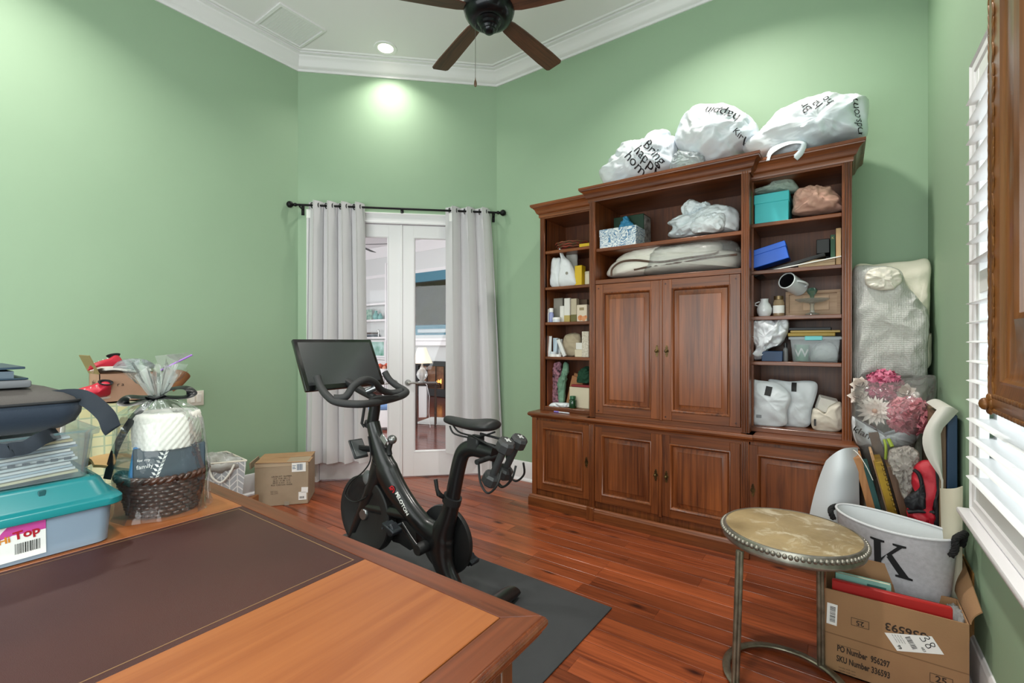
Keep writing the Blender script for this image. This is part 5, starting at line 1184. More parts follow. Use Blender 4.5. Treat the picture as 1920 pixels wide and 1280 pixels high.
# --- pile against the left wall, behind the desk
PX = -3.45
PLD = mat('yellow_plaid', '#E3DFB0', .85)
def plaid(m, c1, c2, sc):
    nt = m.node_tree; N = nt.nodes; Lk = nt.links
    tc = N.new('ShaderNodeTexCoord'); br = N.new('ShaderNodeTexBrick'); br.inputs['Scale'].default_value = sc; br.offset = 0; br.inputs['Mortar Size'].default_value = .05; br.inputs['Mortar Smooth'].default_value = .6
    br.inputs['Color1'].default_value = lin(c1); br.inputs['Color2'].default_value = lin('#E9E7C4'); br.inputs['Mortar'].default_value = lin(c2); br.inputs['Brick Width'].default_value = .5; br.inputs['Row Height'].default_value = .5
    mp = N.new('ShaderNodeMapping'); mp.inputs['Rotation'].default_value = (0, R(90), 0); Lk.new(tc.outputs['Object'], mp.inputs[0]); Lk.new(mp.outputs[0], br.inputs[0]); Lk.new(br.outputs[0], N['Principled BSDF'].inputs['Base Color'])
plaid(PLD, '#E6DFA6', '#BBC8A8', 9)
t = thing('plaid_cloth', 'yellow and green plaid cloth draped over a tall box behind the desk', 'cloth', (PX - .12, .80, 0))
yA, yB, zt_ = .62, .985, .965
def drape(u, v):
    # u across the front, v from the back edge over the top and down the front
    y = yA + (yB - yA) * u; top = .3
    if v < top: x = PX - .28 + .28 * (v / top); z = zt_
    else: x = PX + .02 * math.sin(u * 14) * ((v - top) / (1 - top)) + .012; z = zt_ - (zt_ - .12) * (v - top) / (1 - top)
    return Vector((x, y + .02 * math.sin(v * 5), z + .004 * math.sin(u * 20)))
B().sheet(drape, 30, 30, .004).out('drape', PLD, t, True, 60)
B().box(PX - .26, PX, yA + .01, yB - .01, 0, zt_ - .006).out('covered_box', MATS['kraft_paper'], t, True, 0)
KB = mat('pink_brown_carton', '#B79078', .75, var=(8, '#A9846C'))
ct = thing('open_carton', 'small open brown carton with black handwriting on the plaid cloth', 'carton', (PX - .08, .82, zt_ + .004))
yl_, yr_, hh = -.045, .228, .165
b = B().box(-.10, .105, yl_, yl_ + .004, 0, hh).box(-.10, .105, yr_ - .004, yr_, 0, hh).box(.101, .105, yl_, yr_, 0, hh).box(-.10, -.096, yl_, yr_, 0, hh).box(-.1, .105, yl_, yr_, 0, .004); b.out('carton_body', KB, ct, smooth=0)
B().box(-.10, .105, -.003, .003, 0, .115, M=Matrix.Translation((0, yl_, hh)) @ Matrix.Rotation(R(22), 4, 'X')).out('flap', mat('carton_flap', '#8C7C50', .75), ct, smooth=0)
Mf = frame_of((.1055, .09, .10), (0, 1, 0), (0, 0, 1))
B().text('G', .055, Mf @ Matrix.Translation((-.10, .005, 0))).text('r a', .03, Mf @ Matrix.Translation((-.04, .0, 0))).text('a', .05, Mf @ Matrix.Translation((.115, .0, 0))).out('handwriting', BLKINK, ct, smooth=0)
B().text('tiful', .045, frame_of((.0, yl_ - .0006, .11), (1, 0, 0), (0, 0, 1))).out('handwriting', mat('brown_ink', '#4A3522', .7), ct, smooth=0)
RED = mat('red_shoe_fabric', '#C3203A', .5); 
def shoe(name, label, loc, rz, tiltx):
    s = thing(name, label, 'shoe', loc, 0); s.rotation_euler = (R(tiltx), 0, R(rz))
    o = [Vector((x, 0, z)) for x, z in ((-.085, 0), (-.09, .04), (-.075, .085), (-.045, .085), (-.02, .068), (.03, .055), (.08, .035), (.095, .015), (.09, 0))]
    b = B(); inflate(b, o, .038, .038, 7, 3, None, floor=0, normal=(0, -1, 0)); b.out('upper', RED, s, smooth=70)
    B().lathe([(.02, .078), (.033, .086), (.036, .092), (.028, .092), (.018, .08)], 20, Matrix.Translation((-.052, 0, 0)) @ Matrix.Diagonal((1, .8, 1, 1))).out('collar', mat('black_knit', '#1A1B20', .8), s)
    b = B()
    for k in range(5): b.tube([(.085 - .03 * k, -.03 + .002 * k, .012 + .006 * k), (.06 - .025 * k, 0, .048 + .009 * k), (.085 - .03 * k, .03, .012 + .006 * k)], .0016, 5)
    b.out('white_stripes', PW, s); B().prism([(-.088, -.03), (.06, -.036), (.095, 0), (.06, .036), (-.088, .03)], .010, Matrix.Translation((0, 0, -.004))).out('sole', mat('pale_sole', '#D9D3CB', .6), s)
    return s
shoe('red_shoe', 'small red shoe with white lines lying in the top of the carton', (PX - .06, .835, zt_ + .19), -70, 25)
shoe('red_shoe', 'small red shoe with a black collar leaning outside the carton', (PX + .02, .735, zt_ + .045), -75, -30)
nb = B().sheet(lambda u, v: Vector((PX - .17 + .22 * u, .80 + .21 * v, zt_ + .172 + .012 * math.sin(v * 5 + 1) * (1 - .2 * u) + .01 * u)), 8, 10, .012).out('notebook', mat('notebook_pages', '#E1E0DA', .6)); put(nb, 'open white notebook lying across the top of the brown carton', 'notebook')
b = B(); inflate(b, [Vector((PX - .05, y_, z_)) for y_, z_ in ((.86, zt_ + .188), (.88, zt_ + .235), (.95, zt_ + .25), (1.02, zt_ + .235), (1.05, zt_ + .19))], .06, .06, 6, 4, (18, .018), 3, normal=(1, 0, 0)); put(b.out('clear_bag', film('junk_bag', '#C9D2DA', .5, .1, bump=(20, .5)), smooth=70), 'clear plastic bag of grey and black bits in the carton', 'bag')
zp = thing('zip_bag', 'clear zip bag with a purple slider edge sticking out of the carton', 'bag', (PX + .05, 1.07, zt_ + .2))
zA, zB = onX(301, 694, PX + .05), onX(360, 665, PX + .05)
B().tube([zA, zB], [(.004, .007)] * 2, 8).out('purple_zip', mat('purple_zip', '#8C56B8', .4), zp, True)
b = B(); b.sheet(lambda u, v: zA.lerp(zB, u) + Vector((-.06 * v, -.012 * v, .075 * v * (1 - u) + .012 * v)), 4, 4, .001); b.out('clear_film', film('zip_film', '#FFFFFF', .86, .08), zp, True)
pcn = thing('paper_cone', 'rolled brown paper cone bag hanging at the carton edge', 'paper bag', onX(325, 715, PX + .05))
rgs = []
A0 = onX(322, 730, PX + .05)
for f_, rr_ in ((0, .004), (.5, .04), (1, .062)):
    c_ = Vector((0, 0, -.06)) + Vector((.0, .03, .1)) * f_
    rgs.append([c_ + Vector((.6 * rr_ * math.cos(2 * PI * j / 18), rr_ * math.sin(2 * PI * j / 18), .5 * rr_ * math.cos(2 * PI * j / 18) - .3 * rr_ * math.sin(2 * PI * j / 18))) for j in range(18)])
rgs += [[c_ * 1 + (p - c_) * .92 for p in rgs[-1]], [Vector((0, .01, -.03)) + (p - c_) * .4 for p in rgs[-1]]]
B().rings(rgs).out('cone', KRAFT, pcn)
tn = B().sheet(lambda u, v: Vector((-1.93 + .10 * u, .40 + .13 * v, DZ + .155 + .018 * math.sin(3 * v + 2 * u) + .05 * u * (1 - u))), 8, 8, .01).out('folded_cloth', mat('tan_cloth', '#C9A56F', .8)); put(tn, 'folded tan cloth tucked between the bins and the gift basket', 'cloth')

# --- printed fabric basket and shipping carton on the floor by the left wall
zb_ = .43
fbk = thing('fabric_basket', 'white fabric basket with a grey herringbone print on the floor by the wall', 'basket', (-3.95, 1.55, 0))
HB = mat('herringbone_print', '#ECEDEE', .8)
def herring(m):
    nt = m.node_tree; N = nt.nodes; Lk = nt.links
    tc = N.new('ShaderNodeTexCoord'); sp = N.new('ShaderNodeSeparateXYZ'); Lk.new(tc.outputs['UV'], sp.inputs[0])
    def mth(op, a, b=None):
        q = N.new('ShaderNodeMath'); q.operation = op
        for i, s in ((0, a), (1, b)):
            if s is None: continue
            if isinstance(s, (int, float)): q.inputs[i].default_value = s
            else: Lk.new(s, q.inputs[i])
        return q.outputs[0]
    u, v = sp.outputs[0], sp.outputs[1]
    tri = mth('PINGPONG', u, .05)
    d = mth('FRACT', mth('MULTIPLY', mth('ADD', v, mth('MULTIPLY', tri, 1.0)), 21.0))
    c_ = mth('FRACT', mth('MULTIPLY', u, 20.0))
    k = mth('MULTIPLY', mth('GREATER_THAN', d, .22), mth('GREATER_THAN', mth('PINGPONG', c_, .5), .07))
    mx = N.new('ShaderNodeMix'); mx.data_type = 'RGBA'; mx.inputs[6].default_value = lin('#ECEDEE'); mx.inputs[7].default_value = lin('#B5B9C0'); Lk.new(k, mx.inputs[0]); Lk.new(mx.outputs[2], N['Principled BSDF'].inputs['Base Color'])
herring(HB)
fl_, fr_ = onZ(372, 873, zb_), onZ(467, 864, zb_); fr_ = Vector((-3.62, 1.66, zb_)); fl_ = Vector((-3.78, 1.38, zb_))
bl_, br_ = fl_ + Vector((-.30, .04, 0)), fr_ + Vector((-.42, .04, 0))
fcen = (fl_ + fr_ + bl_ + br_) / 4
def ring4(k, z): return [Vector((fcen.x + (p.x - fcen.x) * k, fcen.y + (p.y - fcen.y) * k, z)) for p in (fl_, fr_, br_, bl_)]
b = B()
b.rings([ring4(.80, 0), ring4(1, zb_)], caps=False).rings([ring4(.985, zb_), ring4(.79, .006)], caps=False); b.add(ring4(.8, .001), [(0, 1, 2, 3)]); b.rings([ring4(1, zb_), ring4(.985, zb_)], caps=False)
bo = b.out('basket_body', HB, fbk, True, 0)
uv = bo.data.uv_layers.new(name='UVMap'); m_ = world_of(fbk)
for p in bo.data.polygons:
    t_ = (m_.to_3x3() @ p.normal).cross(Vector((0, 0, 1)));
    if t_.length < .1: t_ = Vector((1, 0, 0))
    t_.normalize()
    for li in p.loop_indices: q = bo.data.vertices[bo.data.loops[li].vertex_index].co; uv.data[li].uv = (q.dot(t_) + 5, q.z)
B().tube(ring4(1.0, zb_), .007, 8, True).out('binding', mat('cream_binding', '#DCD5C8', .8), fbk, True)
ff = (fr_ - fl_).normalized(); fo = Vector((ff.y, -ff.x, 0))
mid = (fl_ + fr_) / 2
B().tube(catmull([mid + ff * -.075 + Vector((0, 0, -.035)) + fo * .004, mid + ff * -.05 + Vector((0, 0, -.10)) + fo * .02, mid + Vector((0, 0, -.14)) + fo * .018, mid + ff * .05 + Vector((0, 0, -.09)) + fo * .02, mid + ff * .085 + Vector((0, 0, -.02)) + fo * .004], 6, False), .008, 8).out('handle', mat('cream_rope', '#DFDCD6', .8), fbk, True)
b = B(); inflate(b, [p + Vector((0, 0, -.02)) for p in ring4(.86, zb_ - .02)], .05, .04, 7, 5, (12, .03), 3, normal=(0, 0, 1)); put(b.out('plastic_bags', mat('grey_plastic_bag', '#AFAFAE', .35, var=(9, '#8F8A84')), smooth=60), 'crumpled grey plastic bags inside the herringbone basket', 'bags')
cart = thing('shipping_carton', 'closed tan shipping carton with white labels on the floor beside the curtain', 'carton', (-3.66, 2.05, 0))
hc = .35
q0, q1 = Vector((-3.79, 1.80, 0)), Vector((-3.53, 2.10, 0)); du = (q1 - q0).normalized(); dn = Vector((-du.y, du.x, 0)); dep = .30; wl = (q1 - q0).length
MC = Matrix(((du.x, dn.x, 0, q0.x), (du.y, dn.y, 0, q0.y), (0, 0, 1, 0), (0, 0, 0, 1)))
CARD = mat('tan_cardboard', '#A9967F', .75, var=(5, '#9C8A74')); CARDT = mat('tan_cardboard_top', '#B08A66', .75, var=(5, '#A47F5C'))
B().box(0, wl, 0, dep, 0, hc, .004, M=MC).out('carton_body', CARD, cart, True)
B().box(-.006, wl + .004, -.006, dep / 2 - .002, hc, hc + .006, .002, M=MC @ Matrix.Translation((0, 0, .0)) @ Matrix.Rotation(R(1.5), 4, 'Y')).out('flap', CARDT, cart, True, 0)
B().box(-.006, wl + .004, dep / 2 + .002, dep + .004, hc, hc + .006, .002, M=MC).out('flap', CARDT, cart, True, 0)
B().box(-.012, -.002, .03, dep - .03, hc - .05, hc + .002, .002, M=MC @ Matrix.Rotation(R(-6), 4, 'Y')).out('flap', CARD, cart, True, 0)
Mf = MC @ frame_of((wl / 2, -.0008, 0), (1, 0, 0), (0, 0, 1))
TAPE = mat('packing_tape', '#B9A48A', .25)
B().box(-wl / 2, wl / 2, hc - .035, hc, 0, .0006, M=Mf).out('tape', TAPE, cart, True, 0)
lb = B().box(.075, .180, hc - .085, hc - .012, .0007, .0014, M=Mf).out('shipping_label', PW, cart, True, 0)
b = barcode(Mf @ Matrix.Translation((.135, hc - .048, .0018)), .045, .05, 40, 3); b.box(.08, .105, hc - .06, hc - .055, .0014, .0018, M=Mf).box(.08, .10, hc - .05, hc - .045, .0014, .0018, M=Mf).box(.08, .105, hc - .036, hc - .032, .0014, .0018, M=Mf); b.out('label_print', mat('label_print_blue', '#4E6E8C', .5), lb, True, 0)
lb = B().box(.125, .185, .035, .10, .0007, .0014, M=Mf).box(.14, .19, .10, .145, .0007, .0014, M=Mf @ Matrix.Rotation(R(-3), 4, 'Z')).out('shipping_label', PW, cart, True, 0)
barcode(Mf @ Matrix.Translation((.15, .055, .0018)), .035, .018, 20, 8).out('barcode', BLKINK, lb, True, 0)
b = B(); rg = random.Random(6)
for r_, row in enumerate(('GROSS WT  NUMBER', '12.4   9 40  28 x 14', '06 21   31 08   0.75', '08 27  4 10 6    0 12', 'KGS  CARTON  MADE')):
    b.text(row, .016, Mf @ Matrix.Translation((.0, .235 - .017 * r_, .0010)))
for r_ in range(3): b.text('fragile contents', .009, Mf @ Matrix.Translation((-.055, .12 - .011 * r_, .0010)))
b.out('stencil_print', mat('stencil_ink', '#4E453C', .7), cart, True, 0)
B().box(.02, .055, .0, .03, .0002, .0012, M=Mf @ Matrix.Rotation(R(0), 4, 'Z')).out('tape', mat('grey_tape', '#9A8F80', .3), cart, True, 0)
o = B().box(-.014, .014, -.05, .06, 0, .12, .003, M=Matrix.Translation((-3.70, 1.74, 0)) @ Matrix.Rotation(R(30), 4, 'Z')).out('brown_packet', KRAFT); put(o, 'small brown packet standing on the floor between basket and carton', 'packet')
# ============================================================ exercise bike, its mat and weights
BY = 1.68
RUB = mat('mat_rubber', '#35373A', .75, bump=(600, .25), var=(5, '#3B3D40'))
o = B().box(-1.83, 0, -.86, 0, 0, .006, .002, M=Matrix.Translation((-.915, 2.142, .0015)) @ Matrix.Rotation(R(-1.6), 4, 'Z')).out('exercise_mat', RUB); put(o, 'dark grey rubber exercise mat on the floor under the bike', 'mat')
BK = mat('bike_satin_black', '#121315', .33, coat=.15); BKM = mat('bike_matt_black', '#191A1C', .55); MET = mat('bike_steel', '#8D9094', .3, .9)
bike = thing('exercise_bike', 'black stationary exercise bike with a screen standing on the rubber mat', 'exercise bike', (-1.85, BY, .008))
def V(x, z, y=BY): return Vector((x, y, z))
def kk(a, c, y=BY): return Vector(onY(*zk(a, c), y))
b = B()
sw_ = lambda pts, rs, n=16: b.tube(catmull(pts, 6, False), _lerp(rs, len(catmull(pts, 6, False))), n, up=(0, 1, 0))
def _lerp(rs, n):
    o = []
    for i in range(n):
        t_ = i / (n - 1) * (len(rs) - 1); k = min(int(t_), len(rs) - 2); f = t_ - k
        o.append((rs[k][0] * (1 - f) + rs[k + 1][0] * f, rs[k][1] * (1 - f) + rs[k + 1][1] * f))
    return o
# (half width across the bike, half depth along the frame)
sw_([V(-2.165, .86), V(-2.14, .79), V(-2.09, .68), V(-2.045, .60), V(-1.95, .50), V(-1.84, .42), V(-1.74, .365), V(-1.655, .345)], [(.036, .038), (.036, .044), (.042, .068), (.046, .088), (.044, .074), (.042, .060), (.042, .058), (.044, .064)])
sw_([V(-2.09, .64), V(-2.15, .52), V(-2.235, .37), V(-2.33, .2), V(-2.415, .07)], [(.044, .07), (.040, .052), (.036, .042), (.032, .033), (.03, .03)])
sw_([V(-1.555, .535), V(-1.575, .47), V(-1.605, .40), V(-1.63, .34), V(-1.632, .27), V(-1.60, .19), V(-1.53, .11), V(-1.44, .045)], [(.034, .042), (.036, .046), (.042, .055), (.046, .075), (.046, .075), (.042, .058), (.036, .040), (.03, .028)])
sw_([V(-2.20, .375), V(-2.05, .385), V(-1.87, .40), V(-1.80, .40)], [(.03, .034), (.03, .032), (.032, .034), (.034, .038)])
b.out('frame', BK, bike, True, 70)
# feet
for x, nm, yy in ((-2.43, 'front', .27), (-1.37, 'rear', .27)):
    B().tube([(x, BY - yy, .034), (x, BY - yy + .05, .038), (x, BY, .045), (x, BY + yy - .05, .038), (x, BY + yy, .034)], [(.022, .038), (.026, .05), (.028, .046), (.026, .05), (.02, .04)], 12, up=(0, 0, 1)).out('stabilizer_foot', BK, bike, True, 60)
# flywheel
fw = V(-2.215, .335)
MY = Matrix.Translation(fw) @ Matrix.Rotation(R(90), 4, 'X')
f_ = B().lathe([(0, -.022), (.15, -.022), (.165, -.03), (.212, -.03), (.218, -.024), (.218, .024), (.212, .03), (.165, .03), (.15, .022), (0, .022)], 56, MY).out('flywheel', BKM, bike, True)
B().lathe([(0, -.034), (.03, -.034), (.035, -.028), (.035, .028), (.03, .034), (0, .034)], 24, MY).out('axle_hub', MET, f_, True)
B().lathe([(.172, -.0305), (.174, -.033), (.182, -.033), (.184, -.0305)], 48, MY).out('rim_ring', mat('flywheel_ring', '#3C3F42', .3, .8), f_, True)
B().ball(kk(205, 628, BY - .02), (.045, .02, .045), 18, 10).out('magnet_cover', mat('grey_cover', '#6A6C6E', .45), bike, True)
# drive cover on the far side
MD = Matrix.Translation(V(-1.66, .30, BY + .065)) @ Matrix.Rotation(R(90), 4, 'X')
B().lathe([(0, -.02), (.13, -.02), (.15, -.012), (.172, -.012), (.176, 0), (.172, .014), (.13, .02), (0, .02)], 48, MD).out('drive_cover', BKM, bike, True)
b = B(); b.tube(catmull([V(-1.86, .28, BY + .065), V(-2.0, .27, BY + .065), V(-2.2, .33, BY + .065)], 5, False), [(.022, .10), (.022, .09), (.022, .085)] * 3 + [(.02, .08)] * 2, 14, up=(0, 1, 0)); b.out('belt_guard', BKM, bike, True, 60)
# cranks and pedals
bbp = V(-1.705, .287, BY - .075)
B().lathe([(0, -.02), (.026, -.02), (.03, -.01), (.03, .06), (0, .06)], 22, Matrix.Translation(bbp) @ Matrix.Rotation(R(-90), 4, 'X')).out('bottom_bracket', BKM, bike, True)
def crank(a, e, nm):
    B().tube([a, a.lerp(e, .5), e], [(.009, .019), (.008, .014), (.009, .017)], 12, up=(0, 1, 0)).out('crank_arm', BK, bike, True)
e1 = Vector(onY(*zk(385, 878), bbp.y - .01)); crank(bbp + Vector((0, -.012, 0)), e1, 1)
e2 = 2 * V(-1.705, .287, BY + .09) - V(-1.705, .287, BY + .09) - (e1 - bbp) * 1.0; e2.y = BY + .10; crank(V(-1.705, .287, BY + .095), e2, 2)
BLU_ = mat('pedal_grey', '#2C3138', .4, .4)
def pedal(c, s):
    b = B().box(-.045, .045, -.032, .032, -.012, .012, .005, M=Matrix.Translation(c) @ Matrix.Rotation(R(20), 4, 'Y'))
    b.box(-.02, .035, -.024, .024, -.026, .026, .008, M=Matrix.Translation(c) @ Matrix.Rotation(R(55), 4, 'Y'))
    for k in (-1, 1): b.tube([c + Vector((-.05, .02 * k, -.012)), c + Vector((-.056, .01 * k, .014)), c + Vector((-.03, 0, .024))], .005, 6)
    b.lathe([(0, 0), (.008, 0), (.008, .06), (0, .06)], 10, Matrix.Translation(c) @ Matrix.Rotation(R(-90 * s), 4, 'X'))
    b.out('pedal', BLU_, bike, True)
pedal(e1 + Vector((0, -.06, 0)), 1); pedal(e2 + Vector((0, .06, 0)), -1)
# handlebar post, head collar, brake lever
B().tube([V(-2.175, .83), V(-2.152, .93), V(-2.14, 1.0)], [(.028, .037), (.028, .036), (.026, .034)], 16, up=(0, 1, 0)).out('handlebar_post', BK, bike, True)
B().tube([V(-2.183, .835), V(-2.176, .858)], [(.038, .044), (.038, .044)], 20, up=(0, 1, 0)).out('collar', BKM, bike, True)
b = B(); b.tube([kk(185, 235, BY - .045), kk(170, 330, BY - .05), kk(185, 350, BY - .04)], .008, 8); b.out('post_lever', BKM, bike, True)
b = B(); b.tube(catmull([kk(205, 400, BY - .04), kk(218, 520, BY - .045), kk(180, 590, BY - .05), kk(110, 650, BY - .05), kk(80, 720, BY - .05), kk(130, 758, BY - .05), kk(195, 730, BY - .045)], 7, False), .004, 7); b.out('cable', BKM, bike, True)
# tension knob
kn = kk(335, 418); st_ = kk(318, 470)
B().tube([st_ + Vector((.004, 0, -.03)), st_, kn], [.016, .014, .010], 14).out('knob_stem', BKM, bike, True)
B().ball(kn, (.026, .026, .025), 20, 12).out('resistance_knob', mat('brushed_knob', '#8E8F90', .35, .85), bike, True)
B().box(-.03, .03, -.004, .004, -.006, .03, .003, M=Matrix.Translation(kk(285, 425, BY - .035)) @ Matrix.Rotation(R(40), 4, 'Y')).out('frame_badge', mat('badge_silver', '#A9ABAD', .3, .8), bike, True)
# tray with a phone on the front
trc = kk(150, 465, BY - .06)
B().box(-.055, .06, -.05, .05, -.006, .006, .005, M=Matrix.Translation(trc) @ Matrix.Rotation(R(58), 4, 'Y') @ Matrix.Rotation(R(-6), 4, 'X')).out('side_tray', mat('tray_grey', '#3B3D40', .4), bike, True)
B().box(-.045, .05, -.04, .04, .006, .010, .002, M=Matrix.Translation(trc) @ Matrix.Rotation(R(58), 4, 'Y') @ Matrix.Rotation(R(-6), 4, 'X')).out('tray_insert', mat('tray_pale', '#6E7072', .3), bike, True)
B().tube([trc, kk(215, 470)], .018, 8).out('tray_bracket', BKM, bike, True)
# handlebar
GRIP = mat('grip_rubber', '#2A2B2D', .6, bump=(400, .1))
near, far, mid_ = 1.43, 1.93, 1.68
z2y = lambda a, c, y: Vector(onY(*z2(a, c), y))
loop_pts = [z2y(145, 778, 1.45), z2y(158, 815, 1.445), z2y(185, 855, 1.44), z2y(230, 885, 1.455), z2y(330, 893, 1.52), z2y(420, 880, 1.68), z2y(490, 862, 1.83), z2y(520, 845, 1.91), z2y(510, 832, 1.935), z2y(480, 815, 1.935), z2y(450, 790, 1.915), z2y(430, 758, 1.905)]
gp = catmull(loop_pts, 6, False)
h_ = B().tube(gp, .0205, 12).out('handlebar', GRIP, bike, True)
b = B(); ap = catmull([z2y(215, 868, 1.45), z2y(265, 862, 1.50), z2y(300, 815, 1.55), z2y(345, 790, 1.62), z2y(385, 800, 1.70), z2y(415, 832, 1.78), z2y(455, 846, 1.86), z2y(505, 838, 1.92)], 6, False)
b.tube(ap, .0205, 12); b.out('inner_grip', GRIP, bike, True)
B().tube([V(-2.14, .985), V(-2.125, 1.0), V(-2.06, 1.005)], [(.05, .02), (.06, .018), (.10, .012)], 14, up=(0, 1, 0)).out('handlebar_clamp', BKM, bike, True)
# screen
scr = thing('screen_mount_point', '', '') if False else None
sc_ = Vector((-2.431, 1.66, 1.192)); ti = .462; wS = .531; hS = wS * .60
nS = Vector((math.cos(ti), 0, math.sin(ti))); MS = frame_of(sc_, (0, 1, 0), nS.cross(Vector((0, 1, 0))))
if (MS.to_3x3() @ Vector((0, 0, 1))).x < 0: MS = frame_of(sc_, (0, 1, 0), -nS.cross(Vector((0, 1, 0))))
sb = B().box(-wS / 2, wS / 2, -hS / 2, hS / 2, -.024, 0, .006, M=MS, seg=2).out('touchscreen', mat('screen_bezel', '#0C0C0E', .25, coat=.5), bike, True)
B().box(-wS / 2 + .022, wS / 2 - .022, -hS / 2 + .030, hS / 2 - .022, 0, .0008, M=MS).out('display', mat('screen_glass', '#3A3C3E', .2, coat=.4), sb, True, 0)
B().lathe([(0, .0012), (.004, .0012), (.004, 0)], 12, MS @ Matrix.Translation((0, hS / 2 - .011, 0))).out('camera_eye', mat('lens_grey', '#2E3438', .2), sb, True)
B().tube([MS @ Vector((0, -.02, -.024)), MS @ Vector((0, -.06, -.07)), Vector((-2.26, 1.68, 1.03)), V(-2.15, 1.0)], [.028, .026, .022, .02], 14).out('screen_arm', BKM, bike, True)
B().tube([V(-2.20, 1.035, 1.66), V(-2.17, 1.055, 1.70)], .02, 12).out('arm_pivot', MET, bike, True)
# seat post, slider and saddle
B().tube(catmull([V(-1.555, .54), V(-1.535, .63), V(-1.505, .74), V(-1.478, .79), V(-1.43, .812), V(-1.37, .812), V(-1.29, .806)], 6, False), [(.030, .040)] * 37, 18, up=(0, 1, 0)).out('seat_post', BK, bike, True, 60)
B().tube([V(-1.562, .525), V(-1.55, .560)], [(.042, .050)] * 2, 22, up=(0, 1, 0)).out('collar', BKM, bike, True)
b = B(); b.tube([kk(612, 730, BY - .03), kk(590, 715, BY - .06), kk(580, 690, BY - .065), kk(572, 635, BY - .065)], [.011, .013, .009, .010], 10); b.out('seat_lever', BKM, bike, True)
B().box(-.04, .03, -.03, .03, -.035, .03, .008, M=Matrix.Translation(V(-1.40, .845))).out('seat_clamp', BKM, bike, True)
b = B()
for s in (-1, 1): b.tube(catmull([V(-1.56, .905, BY + .012 * s), V(-1.52, .872, BY + .02 * s), V(-1.40, .868, BY + .022 * s), V(-1.32, .895, BY + .04 * s)], 5, False), .0045, 8)
b.out('saddle_rail', BKM, bike, True)
sd = [(-1.610, .935, .010, .014), (-1.590, .938, .020, .022), (-1.54, .934, .024, .026), (-1.47, .928, .034, .026), (-1.41, .930, .058, .028), (-1.35, .938, .074, .032), (-1.305, .940, .070, .030), (-1.283, .936, .045, .02)]
rs_ = []
for x, z, w_, h2 in sd:
    rs_.append([Vector((x, BY + w_ * math.cos(a), z + (h2 * .75 if math.sin(a) > 0 else h2 * 1.1) * math.sin(a) - .25 * h2 * abs(math.cos(a)) ** 2)) for a in [2 * PI * j / 20 for j in range(20)]])
B().rings(rs_).out('saddle', mat('saddle_vinyl', '#1B1C1E', .5), bike, True, 70, 1)
# dumbbell cradle
b = B()
for s in (-1, 1):
    yv = BY + .055 * s
    b.tube([V(-1.40, .88, yv * .5 + BY * .5), V(-1.30, .862, yv), V(-1.22, .842, yv)], .006, 8)
    b.tube(catmull([V(-1.30, .78, yv - .05), V(-1.29, .70, yv - .05), V(-1.25, .66, yv - .05), V(-1.20, .70, yv - .05), V(-1.19, .76, yv - .03)], 5, False), .005, 8)
    b.tube(catmull([V(-1.30, .78, yv + .05), V(-1.29, .70, yv + .05), V(-1.25, .66, yv + .05), V(-1.20, .70, yv + .05), V(-1.19, .76, yv + .03)], 5, False), .005, 8)
b.tube([V(-1.30, .79, BY - .12), V(-1.30, .79, BY + .12)], .012, 10)
b.out('dumbbell_cradle', BKM, bike, True)
DUM = mat('dumbbell_grey', '#2F3032', .5); PLUS = mat('plus_silver', '#D6D7D8', .4, .4)
def hexa(b, M, r_, h):
    b.lathe([(0, 0), (r_ * .75, 0), (r_, .010), (r_, h - .012), (r_ * .8, h), (0, h + .003)], 8, M)
for k, (top, bot, lab) in enumerate(((zk(942, 478), zk(885, 610), 'black hex dumbbell in the nearer cradle behind the saddle'), (zk(1015, 448), zk(955, 575), 'black hex dumbbell in the farther cradle behind the saddle'))):
    yy = BY + (-.06, .10)[k]
    A, E_ = Vector(onY(*top, yy)), Vector(onY(*bot, yy)); d = (A - E_).normalized(); u_ = d.cross(Vector((0, 1, 0))).normalized(); M0 = frame_of(E_ - d * .02, u_, d.cross(u_))
    db = thing('dumbbell', lab, 'dumbbell', E_)
    for q_, nm in ((0, 'weight_head'), (1, 'weight_head')):
        b = B(); hexa(b, M0 @ Matrix.Translation((0, 0, -.03 if q_ == 0 else .145)), .042, .055); hd = b.out('weight_head', DUM, db, True, 30)
        if q_: 
            Mp = M0 @ Matrix.Translation((0, 0, .2035)); b = B()
            b.box(-.016, .016, -.0035, .0035, 0, .0012, M=Mp @ Matrix.Rotation(R(20), 4, 'Z')).box(-.0035, .0035, -.016, .016, 0, .0012, M=Mp @ Matrix.Rotation(R(20), 4, 'Z')).box(-.010, .010, -.003, .003, 0, .0010, M=Mp @ Matrix.Rotation(R(65), 4, 'Z')); b.out('emblem', PLUS, hd, True, 0)
    B().tube([E_, A], .017, 14).out('handle', DUM, db, True)
# lettering on the down tube
tA, tB = kk(388, 705, BY), kk(448, 815, BY); ln = (tB - tA); ud = ln.normalized(); vd = Vector((-ud.z * -1, 0, ud.x)); vd = Vector((-ud.z, 0, ud.x))
fr_obj = [o for o in bike.children if o.name.startswith('frame') and not o.name.startswith('frame_badge')][0]
def on_frame(body, size, c, m, name, bold=0, sx=1):
    print_on(fr_obj, body, size, c, ud, vd, (0, 1, 0), m, name, .0015, bold, sx, 1.0)
on_frame('PELOTON', ln.length / 4.6, (tA + tB) / 2 + vd * .006, PW, 'lettering', .03, 1.12)
lc = kk(370, 678, BY)
T = bvh(fr_obj); yh = T.ray_cast(Vector((lc.x, 1.2, lc.z)), Vector((0, 1, 0)))[0].y
MR = frame_of((lc.x, yh - .002, lc.z), ud, vd)
REDL = mat('logo_red', '#D8202E', .4)
b = B(); b.tube([MR @ Vector((.016 * math.cos(a), .016 * math.sin(a), 0)) for a in [R(-35 + 290 * j / 20) for j in range(21)]], [(.0008, .0036)] * 21, 6, up=(0, -1, 0))
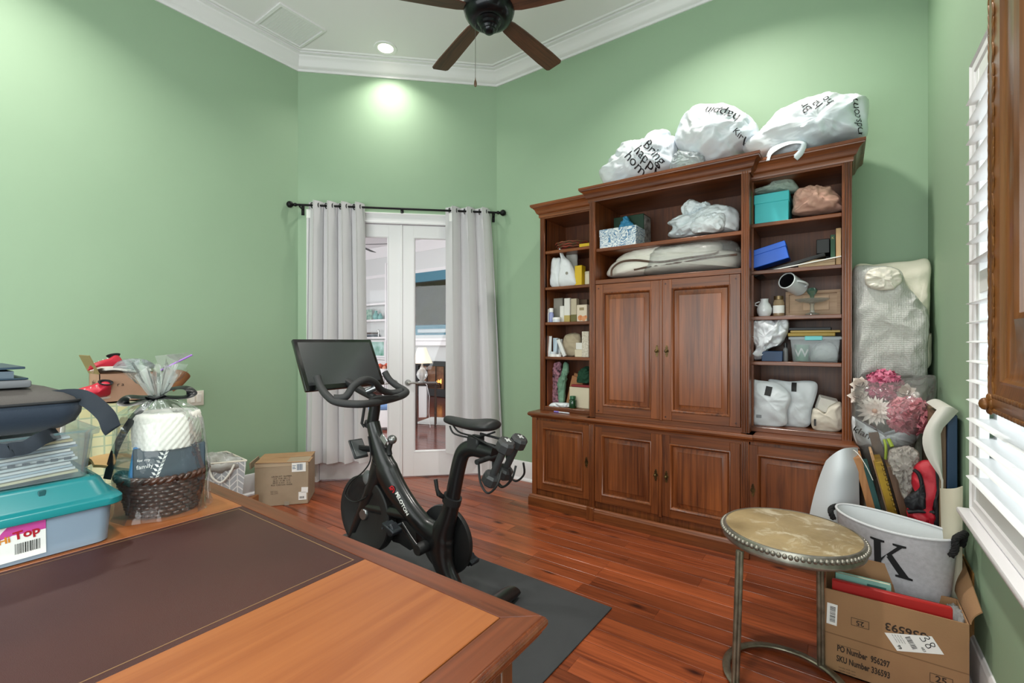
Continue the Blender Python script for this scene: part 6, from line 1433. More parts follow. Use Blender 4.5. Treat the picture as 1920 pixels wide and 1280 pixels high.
b.tube([MR @ Vector((-.020, -.016, 0)), MR @ Vector((.004, .006, 0))], [(.0008, .0034)] * 2, 6, up=(0, -1, 0)); b.lathe([(0, .001), (.006, .001), (.006, -.001)], 14, MR); b.out('emblem', REDL, bike, True)
# ============================================================ the corner by the window
# --- round side table
tc = Vector((-.163, 2.195, 0)); TZ = .552; TR = .252
rt = thing('side_table', 'round side table with a worn gold top and silver beaded rim', 'table', tc)
GT = mat('worn_gold_top', '#A5906A', .42, bump=(40, .1), var=(5, '#7E6C4C'))
def worn(m):
    nt = m.node_tree; N = nt.nodes; Lk = nt.links; b = N['Principled BSDF']; prev = b.inputs['Base Color'].links[0].from_socket
    tc_ = N.new('ShaderNodeTexCoord'); n = N.new('ShaderNodeTexNoise'); n.inputs['Scale'].default_value = 9; n.inputs['Detail'].default_value = 8; n.inputs['Roughness'].default_value = .7; n.inputs['Distortion'].default_value = .8
    Lk.new(tc_.outputs['Object'], n.inputs[0]); r_ = N.new('ShaderNodeValToRGB'); e = r_.color_ramp.elements; e[0].position = .52; e[1].position = .66; e[0].color = (0, 0, 0, 1); e[1].color = (.75, .75, .75, 1); Lk.new(n.outputs['Fac'], r_.inputs[0])
    mx = N.new('ShaderNodeMix'); mx.data_type = 'RGBA'; mx.inputs[7].default_value = lin('#D2C8B0'); Lk.new(r_.outputs[0], mx.inputs[0]); Lk.new(prev, mx.inputs[6]); Lk.new(mx.outputs[2], b.inputs['Base Color'])
worn(GT)
SLV = mat('antique_silver', '#A4A096', .34, .75, var=(14, '#77736A'))
B().lathe([(0, TZ - .008), (TR - .012, TZ - .008), (TR - .012, TZ), (TR - .016, TZ + .0015), (0, TZ + .0015)], 72).out('tabletop', GT, rt)
rim = B().lathe([(TR - .02, TZ - .008), (TR - .02, TZ - .05), (TR - .006, TZ - .05), (TR + .0, TZ - .044), (TR + .002, TZ - .034), (TR - .002, TZ - .026), (TR - .002, TZ - .004), (TR - .006, TZ + .002), (TR - .012, TZ + .0015), (TR - .012, TZ - .008)], 72).out('rim_band', SLV, rt)
nbd = 84
bead0 = None
for k in range(nbd):
    a = 2 * PI * k / nbd
    if bead0 is None: bead0 = B().ball((0, 0, 0), (.0088, .0088, .0098), 8, 6).out('bead', SLV, rim); q_ = bead0
    else: q_ = bead0.copy(); COL.objects.link(q_); q_.parent = rim
    q_.location = ((TR + .002) * math.cos(a), (TR + .002) * math.sin(a), TZ - .014)
rc = Vector((-.172, 2.062, 0)) - tc; RR = .205
rim_pts = [rc + Vector((RR * math.cos(a), RR * math.sin(a), .016)) for a in [R(-118 - 304 * j / 60) for j in range(61)]]
LEGM = mat('tarnished_leg_metal', '#8E8979', .36, .8, var=(22, '#6A6456'))
B().tube(rim_pts, [(.0085, .0155)] * 61, 12, up=(0, 0, 1)).out('base_ring', LEGM, rt)
for lx, ly in ((-.325, 1.925), (-.062, 2.235)):
    l0 = Vector((lx, ly, .014)) - tc; l1 = Vector((l0.x * .96, l0.y * .80 if ly < 2 else l0.y, TZ - .048))
    b = B()
    for k in range(3):
        o_ = Vector((math.cos(2.1 * k) * .0075, math.sin(2.1 * k) * .0075, 0)); b.tube([l0 + o_, l0.lerp(l1, .5) + o_, l1 + o_], .0085, 10)
    b.out('leg', LEGM, rt)
# --- carton with printing
y0 = 2.25; kx0, kx1 = -.048, .372; kz = .325; kd = .20
CB = mat('brown_carton_board', '#A27C58', .78, bump=(160, .08), var=(4, '#967150'))
cn = thing('moving_carton', 'large open brown carton with printed order numbers on the floor by the window', 'carton', ((kx0 + kx1) / 2, y0 + kd / 2, 0))
th = .005
B().box(kx0, kx1, y0, y0 + th, 0, kz).box(kx0, kx0 + th, y0 + th, y0 + kd, 0, kz).box(kx1 - th, kx1, y0 + th, y0 + kd, 0, kz).box(kx0, kx1, y0 + kd - th, y0 + kd, 0, kz).box(kx0, kx1, y0, y0 + kd, 0, th).out('carton_walls', CB, cn, True, 0)
B().box(kx0 + .002, kx1 - .055, -.0025, .0025, 0, .075, M=Matrix.Translation((0, y0 + kd - .002, kz)) @ Matrix.Rotation(R(-4), 4, 'X')).out('flap', CB, cn, True, 0)
B().sheet(lambda u, v: Vector((kx1 + .002 + .03 * v * v, y0 + .005 + (kd + .12) * u, kz + .12 * v * (.45 + .55 * u))), 10, 6, .004).out('flap', CB, cn, True)
B().sheet(lambda u, v: Vector((kx0 - .004 - .012 * v, y0 + .01 + (kd - .02) * u, kz - .10 * v)), 4, 4, .004).out('flap', CB, cn, True)
FM = frame_of(((kx0 + kx1) / 2, y0 - .0005, 0), (1, 0, 0), (0, 0, 1))
def fpos(px, py): v = onY(px, py, y0); return v.x - (kx0 + kx1) / 2, v.z
def fz6(x, y): return fpos(1320 + x / 2.6667, 800 + y / 2.6667)
CI = mat('carton_ink', '#2E2118', .7)
b = B()
for wd, a, c, s in (('PO Number  956297', (665, 1105), (928, 1190), 0), ('SKU Number 336593', (663, 1155), (930, 1245), 0)):
    x0_, z0_ = fz6(*a); x1_, z1_ = fz6(*c)
    vs = text_mesh(wd, 1, 'CENTER', .03, 1)[0]; w_ = max(v.x for v in vs) - min(v.x for v in vs); sc = (x1_ - x0_) / w_
    b.text(wd, sc * 1.0, FM @ Matrix.Translation(((x0_ + x1_) / 2, (z0_ + z1_) / 2, 0)) @ Matrix.Rotation(R(-1), 4, 'Z') @ Matrix.Diagonal((1, 1.75, 1, 1)), bold=.03)
b.out('order_numbers', CI, cn, True, 0)
def boxed(px, py, w, h, body, sz, rot):
    x, z = fz6(px, py); M = FM @ Matrix.Translation((x, z, 0)); b = B(); t_ = .0014
    b.molding([(-w / 2, -h / 2), (-w / 2, h / 2), (w / 2, h / 2), (w / 2, -h / 2)], [(0, 0), (0, .0006), (t_, .0006), (t_, 0)], True, 1, M)
    b.text(body, sz, M @ Matrix.Rotation(R(rot), 4, 'Z'), bold=.02); b.out('stamped_number', CI, cn, True, 0)
boxed(780, 982, .056, .030, '25', .026, 180); boxed(1186, 1268, .062, .034, '25', .032, 0)
x, z = fz6(945, 1003); B().text('336593', .04, FM @ Matrix.Translation((x + .035, z, 0)) @ Matrix.Rotation(R(180), 4, 'Z'), bold=.02).out('order_numbers', CI, cn, True, 0)
b = B(); x, z = fz6(663, 1085); b.box(x, x + .075, z, z + .001, 0, .0005, M=FM)
for r_ in range(3): xx, zz = fz6(715, 1212 + 15 * r_); b.text('handle with care', .008, FM @ Matrix.Translation((xx, zz, 0)))
b.out('small_print', CI, cn, True, 0)
x, z = fz6(640, 935); lb = B().box(-.017, .017, -.042, .042, 0, .0008, M=FM @ Matrix.Translation((x, z, .0002)) @ Matrix.Rotation(R(-2), 4, 'Z')).out('barcode_label', PW, cn, True, 0)
barcode(FM @ Matrix.Translation((x + .002, z, .0014)) @ Matrix.Rotation(R(-92), 4, 'Z'), .062, .018, 34, 5).out('barcode', BLKINK, lb, True, 0)
x, z = fz6(1045, 1080); ML = FM @ Matrix.Translation((x, z, .0012)) @ Matrix.Rotation(R(9), 4, 'Z')
lb = B().prism([(-.080, .022), (.058, .036), (.082, -.022), (-.052, -.038)], .0008, ML).out('shipping_label', PW, cn, True, 0)
b = barcode(ML @ Matrix.Translation((-.005, .0, .0012)) @ Matrix.Rotation(R(-68), 4, 'Z'), .044, .016, 26, 6)
b.text('483', .012, ML @ Matrix.Translation((.026, -.016, .0012)) @ Matrix.Rotation(R(-65), 4, 'Z')).text('99', .015, ML @ Matrix.Translation((-.043, -.022, .0012)) @ Matrix.Rotation(R(-68), 4, 'Z'), bold=.02)
for r_ in range(4): b.text('ship to address', .005, ML @ Matrix.Translation((-.052 + .008 * r_, .008, .0012)) @ Matrix.Rotation(R(-68), 4, 'Z'))
b.out('label_print', BLKINK, lb, True, 0)
b = B()   # handwritten 38
def stroke(pts, M, r_=.0013): b.tube([M @ Vector((p.x, p.y, 0)) for p in catmull([Vector((a, c, 0)) for a, c in pts], 5, False)], r_, 5)
MH = ML @ Matrix.Translation((.042, .012, .0014)) @ Matrix.Rotation(R(-60), 4, 'Z')
stroke([(-.022, .012), (-.012, .017), (-.008, .010), (-.016, .003), (-.007, -.001), (-.008, -.011), (-.021, -.011)], MH)
stroke([(.018, .012), (.008, .016), (.006, .006), (.016, -.002), (.016, -.012), (.006, -.012), (.006, -.003), (.017, .007), (.018, .012)], MH)
b.out('handwriting', BLKINK, lb, True)
B().box(kx0 + .0, kx1, y0 - .0006, y0, .148, .152).out('seam', mat('carton_seam', '#7E5D40', .8), cn, True, 0)
# things in the carton
o = B().box(-.185, .175, -.012, .012, .04, .352, .004, M=Matrix.Translation((.160, y0 + .045, 0)) @ Matrix.Rotation(R(0), 4, 'Y')).out('red_binder', mat('red_vinyl', '#B0221F', .45)); put(o, 'red vinyl binder standing in the front of the moving carton', 'binder')
bk = thing('teal_book', 'pale teal picture book standing behind the red binder in the carton', 'book', (.06, y0 + .09, .02)); B().box(-.075, .105, -.010, -.008, 0, .345).box(-.075, .105, .008, .010, 0, .345).box(-.075, -.073, -.010, .010, 0, .345).out('cover', mat('pale_teal_cover', '#86B7AC', .5), bk, smooth=0); B().box(-.072, .102, -.008, .008, .002, .342).out('pages', MATS['page_paper'], bk, smooth=0); B().box(.03, .09, -.0105, -.0099, .30, .33).out('title_patch', mat('teal_dark_print', '#3E6E66', .5), bk, smooth=0)
o = B().box(-.14, .13, -.012, .012, .02, .322, .004, M=Matrix.Translation((.18, y0 + .12, 0))).out('grey_folder', mat('dark_grey_folder', '#3A3A38', .6)); put(o, 'dark grey folder at the back of the moving carton', 'folder')
b = B(); inflate(b, [Vector(p) for p in ((.33, y0 + .02, kz - .06), (.33, y0 + .17, kz - .05), (.365, y0 + .17, kz - .03), (.366, y0 + .02, kz - .03))], .03, .03, 6, 5, (26, .012), 4, normal=(0, 0, 1)); put(b.out('bubble_scrap', film('scrap_film', '#DDE0E0', .45, .15), smooth=60), 'scrap of clear bubble plastic in the window end of the carton', 'plastic')
# --- hamper
hz = .545
HA, HBp = onZ(1571, 948, hz), onZ(1797, 1014, hz); hc_ = (HA + HBp) / 2; mj = (HBp - HA) / 2; ml = mj.length; mu = mj.normalized(); mv = Vector((-mu.y, mu.x, 0))
hm = thing('laundry_hamper', 'pale grey oval fabric hamper with a large black letter and rope handles', 'hamper', (hc_.x, hc_.y, 0))
HF = mat('hamper_felt', '#BDBCC2', .9, bump=(350, .2), var=(60, '#AFAEB4')); HI = mat('hamper_lining', '#E1E5E8', .6, bump=(12, .2))
mn = .125
def oval(k, z, n=48): return [hc_ * 1 + mu * (ml * k * math.cos(a)) + mv * (mn * k * math.sin(a)) + Vector((0, 0, z - hz)) + Vector((0, 0, .006 * math.cos(2 * a))) * (z / hz) for a in [2 * PI * j / n for j in range(n)]]
hb_ = B().rings([oval(.74, .004), oval(.76, .05), oval(.88, .3), oval(.985, hz - .01), oval(1, hz)], caps=False).out('hamper_body', HF, hm, True)
B().rings([oval(.97, hz - .002), oval(.95, hz - .03), oval(.84, .3), oval(.70, .012), oval(.1, .010)], caps=False).out('lining', HI, hm, True)
B().tube(oval(.99, hz), .0055, 8, True).out('rim_binding', mat('rim_binding', '#C9CBCF', .7), hm, True)
RP = mat('black_rope', '#141416', .85)
def rope(pts, r_):
    C = catmull(pts, 10, False); b = B()
    for s in (0, PI, PI * .5, PI * 1.5):
        pp_ = []
        for i, p in enumerate(C):
            t_ = (C[min(i + 1, len(C) - 1)] - C[max(i - 1, 0)]).normalized(); u_ = t_.orthogonal().normalized() if abs(t_.z) > .9 else t_.cross(Vector((0, 0, 1))).normalized(); w_ = t_.cross(u_); a = s + i * .55
            pp_.append(p + u_ * (r_ * .55 * math.cos(a)) + w_ * (r_ * .55 * math.sin(a)))
        b.tube(pp_, r_ * .62, 6)
    return b
e_ = hc_ + mu * (ml * .97)
rope([e_ + Vector((0, 0, -.05)) - mv * .045, e_ + mu * .012 - mv * .045 + Vector((0, 0, -.02)), e_ + mu * .012 - mv * .04 + Vector((0, 0, .018)), e_ + mu * .02 + Vector((0, 0, .030)), e_ + mu * .012 + mv * .04 + Vector((0, 0, .02)), e_ + mv * .045 + Vector((0, 0, -.03))], .011).out('rope_handle', RP, hm, True)
e_ = hc_ - mu * (ml * .97)
rope([e_ + Vector((0, 0, -.05)) - mv * .05, e_ - mu * .012 - mv * .05 + Vector((0, 0, -.015)), e_ - mu * .02 + Vector((0, 0, -.008)), e_ - mu * .012 + mv * .05 + Vector((0, 0, -.015)), e_ + mv * .05 + Vector((0, 0, -.05))], .011).out('rope_handle', RP, hm, True)
# the letter, cut as a serif K
cK = onZ(1662, 1046, .0); dcam = ray(1662, 1046); tK = ((hc_ - mv * mn) - EYEP).dot(mv) / dcam.dot(mv); cK = EYEP + dcam * tK
hK = .135; s_ = hK / 10
Kout = [[(-4.2, -5), (-4.2, -4.4), (-3.3, -4.2), (-3.3, 4.2), (-4.2, 4.4), (-4.2, 5), (-.6, 5), (-.6, 4.4), (-1.5, 4.2), (-1.5, -4.2), (-.6, -4.4), (-.6, -5)],
        [(-1.5, -.6), (2.3, 4.2), (1.3, 4.4), (1.3, 5), (4.3, 5), (4.3, 4.4), (3.4, 4.2), (.2, .3), (-.2, .9), (-1.5, -1.6)],
        [(-.2, .2), (2.5, -4.2), (1.7, -4.4), (1.7, -5), (5.4, -5), (5.4, -4.4), (4.6, -4.2), (1.1, 1.4)]]
T = bvh(hb_)
tb_ = bmesh.new()
for o_ in Kout:
    vs = [tb_.verts.new((a * s_, c * s_, 0)) for a, c in o_]; tb_.faces.new(vs)
bmesh.ops.triangulate(tb_, faces=tb_.faces[:])
for _ in range(2): bmesh.ops.subdivide_edges(tb_, edges=[e for e in tb_.edges if e.calc_length() > .012], cuts=1, use_grid_fill=True)
bmesh.ops.triangulate(tb_, faces=tb_.faces[:])
for v in tb_.verts:
    w = cK + mu * (v.co.x * 1.05) + Vector((0, 0, v.co.y)) - mv * .3; h = T.ray_cast(w, mv, 1)
    v.co = (h[0] if h[0] else w + mv * .3) - mv * .002
me = bpy.data.meshes.new('letter'); tb_.to_mesh(me); tb_.free(); link('letter', me, mat('black_felt', '#17171A', .85), hm, True)
# --- frames and boards leaning between cabinet and window
def slab(name, label, cat, xt, zt_, th, ya, yb, m, ang=13, bev=.002, extra=None):
    t_ = math.tan(R(ang)); L_ = zt_ / math.cos(R(ang))
    M = Matrix.Translation((xt + zt_ * t_, 0, .0)) @ Matrix.Rotation(R(-ang), 4, 'Y')
    b = B().box(0, th, ya, yb, 0, L_, bev, M=M)
    if extra:
        o = thing(name, label, cat, (xt + zt_ * t_, (ya + yb) / 2, 0)); b.out('frame_rail', m, o, True)
        extra(o, M, L_)
        return o
    o = b.out(name, m); return props(o, label, cat)
OAK = wood('oak_edge', '#9A6236', '#C18A56', 2, 7, .5, .1)
slab('oak_frame', 'orange oak frame, first of the row leaning by the foam sheet', 'frame', .056, .735, .034, 2.88, 3.06, OAK)
slab('green_canvas', 'dark green edged canvas leaning beside the oak frame', 'canvas', .098, .695, .022, 2.87, 3.08, mat('dark_green_edge', '#1F4A48', .6))
slab('tan_frame', 'thin pale tan frame leaning behind the green canvas', 'frame', .1235, .765, .012, 2.92, 3.08, wood('tan_edge', '#A98058', '#C9A27C', 2, 7, .6, .05))
def gild(o, M, L_):
    b = B()
    for k in range(26): b.ball(M @ Vector((.030, 2.868, L_ - .012 - .024 * k)), (.006, .006, .009), 6, 4)
    q = b.out('carved_beading', mat('old_gilt', '#8A6F2E', .45, .4), o, True); q['kind'] = 'stuff'
slab('gold_frame', 'bright gold frame with a carved edge leaning in the row', 'frame', .1375, .728, .034, 2.87, 3.07, mat('gilt_frame', '#B5922F', .4, .5, var=(18, '#8C6D22')), extra=gild)
slab('picture_frame', 'tallest dark brown frame leaning behind the gold frame', 'frame', .125, .835, .042, 3.09, 3.40, wood('brown_edge', '#4A2F1E', '#7A573A', 2, 7, .4, .3))
slab('walnut_frame', 'dark walnut frame, last of the row nearest the red bag', 'frame', .186, .715, .030, 2.86, 3.07, wood('walnut_edge', '#3E2A1D', '#6B4C37', 2, 7, .4, .3))
FOAM = mat('white_foam_sheet', '#D6D3CC', .7, bump=(8, .06))
def foamfn(u, v):
    z = .785 * (1 - v); k = (1 - v)
    lx = -.168 + .05 * k + .06 * k ** 3 + .17 * max(0, 1 - k * 2.2); rx = .078 + .01 * (1 - k)
    x = lx + (rx - lx) * u; y = 2.95 - .16 * math.sin(PI * (u * .75 + .12)) - .03 * (1 - k) + .10 * max(0, .12 - v) / .12 * u
    return Vector((x, y, z - (.20 * max(0, .62 - u) ** 1.8 + .10 * max(0, u - .62) ** 2) * k ** 1.5))
o = B().sheet(foamfn, 18, 22, .003).out('foam_sheet', mat('blue_white_foam', '#CDD3D9', .7)); put(o, 'curved white foam sheet standing in front of the right lower door', 'foam sheet')
def foam_curl(u, v): 
    return Vector((.055 + .075 * u, 2.84 + .03 * v - .03 * math.sin(u * 2), .782 - .13 * u ** 1.6 - .006 * v))
o = B().sheet(foam_curl, 10, 4, .003).out('foam_strip', FOAM); put(o, 'narrow white foam strip curling over the oak frame', 'foam sheet')
# blue backed boards by the window wall
o = B().box(.356, .3775, 2.72, 3.25, 0, 1.0, .002).out('wooden_board', wood('grey_pine', '#6E5740', '#947A5E', 2, 7, .6, .05)); put(o, 'tall bare wood board standing against the blue board', 'board')
o = B().box(.379, .410, 2.70, 3.28, 0, 1.005, .002).out('blue_board', mat('navy_board', '#1D3A58', .5)); put(o, 'tall navy blue board against the window wall', 'board')
def foam_drape(u, v):
    # lies back over the tops of the boards, then hangs broad down their front
    if v < .3: y = 2.685 + .30 * (1 - v / .3); a = 0
    else: a = (v - .3) / .7; y = 2.685 - .03 * math.sin(PI * u) * (1 - a)
    xl = .342 - .054 * math.sin(PI * min(1, a / .55)) + .014 * min(1, a * 2); xr = .412 - .060 * min(1, a * 6) + .018 * a
    return Vector((xl + (xr - xl) * u, y, 1.010 + .034 * math.sin(PI * (.15 + .7 * u)) * (1 - a) - .52 * a))
o = B().sheet(foam_drape, 10, 30, .004).out('foam_wrap', FOAM); put(o, 'cream foam sheet draped over the tops of the tall boards', 'foam sheet')
def foam_low(u, v):
    a = PI * (.15 + .95 * u); z = .735 * (1 - v)
    return Vector((.385 - .042 * math.sin(a) * (1 - .3 * v), 2.60 + .085 * math.cos(a) , z + .06 * (u - .8) * (1 - v)))
o = B().sheet(foam_low, 14, 14, .004).out('foam_roll', mat('cream_foam', '#CFC8B4', .7)); put(o, 'loose cream foam roll standing at the window wall behind the hamper', 'foam sheet')
# gold frame and black case against the right wall, by the carton
t = thing('leaning_frame', 'gold brown framed picture leaning on the green wall beside the carton', 'picture', (.40, 2.62, 0)); 
ML_ = Matrix.Translation((.396, 0, 0)) @ Matrix.Rotation(R(3), 4, 'Y')
B().molding([(2.50, 0), (2.50, .42), (2.83, .42), (2.83, 0)], [(0, 0), (0, .018), (.03, .022), (.04, .010), (.04, 0)], True, 1, ML_ @ Matrix(((0, 0, -1, .022), (1, 0, 0, 0), (0, 1, 0, 0), (0, 0, 0, 1)))).out('frame', wood('gold_brown_wood', '#8A5E2E', '#B5884C', 2, 7, .4, .3), t, True)
B().box(.012, .018, 2.54, 2.79, .04, .38, M=ML_).out('backing', mat('dark_backing', '#23231F', .7), t, True, 0)
# red bag
P7 = lambda pl, y: [Vector(onY(*z7(a, c), y)) for a, c in pl]
rb = thing('red_bag', 'red cloth bag with black trim slumped between frames and foam', 'bag', (.31, 2.80, 0))
REDC = mat('red_nylon', '#B3162A', .55, bump=(200, .1)); BLC = mat('black_nylon', '#15161C', .6)
b = B(); inflate(b, P7([(1335, 560), (1345, 420), (1390, 330), (1480, 285), (1600, 290), (1660, 350), (1680, 470), (1640, 620), (1600, 760), (1610, 900), (1600, 1040)], 2.79) + [Vector((.37, 2.79, .2)), Vector((.36, 2.79, 0)), Vector((.28, 2.79, 0)), Vector((.28, 2.79, .3))] + P7([(1300, 1000), (1290, 860), (1400, 720)], 2.79), .05, .05, 8, 4, (7, .022), 4, centre=Vector((.325, 2.79, .55)), floor=0); b.out('bag_body', REDC, rb, True, 70)
b = B(); inflate(b, P7([(1250, 745), (1320, 690), (1430, 610), (1450, 500), (1490, 560), (1500, 680), (1510, 790), (1480, 860), (1300, 850)], 2.735), .02, .02, 6, 3, (12, .012), 2); inflate(b, P7([(1610, 300), (1660, 330), (1690, 470), (1680, 640), (1640, 760), (1650, 900), (1660, 1080), (1600, 1070), (1610, 900), (1590, 770), (1640, 600), (1660, 450)], 2.745), .014, .014, 5, 3, (12, .006), 2, centre=onY(*z7(1640, 700), 2.745)); b.tube(catmull([Vector(onY(*z7(a, c), 2.735)) for a, c in ((1365, 385), (1420, 430), (1450, 500), (1470, 600), (1490, 720))], 5, False), .008, 8); b.tube(catmull([Vector(onY(*z7(a, c), 2.735)) for a, c in ((1290, 890), (1400, 880), (1500, 885), (1610, 900))], 5, False), .010, 8); b.out('black_trim', BLC, rb, True, 70)
b = B(); inflate(b, P7([(1060, 250), (1100, 150), (1240, 110), (1350, 120), (1420, 200), (1400, 330), (1340, 480), (1330, 640), (1250, 730), (1200, 620), (1170, 500), (1100, 390)], 2.82), .04, .03, 9, 5, (20, .026), 6, centre=onY(*z7(1240, 330), 2.82)); put(b.out('clear_plastic', film('crinkled_film', '#EDE6DF', .45, .12, bump=(40, .7)), smooth=50), 'wad of clear crinkled plastic hanging above the leaning frames', 'plastic')
# flowers in a clear bag
PR = lambda pl, y: [Vector(onY(*zr(a, c), y)) for a, c in pl]
fbg = thing('flower_bag', 'clear plastic bag of artificial flowers beside the cabinet', 'flower bag', (.24, 3.25, 0))
b = B(); inflate(b, PR([(92, 850), (90, 700), (100, 610), (200, 590), (330, 590), (440, 575), (462, 600), (452, 680), (420, 760), (390, 820), (370, 870)], 3.24) + [Vector((.26, 3.24, .45)), Vector((.25, 3.24, .05)), Vector((.18, 3.24, .05)), Vector((.15, 3.24, .5))], .23, .06, 9, 4, (9, .02), 2, centre=onY(*zr(260, 730), 3.24)); b.out('clear_film', film('flower_bag_film', '#FFFFFF', .86, .1, bump=(18, .5)), fbg, True, 70)
wb = B(); inflate(wb, PR([(90, 760), (140, 810), (200, 850), (300, 830), (372, 800), (385, 850), (330, 890), (200, 890), (110, 880)], 3.15), .05, .05, 6, 4, (12, .014), 5); wbo = wb.out('white_bag', MATS['white_bag_plastic'], fbg, True, 70)
c = onY(*zr(145, 838), 3.1); print_on(wbo, 'kland', .05, c, (1, 0, -.45), (.45, 0, 1), (0, 1, 0), BLKINK, bold=.01)
PET = mat('white_petal', '#EFE3DC', .6); PNK = mat('pink_petal', '#E07A8E', .7, var=(30, '#EFA3AC')); PNK2 = mat('deep_pink_petal', '#C04C74', .7, var=(30, '#E28CA6')); LEAF = mat('stem_green', '#8FA23A', .6)
def petal_disc(b, c, n, r_, l_, w_, nrm, lift):
    M = frame_of(c, Vector(nrm).orthogonal(), Vector(nrm).cross(Vector(nrm).orthogonal()))
    for k in range(n):
        a = 2 * PI * k / n + lift * 9; d = Vector((math.cos(a), math.sin(a), 0)); p = Vector((-d.y, d.x, 0)); q = [d * r_, d * (r_ + l_ * .5) + p * w_ + Vector((0, 0, lift * .5)), d * (r_ + l_) + Vector((0, 0, lift)), d * (r_ + l_ * .5) - p * w_ + Vector((0, 0, lift * .5))]
        b.add([M @ v for v in q] + [M @ (v + Vector((0, 0, -.002))) for v in q], [(0, 1, 2, 3), (4, 7, 6, 5), (0, 3, 7, 4), (1, 5, 6, 2), (2, 6, 7, 3), (0, 4, 5, 1)])
f1 = thing('white_dahlia', 'large white artificial dahlia inside the clear flower bag', 'flower', onY(*zr(190, 735), 3.12))
b = B()
for i, (l_, lf) in enumerate(((.075, .012), (.062, .026), (.046, .04), (.03, .05))): petal_disc(b, onY(*zr(190, 735), 3.12), 15 - 2 * i, .008, l_, .012, (-.25, -1, .25), lf)
b.out('petals', PET, f1, True, 0)['kind'] = 'stuff'
B().ball(onY(*zr(190, 735), 3.085), .012, 10, 6).out('flower_centre', mat('dahlia_heart', '#D9A58E', .7), f1, True)
def pom(name, label, c, r_, m, seed, n=420):
    f_ = thing(name, label, 'flower', c); rg_ = random.Random(seed); b = B(); b.ball(c, r_ * .75, 14, 10)
    for k in range(n):
        z = 1 - 2 * (k + .5) / n; a = k * 2.39996; d = Vector((math.sqrt(1 - z * z) * math.cos(a), math.sqrt(1 - z * z) * math.sin(a), z)); u_ = d.orthogonal().normalized(); u_.rotate(Matrix.Rotation(rg_.uniform(0, 6.28), 3, d)); w_ = d.cross(u_); e = r_ * rg_.uniform(.92, 1.08); q = .16 * r_
        b.add([c + d * (r_ * .7), c + d * (e * .9) + u_ * q, c + d * e + w_ * .03, c + d * (e * .9) - u_ * q], [(0, 1, 2, 3)])
    b.out('petals', m, f_, True, 0)['kind'] = 'stuff'
    return f_
pom('pink_pompom', 'fluffy coral pink pompom flower inside the clear flower bag', onY(*zr(342, 755), 3.13), .098, PNK, 1)
pom('pink_bloom', 'deep pink bloom at the top of the clear flower bag', onY(*zr(228, 622), 3.20), .085, PNK2, 2, 300)
for k, (a, c, r_) in enumerate(((118, 670, .05), (125, 620, .045), (325, 655, .05))):
    p0 = onY(*zr(a, c), 3.17); f_ = thing('white_rose', ('lower', 'upper', 'inner')[k] + ' white artificial rose ' + ('at the cabinet edge of the flower bag', 'by the deep pink bloom', 'between the pink blooms')[k], 'flower', p0)
    b = B()
    for i in range(4): petal_disc(b, p0, 7 - i, .002, r_ * (1 - .2 * i), .020, (-.2, -1, .4), .012 + .014 * i)
    b.out('petals', mat('rose_white', '#E6DDD3', .6, var=(20, '#D9C8C0')), f_, True, 0)['kind'] = 'stuff'
b = B(); b.tube(catmull([onY(*zr(232, 862), 3.0), onY(*zr(240, 900), 2.98), onY(*zr(238, 950), 2.98)], 5, False), .006, 7); b.tube(catmull([onY(*zr(250, 860), 3.0), onY(*zr(268, 895), 2.98)], 5, False), .009, 7); b.out('stems', LEAF, fbg, True)
# bubble wrap
bw = thing('bubble_wrap', 'tall bundle of white bubble wrap standing in the corner beside the cabinet', 'bubble wrap', (.25, 3.45, 0))
BWM = film('bubble_wrap_film', '#F2F2F0', .10, .25)
def bubbles(m):
    nt = m.node_tree; N = nt.nodes; Lk = nt.links
    tc_ = N.new('ShaderNodeTexCoord'); vo = N.new('ShaderNodeTexVoronoi'); vo.inputs['Scale'].default_value = 95; vo.inputs['Randomness'].default_value = .15; Lk.new(tc_.outputs['Object'], vo.inputs[0])
    bp = N.new('ShaderNodeBump'); bp.inputs['Strength'].default_value = .7; bp.inputs['Distance'].default_value = .006; bp.invert = True; Lk.new(vo.outputs['Distance'], bp.inputs['Height'])
    for q in N:
        if q.type in ('BSDF_GLOSSY', 'BSDF_DIFFUSE'): Lk.new(bp.outputs[0], q.inputs['Normal'])
bubbles(BWM)
b = B(); inflate(b, PR([(95, 105), (200, 85), (345, 70), (432, 66), (435, 200), (430, 380), (440, 400), (438, 520), (420, 575)], 3.44) + [Vector((.40, 3.50, .6)), Vector((.38, 3.50, 0)), Vector((.10, 3.50, 0)), Vector((.10, 3.50, .6))] + PR([(90, 590), (90, 300)], 3.50), .07, .06, 10, 5, (4, .03), 3, p=4, centre=Vector((.24, 3.50, .95)), floor=0); b.out('bundle', mat('cream_wrap', '#E6E0D0', .5, bump=(40, .2)), bw, True, 70)
b = B(); inflate(b, PR([(97, 110), (200, 96), (300, 110), (330, 180), (400, 260), (425, 310), (425, 440), (408, 612), (300, 605), (205, 615), (95, 595), (95, 300)], 3.38), .09, .05, 11, 5, (5, .034), 8, p=3); b.out('bubble_sheet', BWM, bw, True, 60)
b = B(); inflate(b, PR([(155, 120), (215, 98), (290, 110), (310, 155), (270, 195), (190, 195), (150, 170)], 3.29), .03, .02, 6, 4, (14, .016), 3); b.out('folded_corner', mat('bubble_white', '#E2DCD0', .4), bw, True, 70)
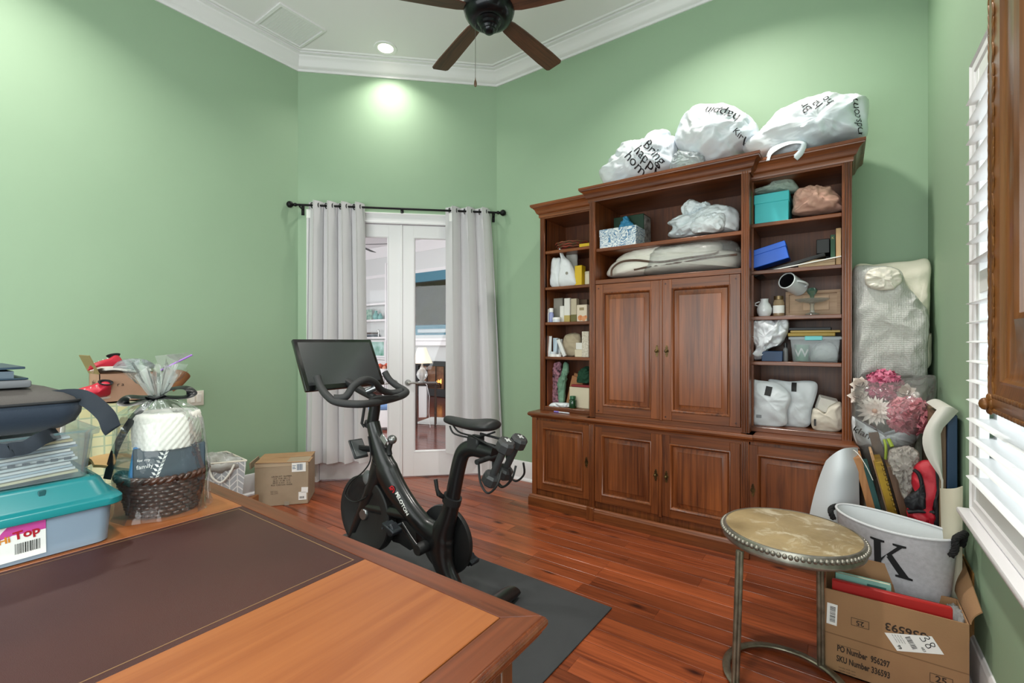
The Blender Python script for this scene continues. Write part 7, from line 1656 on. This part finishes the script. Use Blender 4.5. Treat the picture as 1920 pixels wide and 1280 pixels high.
# --- carved frame hanging before the window
GF = wood('gilded_walnut', '#55310F', '#8F5A2A', 2, 6, .36, .4)
pf = thing('carved_frame', 'large carved gold brown picture frame hanging in front of the window', 'picture frame', (.36, 1.35, 1.12))
MFm = Matrix(((0, 0, -1, .385), (1, 0, 0, 0), (0, 1, 0, 0), (0, 0, 0, 1)))
fy0, fy1, fz0, fz1 = .85, 1.905, 1.115, 2.75
B().molding([(fy0, fz0), (fy0, fz1), (fy1, fz1), (fy1, fz0)], [(.0, 0), (.0, .02), (.012, .030), (.03, .034), (.055, .030), (.085, .024), (.095, .026), (.10, .018), (.108, .014), (.15, .010), (.20, .016), (.24, .028), (.26, .034), (.275, .028), (.28, .0)], True, 1, MFm).out('frame_molding', GF, pf, True, 35)
CG = mat('carved_gilt', '#8A5A28', .42, .25, var=(30, '#5A3416'))
b = B(); rg = random.Random(3)
def leafrow(p0, p1, n):
    for k in range(n):
        f = (k + .5) / n; yy = p0[0] + (p1[0] - p0[0]) * f; zz = p0[1] + (p1[1] - p0[1]) * f
        vert = abs(p1[1] - p0[1]) > abs(p1[0] - p0[0]); l_ = abs(p1[1] - p0[1] if vert else p1[0] - p0[0]) / n
        for q, (off, sz) in enumerate(((.009, .55), (.050, .6), (.030, .5))):
            a, c = (yy - off * (1 if yy > 1.4 else -1), zz + (q == 1) * l_ * .4) if vert else (yy + (q == 1) * l_ * .4, zz + off * (1 if zz < 2 else -1))
            b.ball(MFm @ Vector((a, c, .030)), (.0035, (.013 if vert else 1.7 * l_) * sz * rg.uniform(.7, 1.2), (1.7 * l_ if vert else .013) * sz), 8, 5, lambda v, s=rg.uniform(0, 9): v + Vector((0, .3 * v.z * (1 if s > 4.5 else -1), 0)))
leafrow((fy1, fz0 + .05), (fy1, fz1), 56); leafrow((fy0, fz0 + .05), (fy0, fz1), 56); leafrow((fy0 + .05, fz0), (fy1 - .05, fz0), 36); leafrow((fy0 + .05, fz1), (fy1 - .05, fz1), 36)
b.out('carved_leaves', CG, pf, True, 70)['kind'] = 'stuff'
for yy, zz in ((fy1 - .025, fz0 + .025), (fy0 + .025, fz0 + .025)):
    b = B(); 
    for k in range(6): a = 2 * PI * k / 6; b.ball(MFm @ Vector((yy + .018 * math.cos(a), zz + .018 * math.sin(a), .032)), (.007, .015, .015), 8, 6)
    b.ball(MFm @ Vector((yy, zz, .042)), (.014, .018, .018), 8, 6); b.out('corner_rosette', CG, pf, True, 70)
B().box(.372, .384, fy0 + .27, fy1 - .27, fz0 + .27, fz1 - .27).out('canvas', mat('dark_canvas', '#3A2E20', .6, var=(4, '#5E4A30')), pf, True, 0)
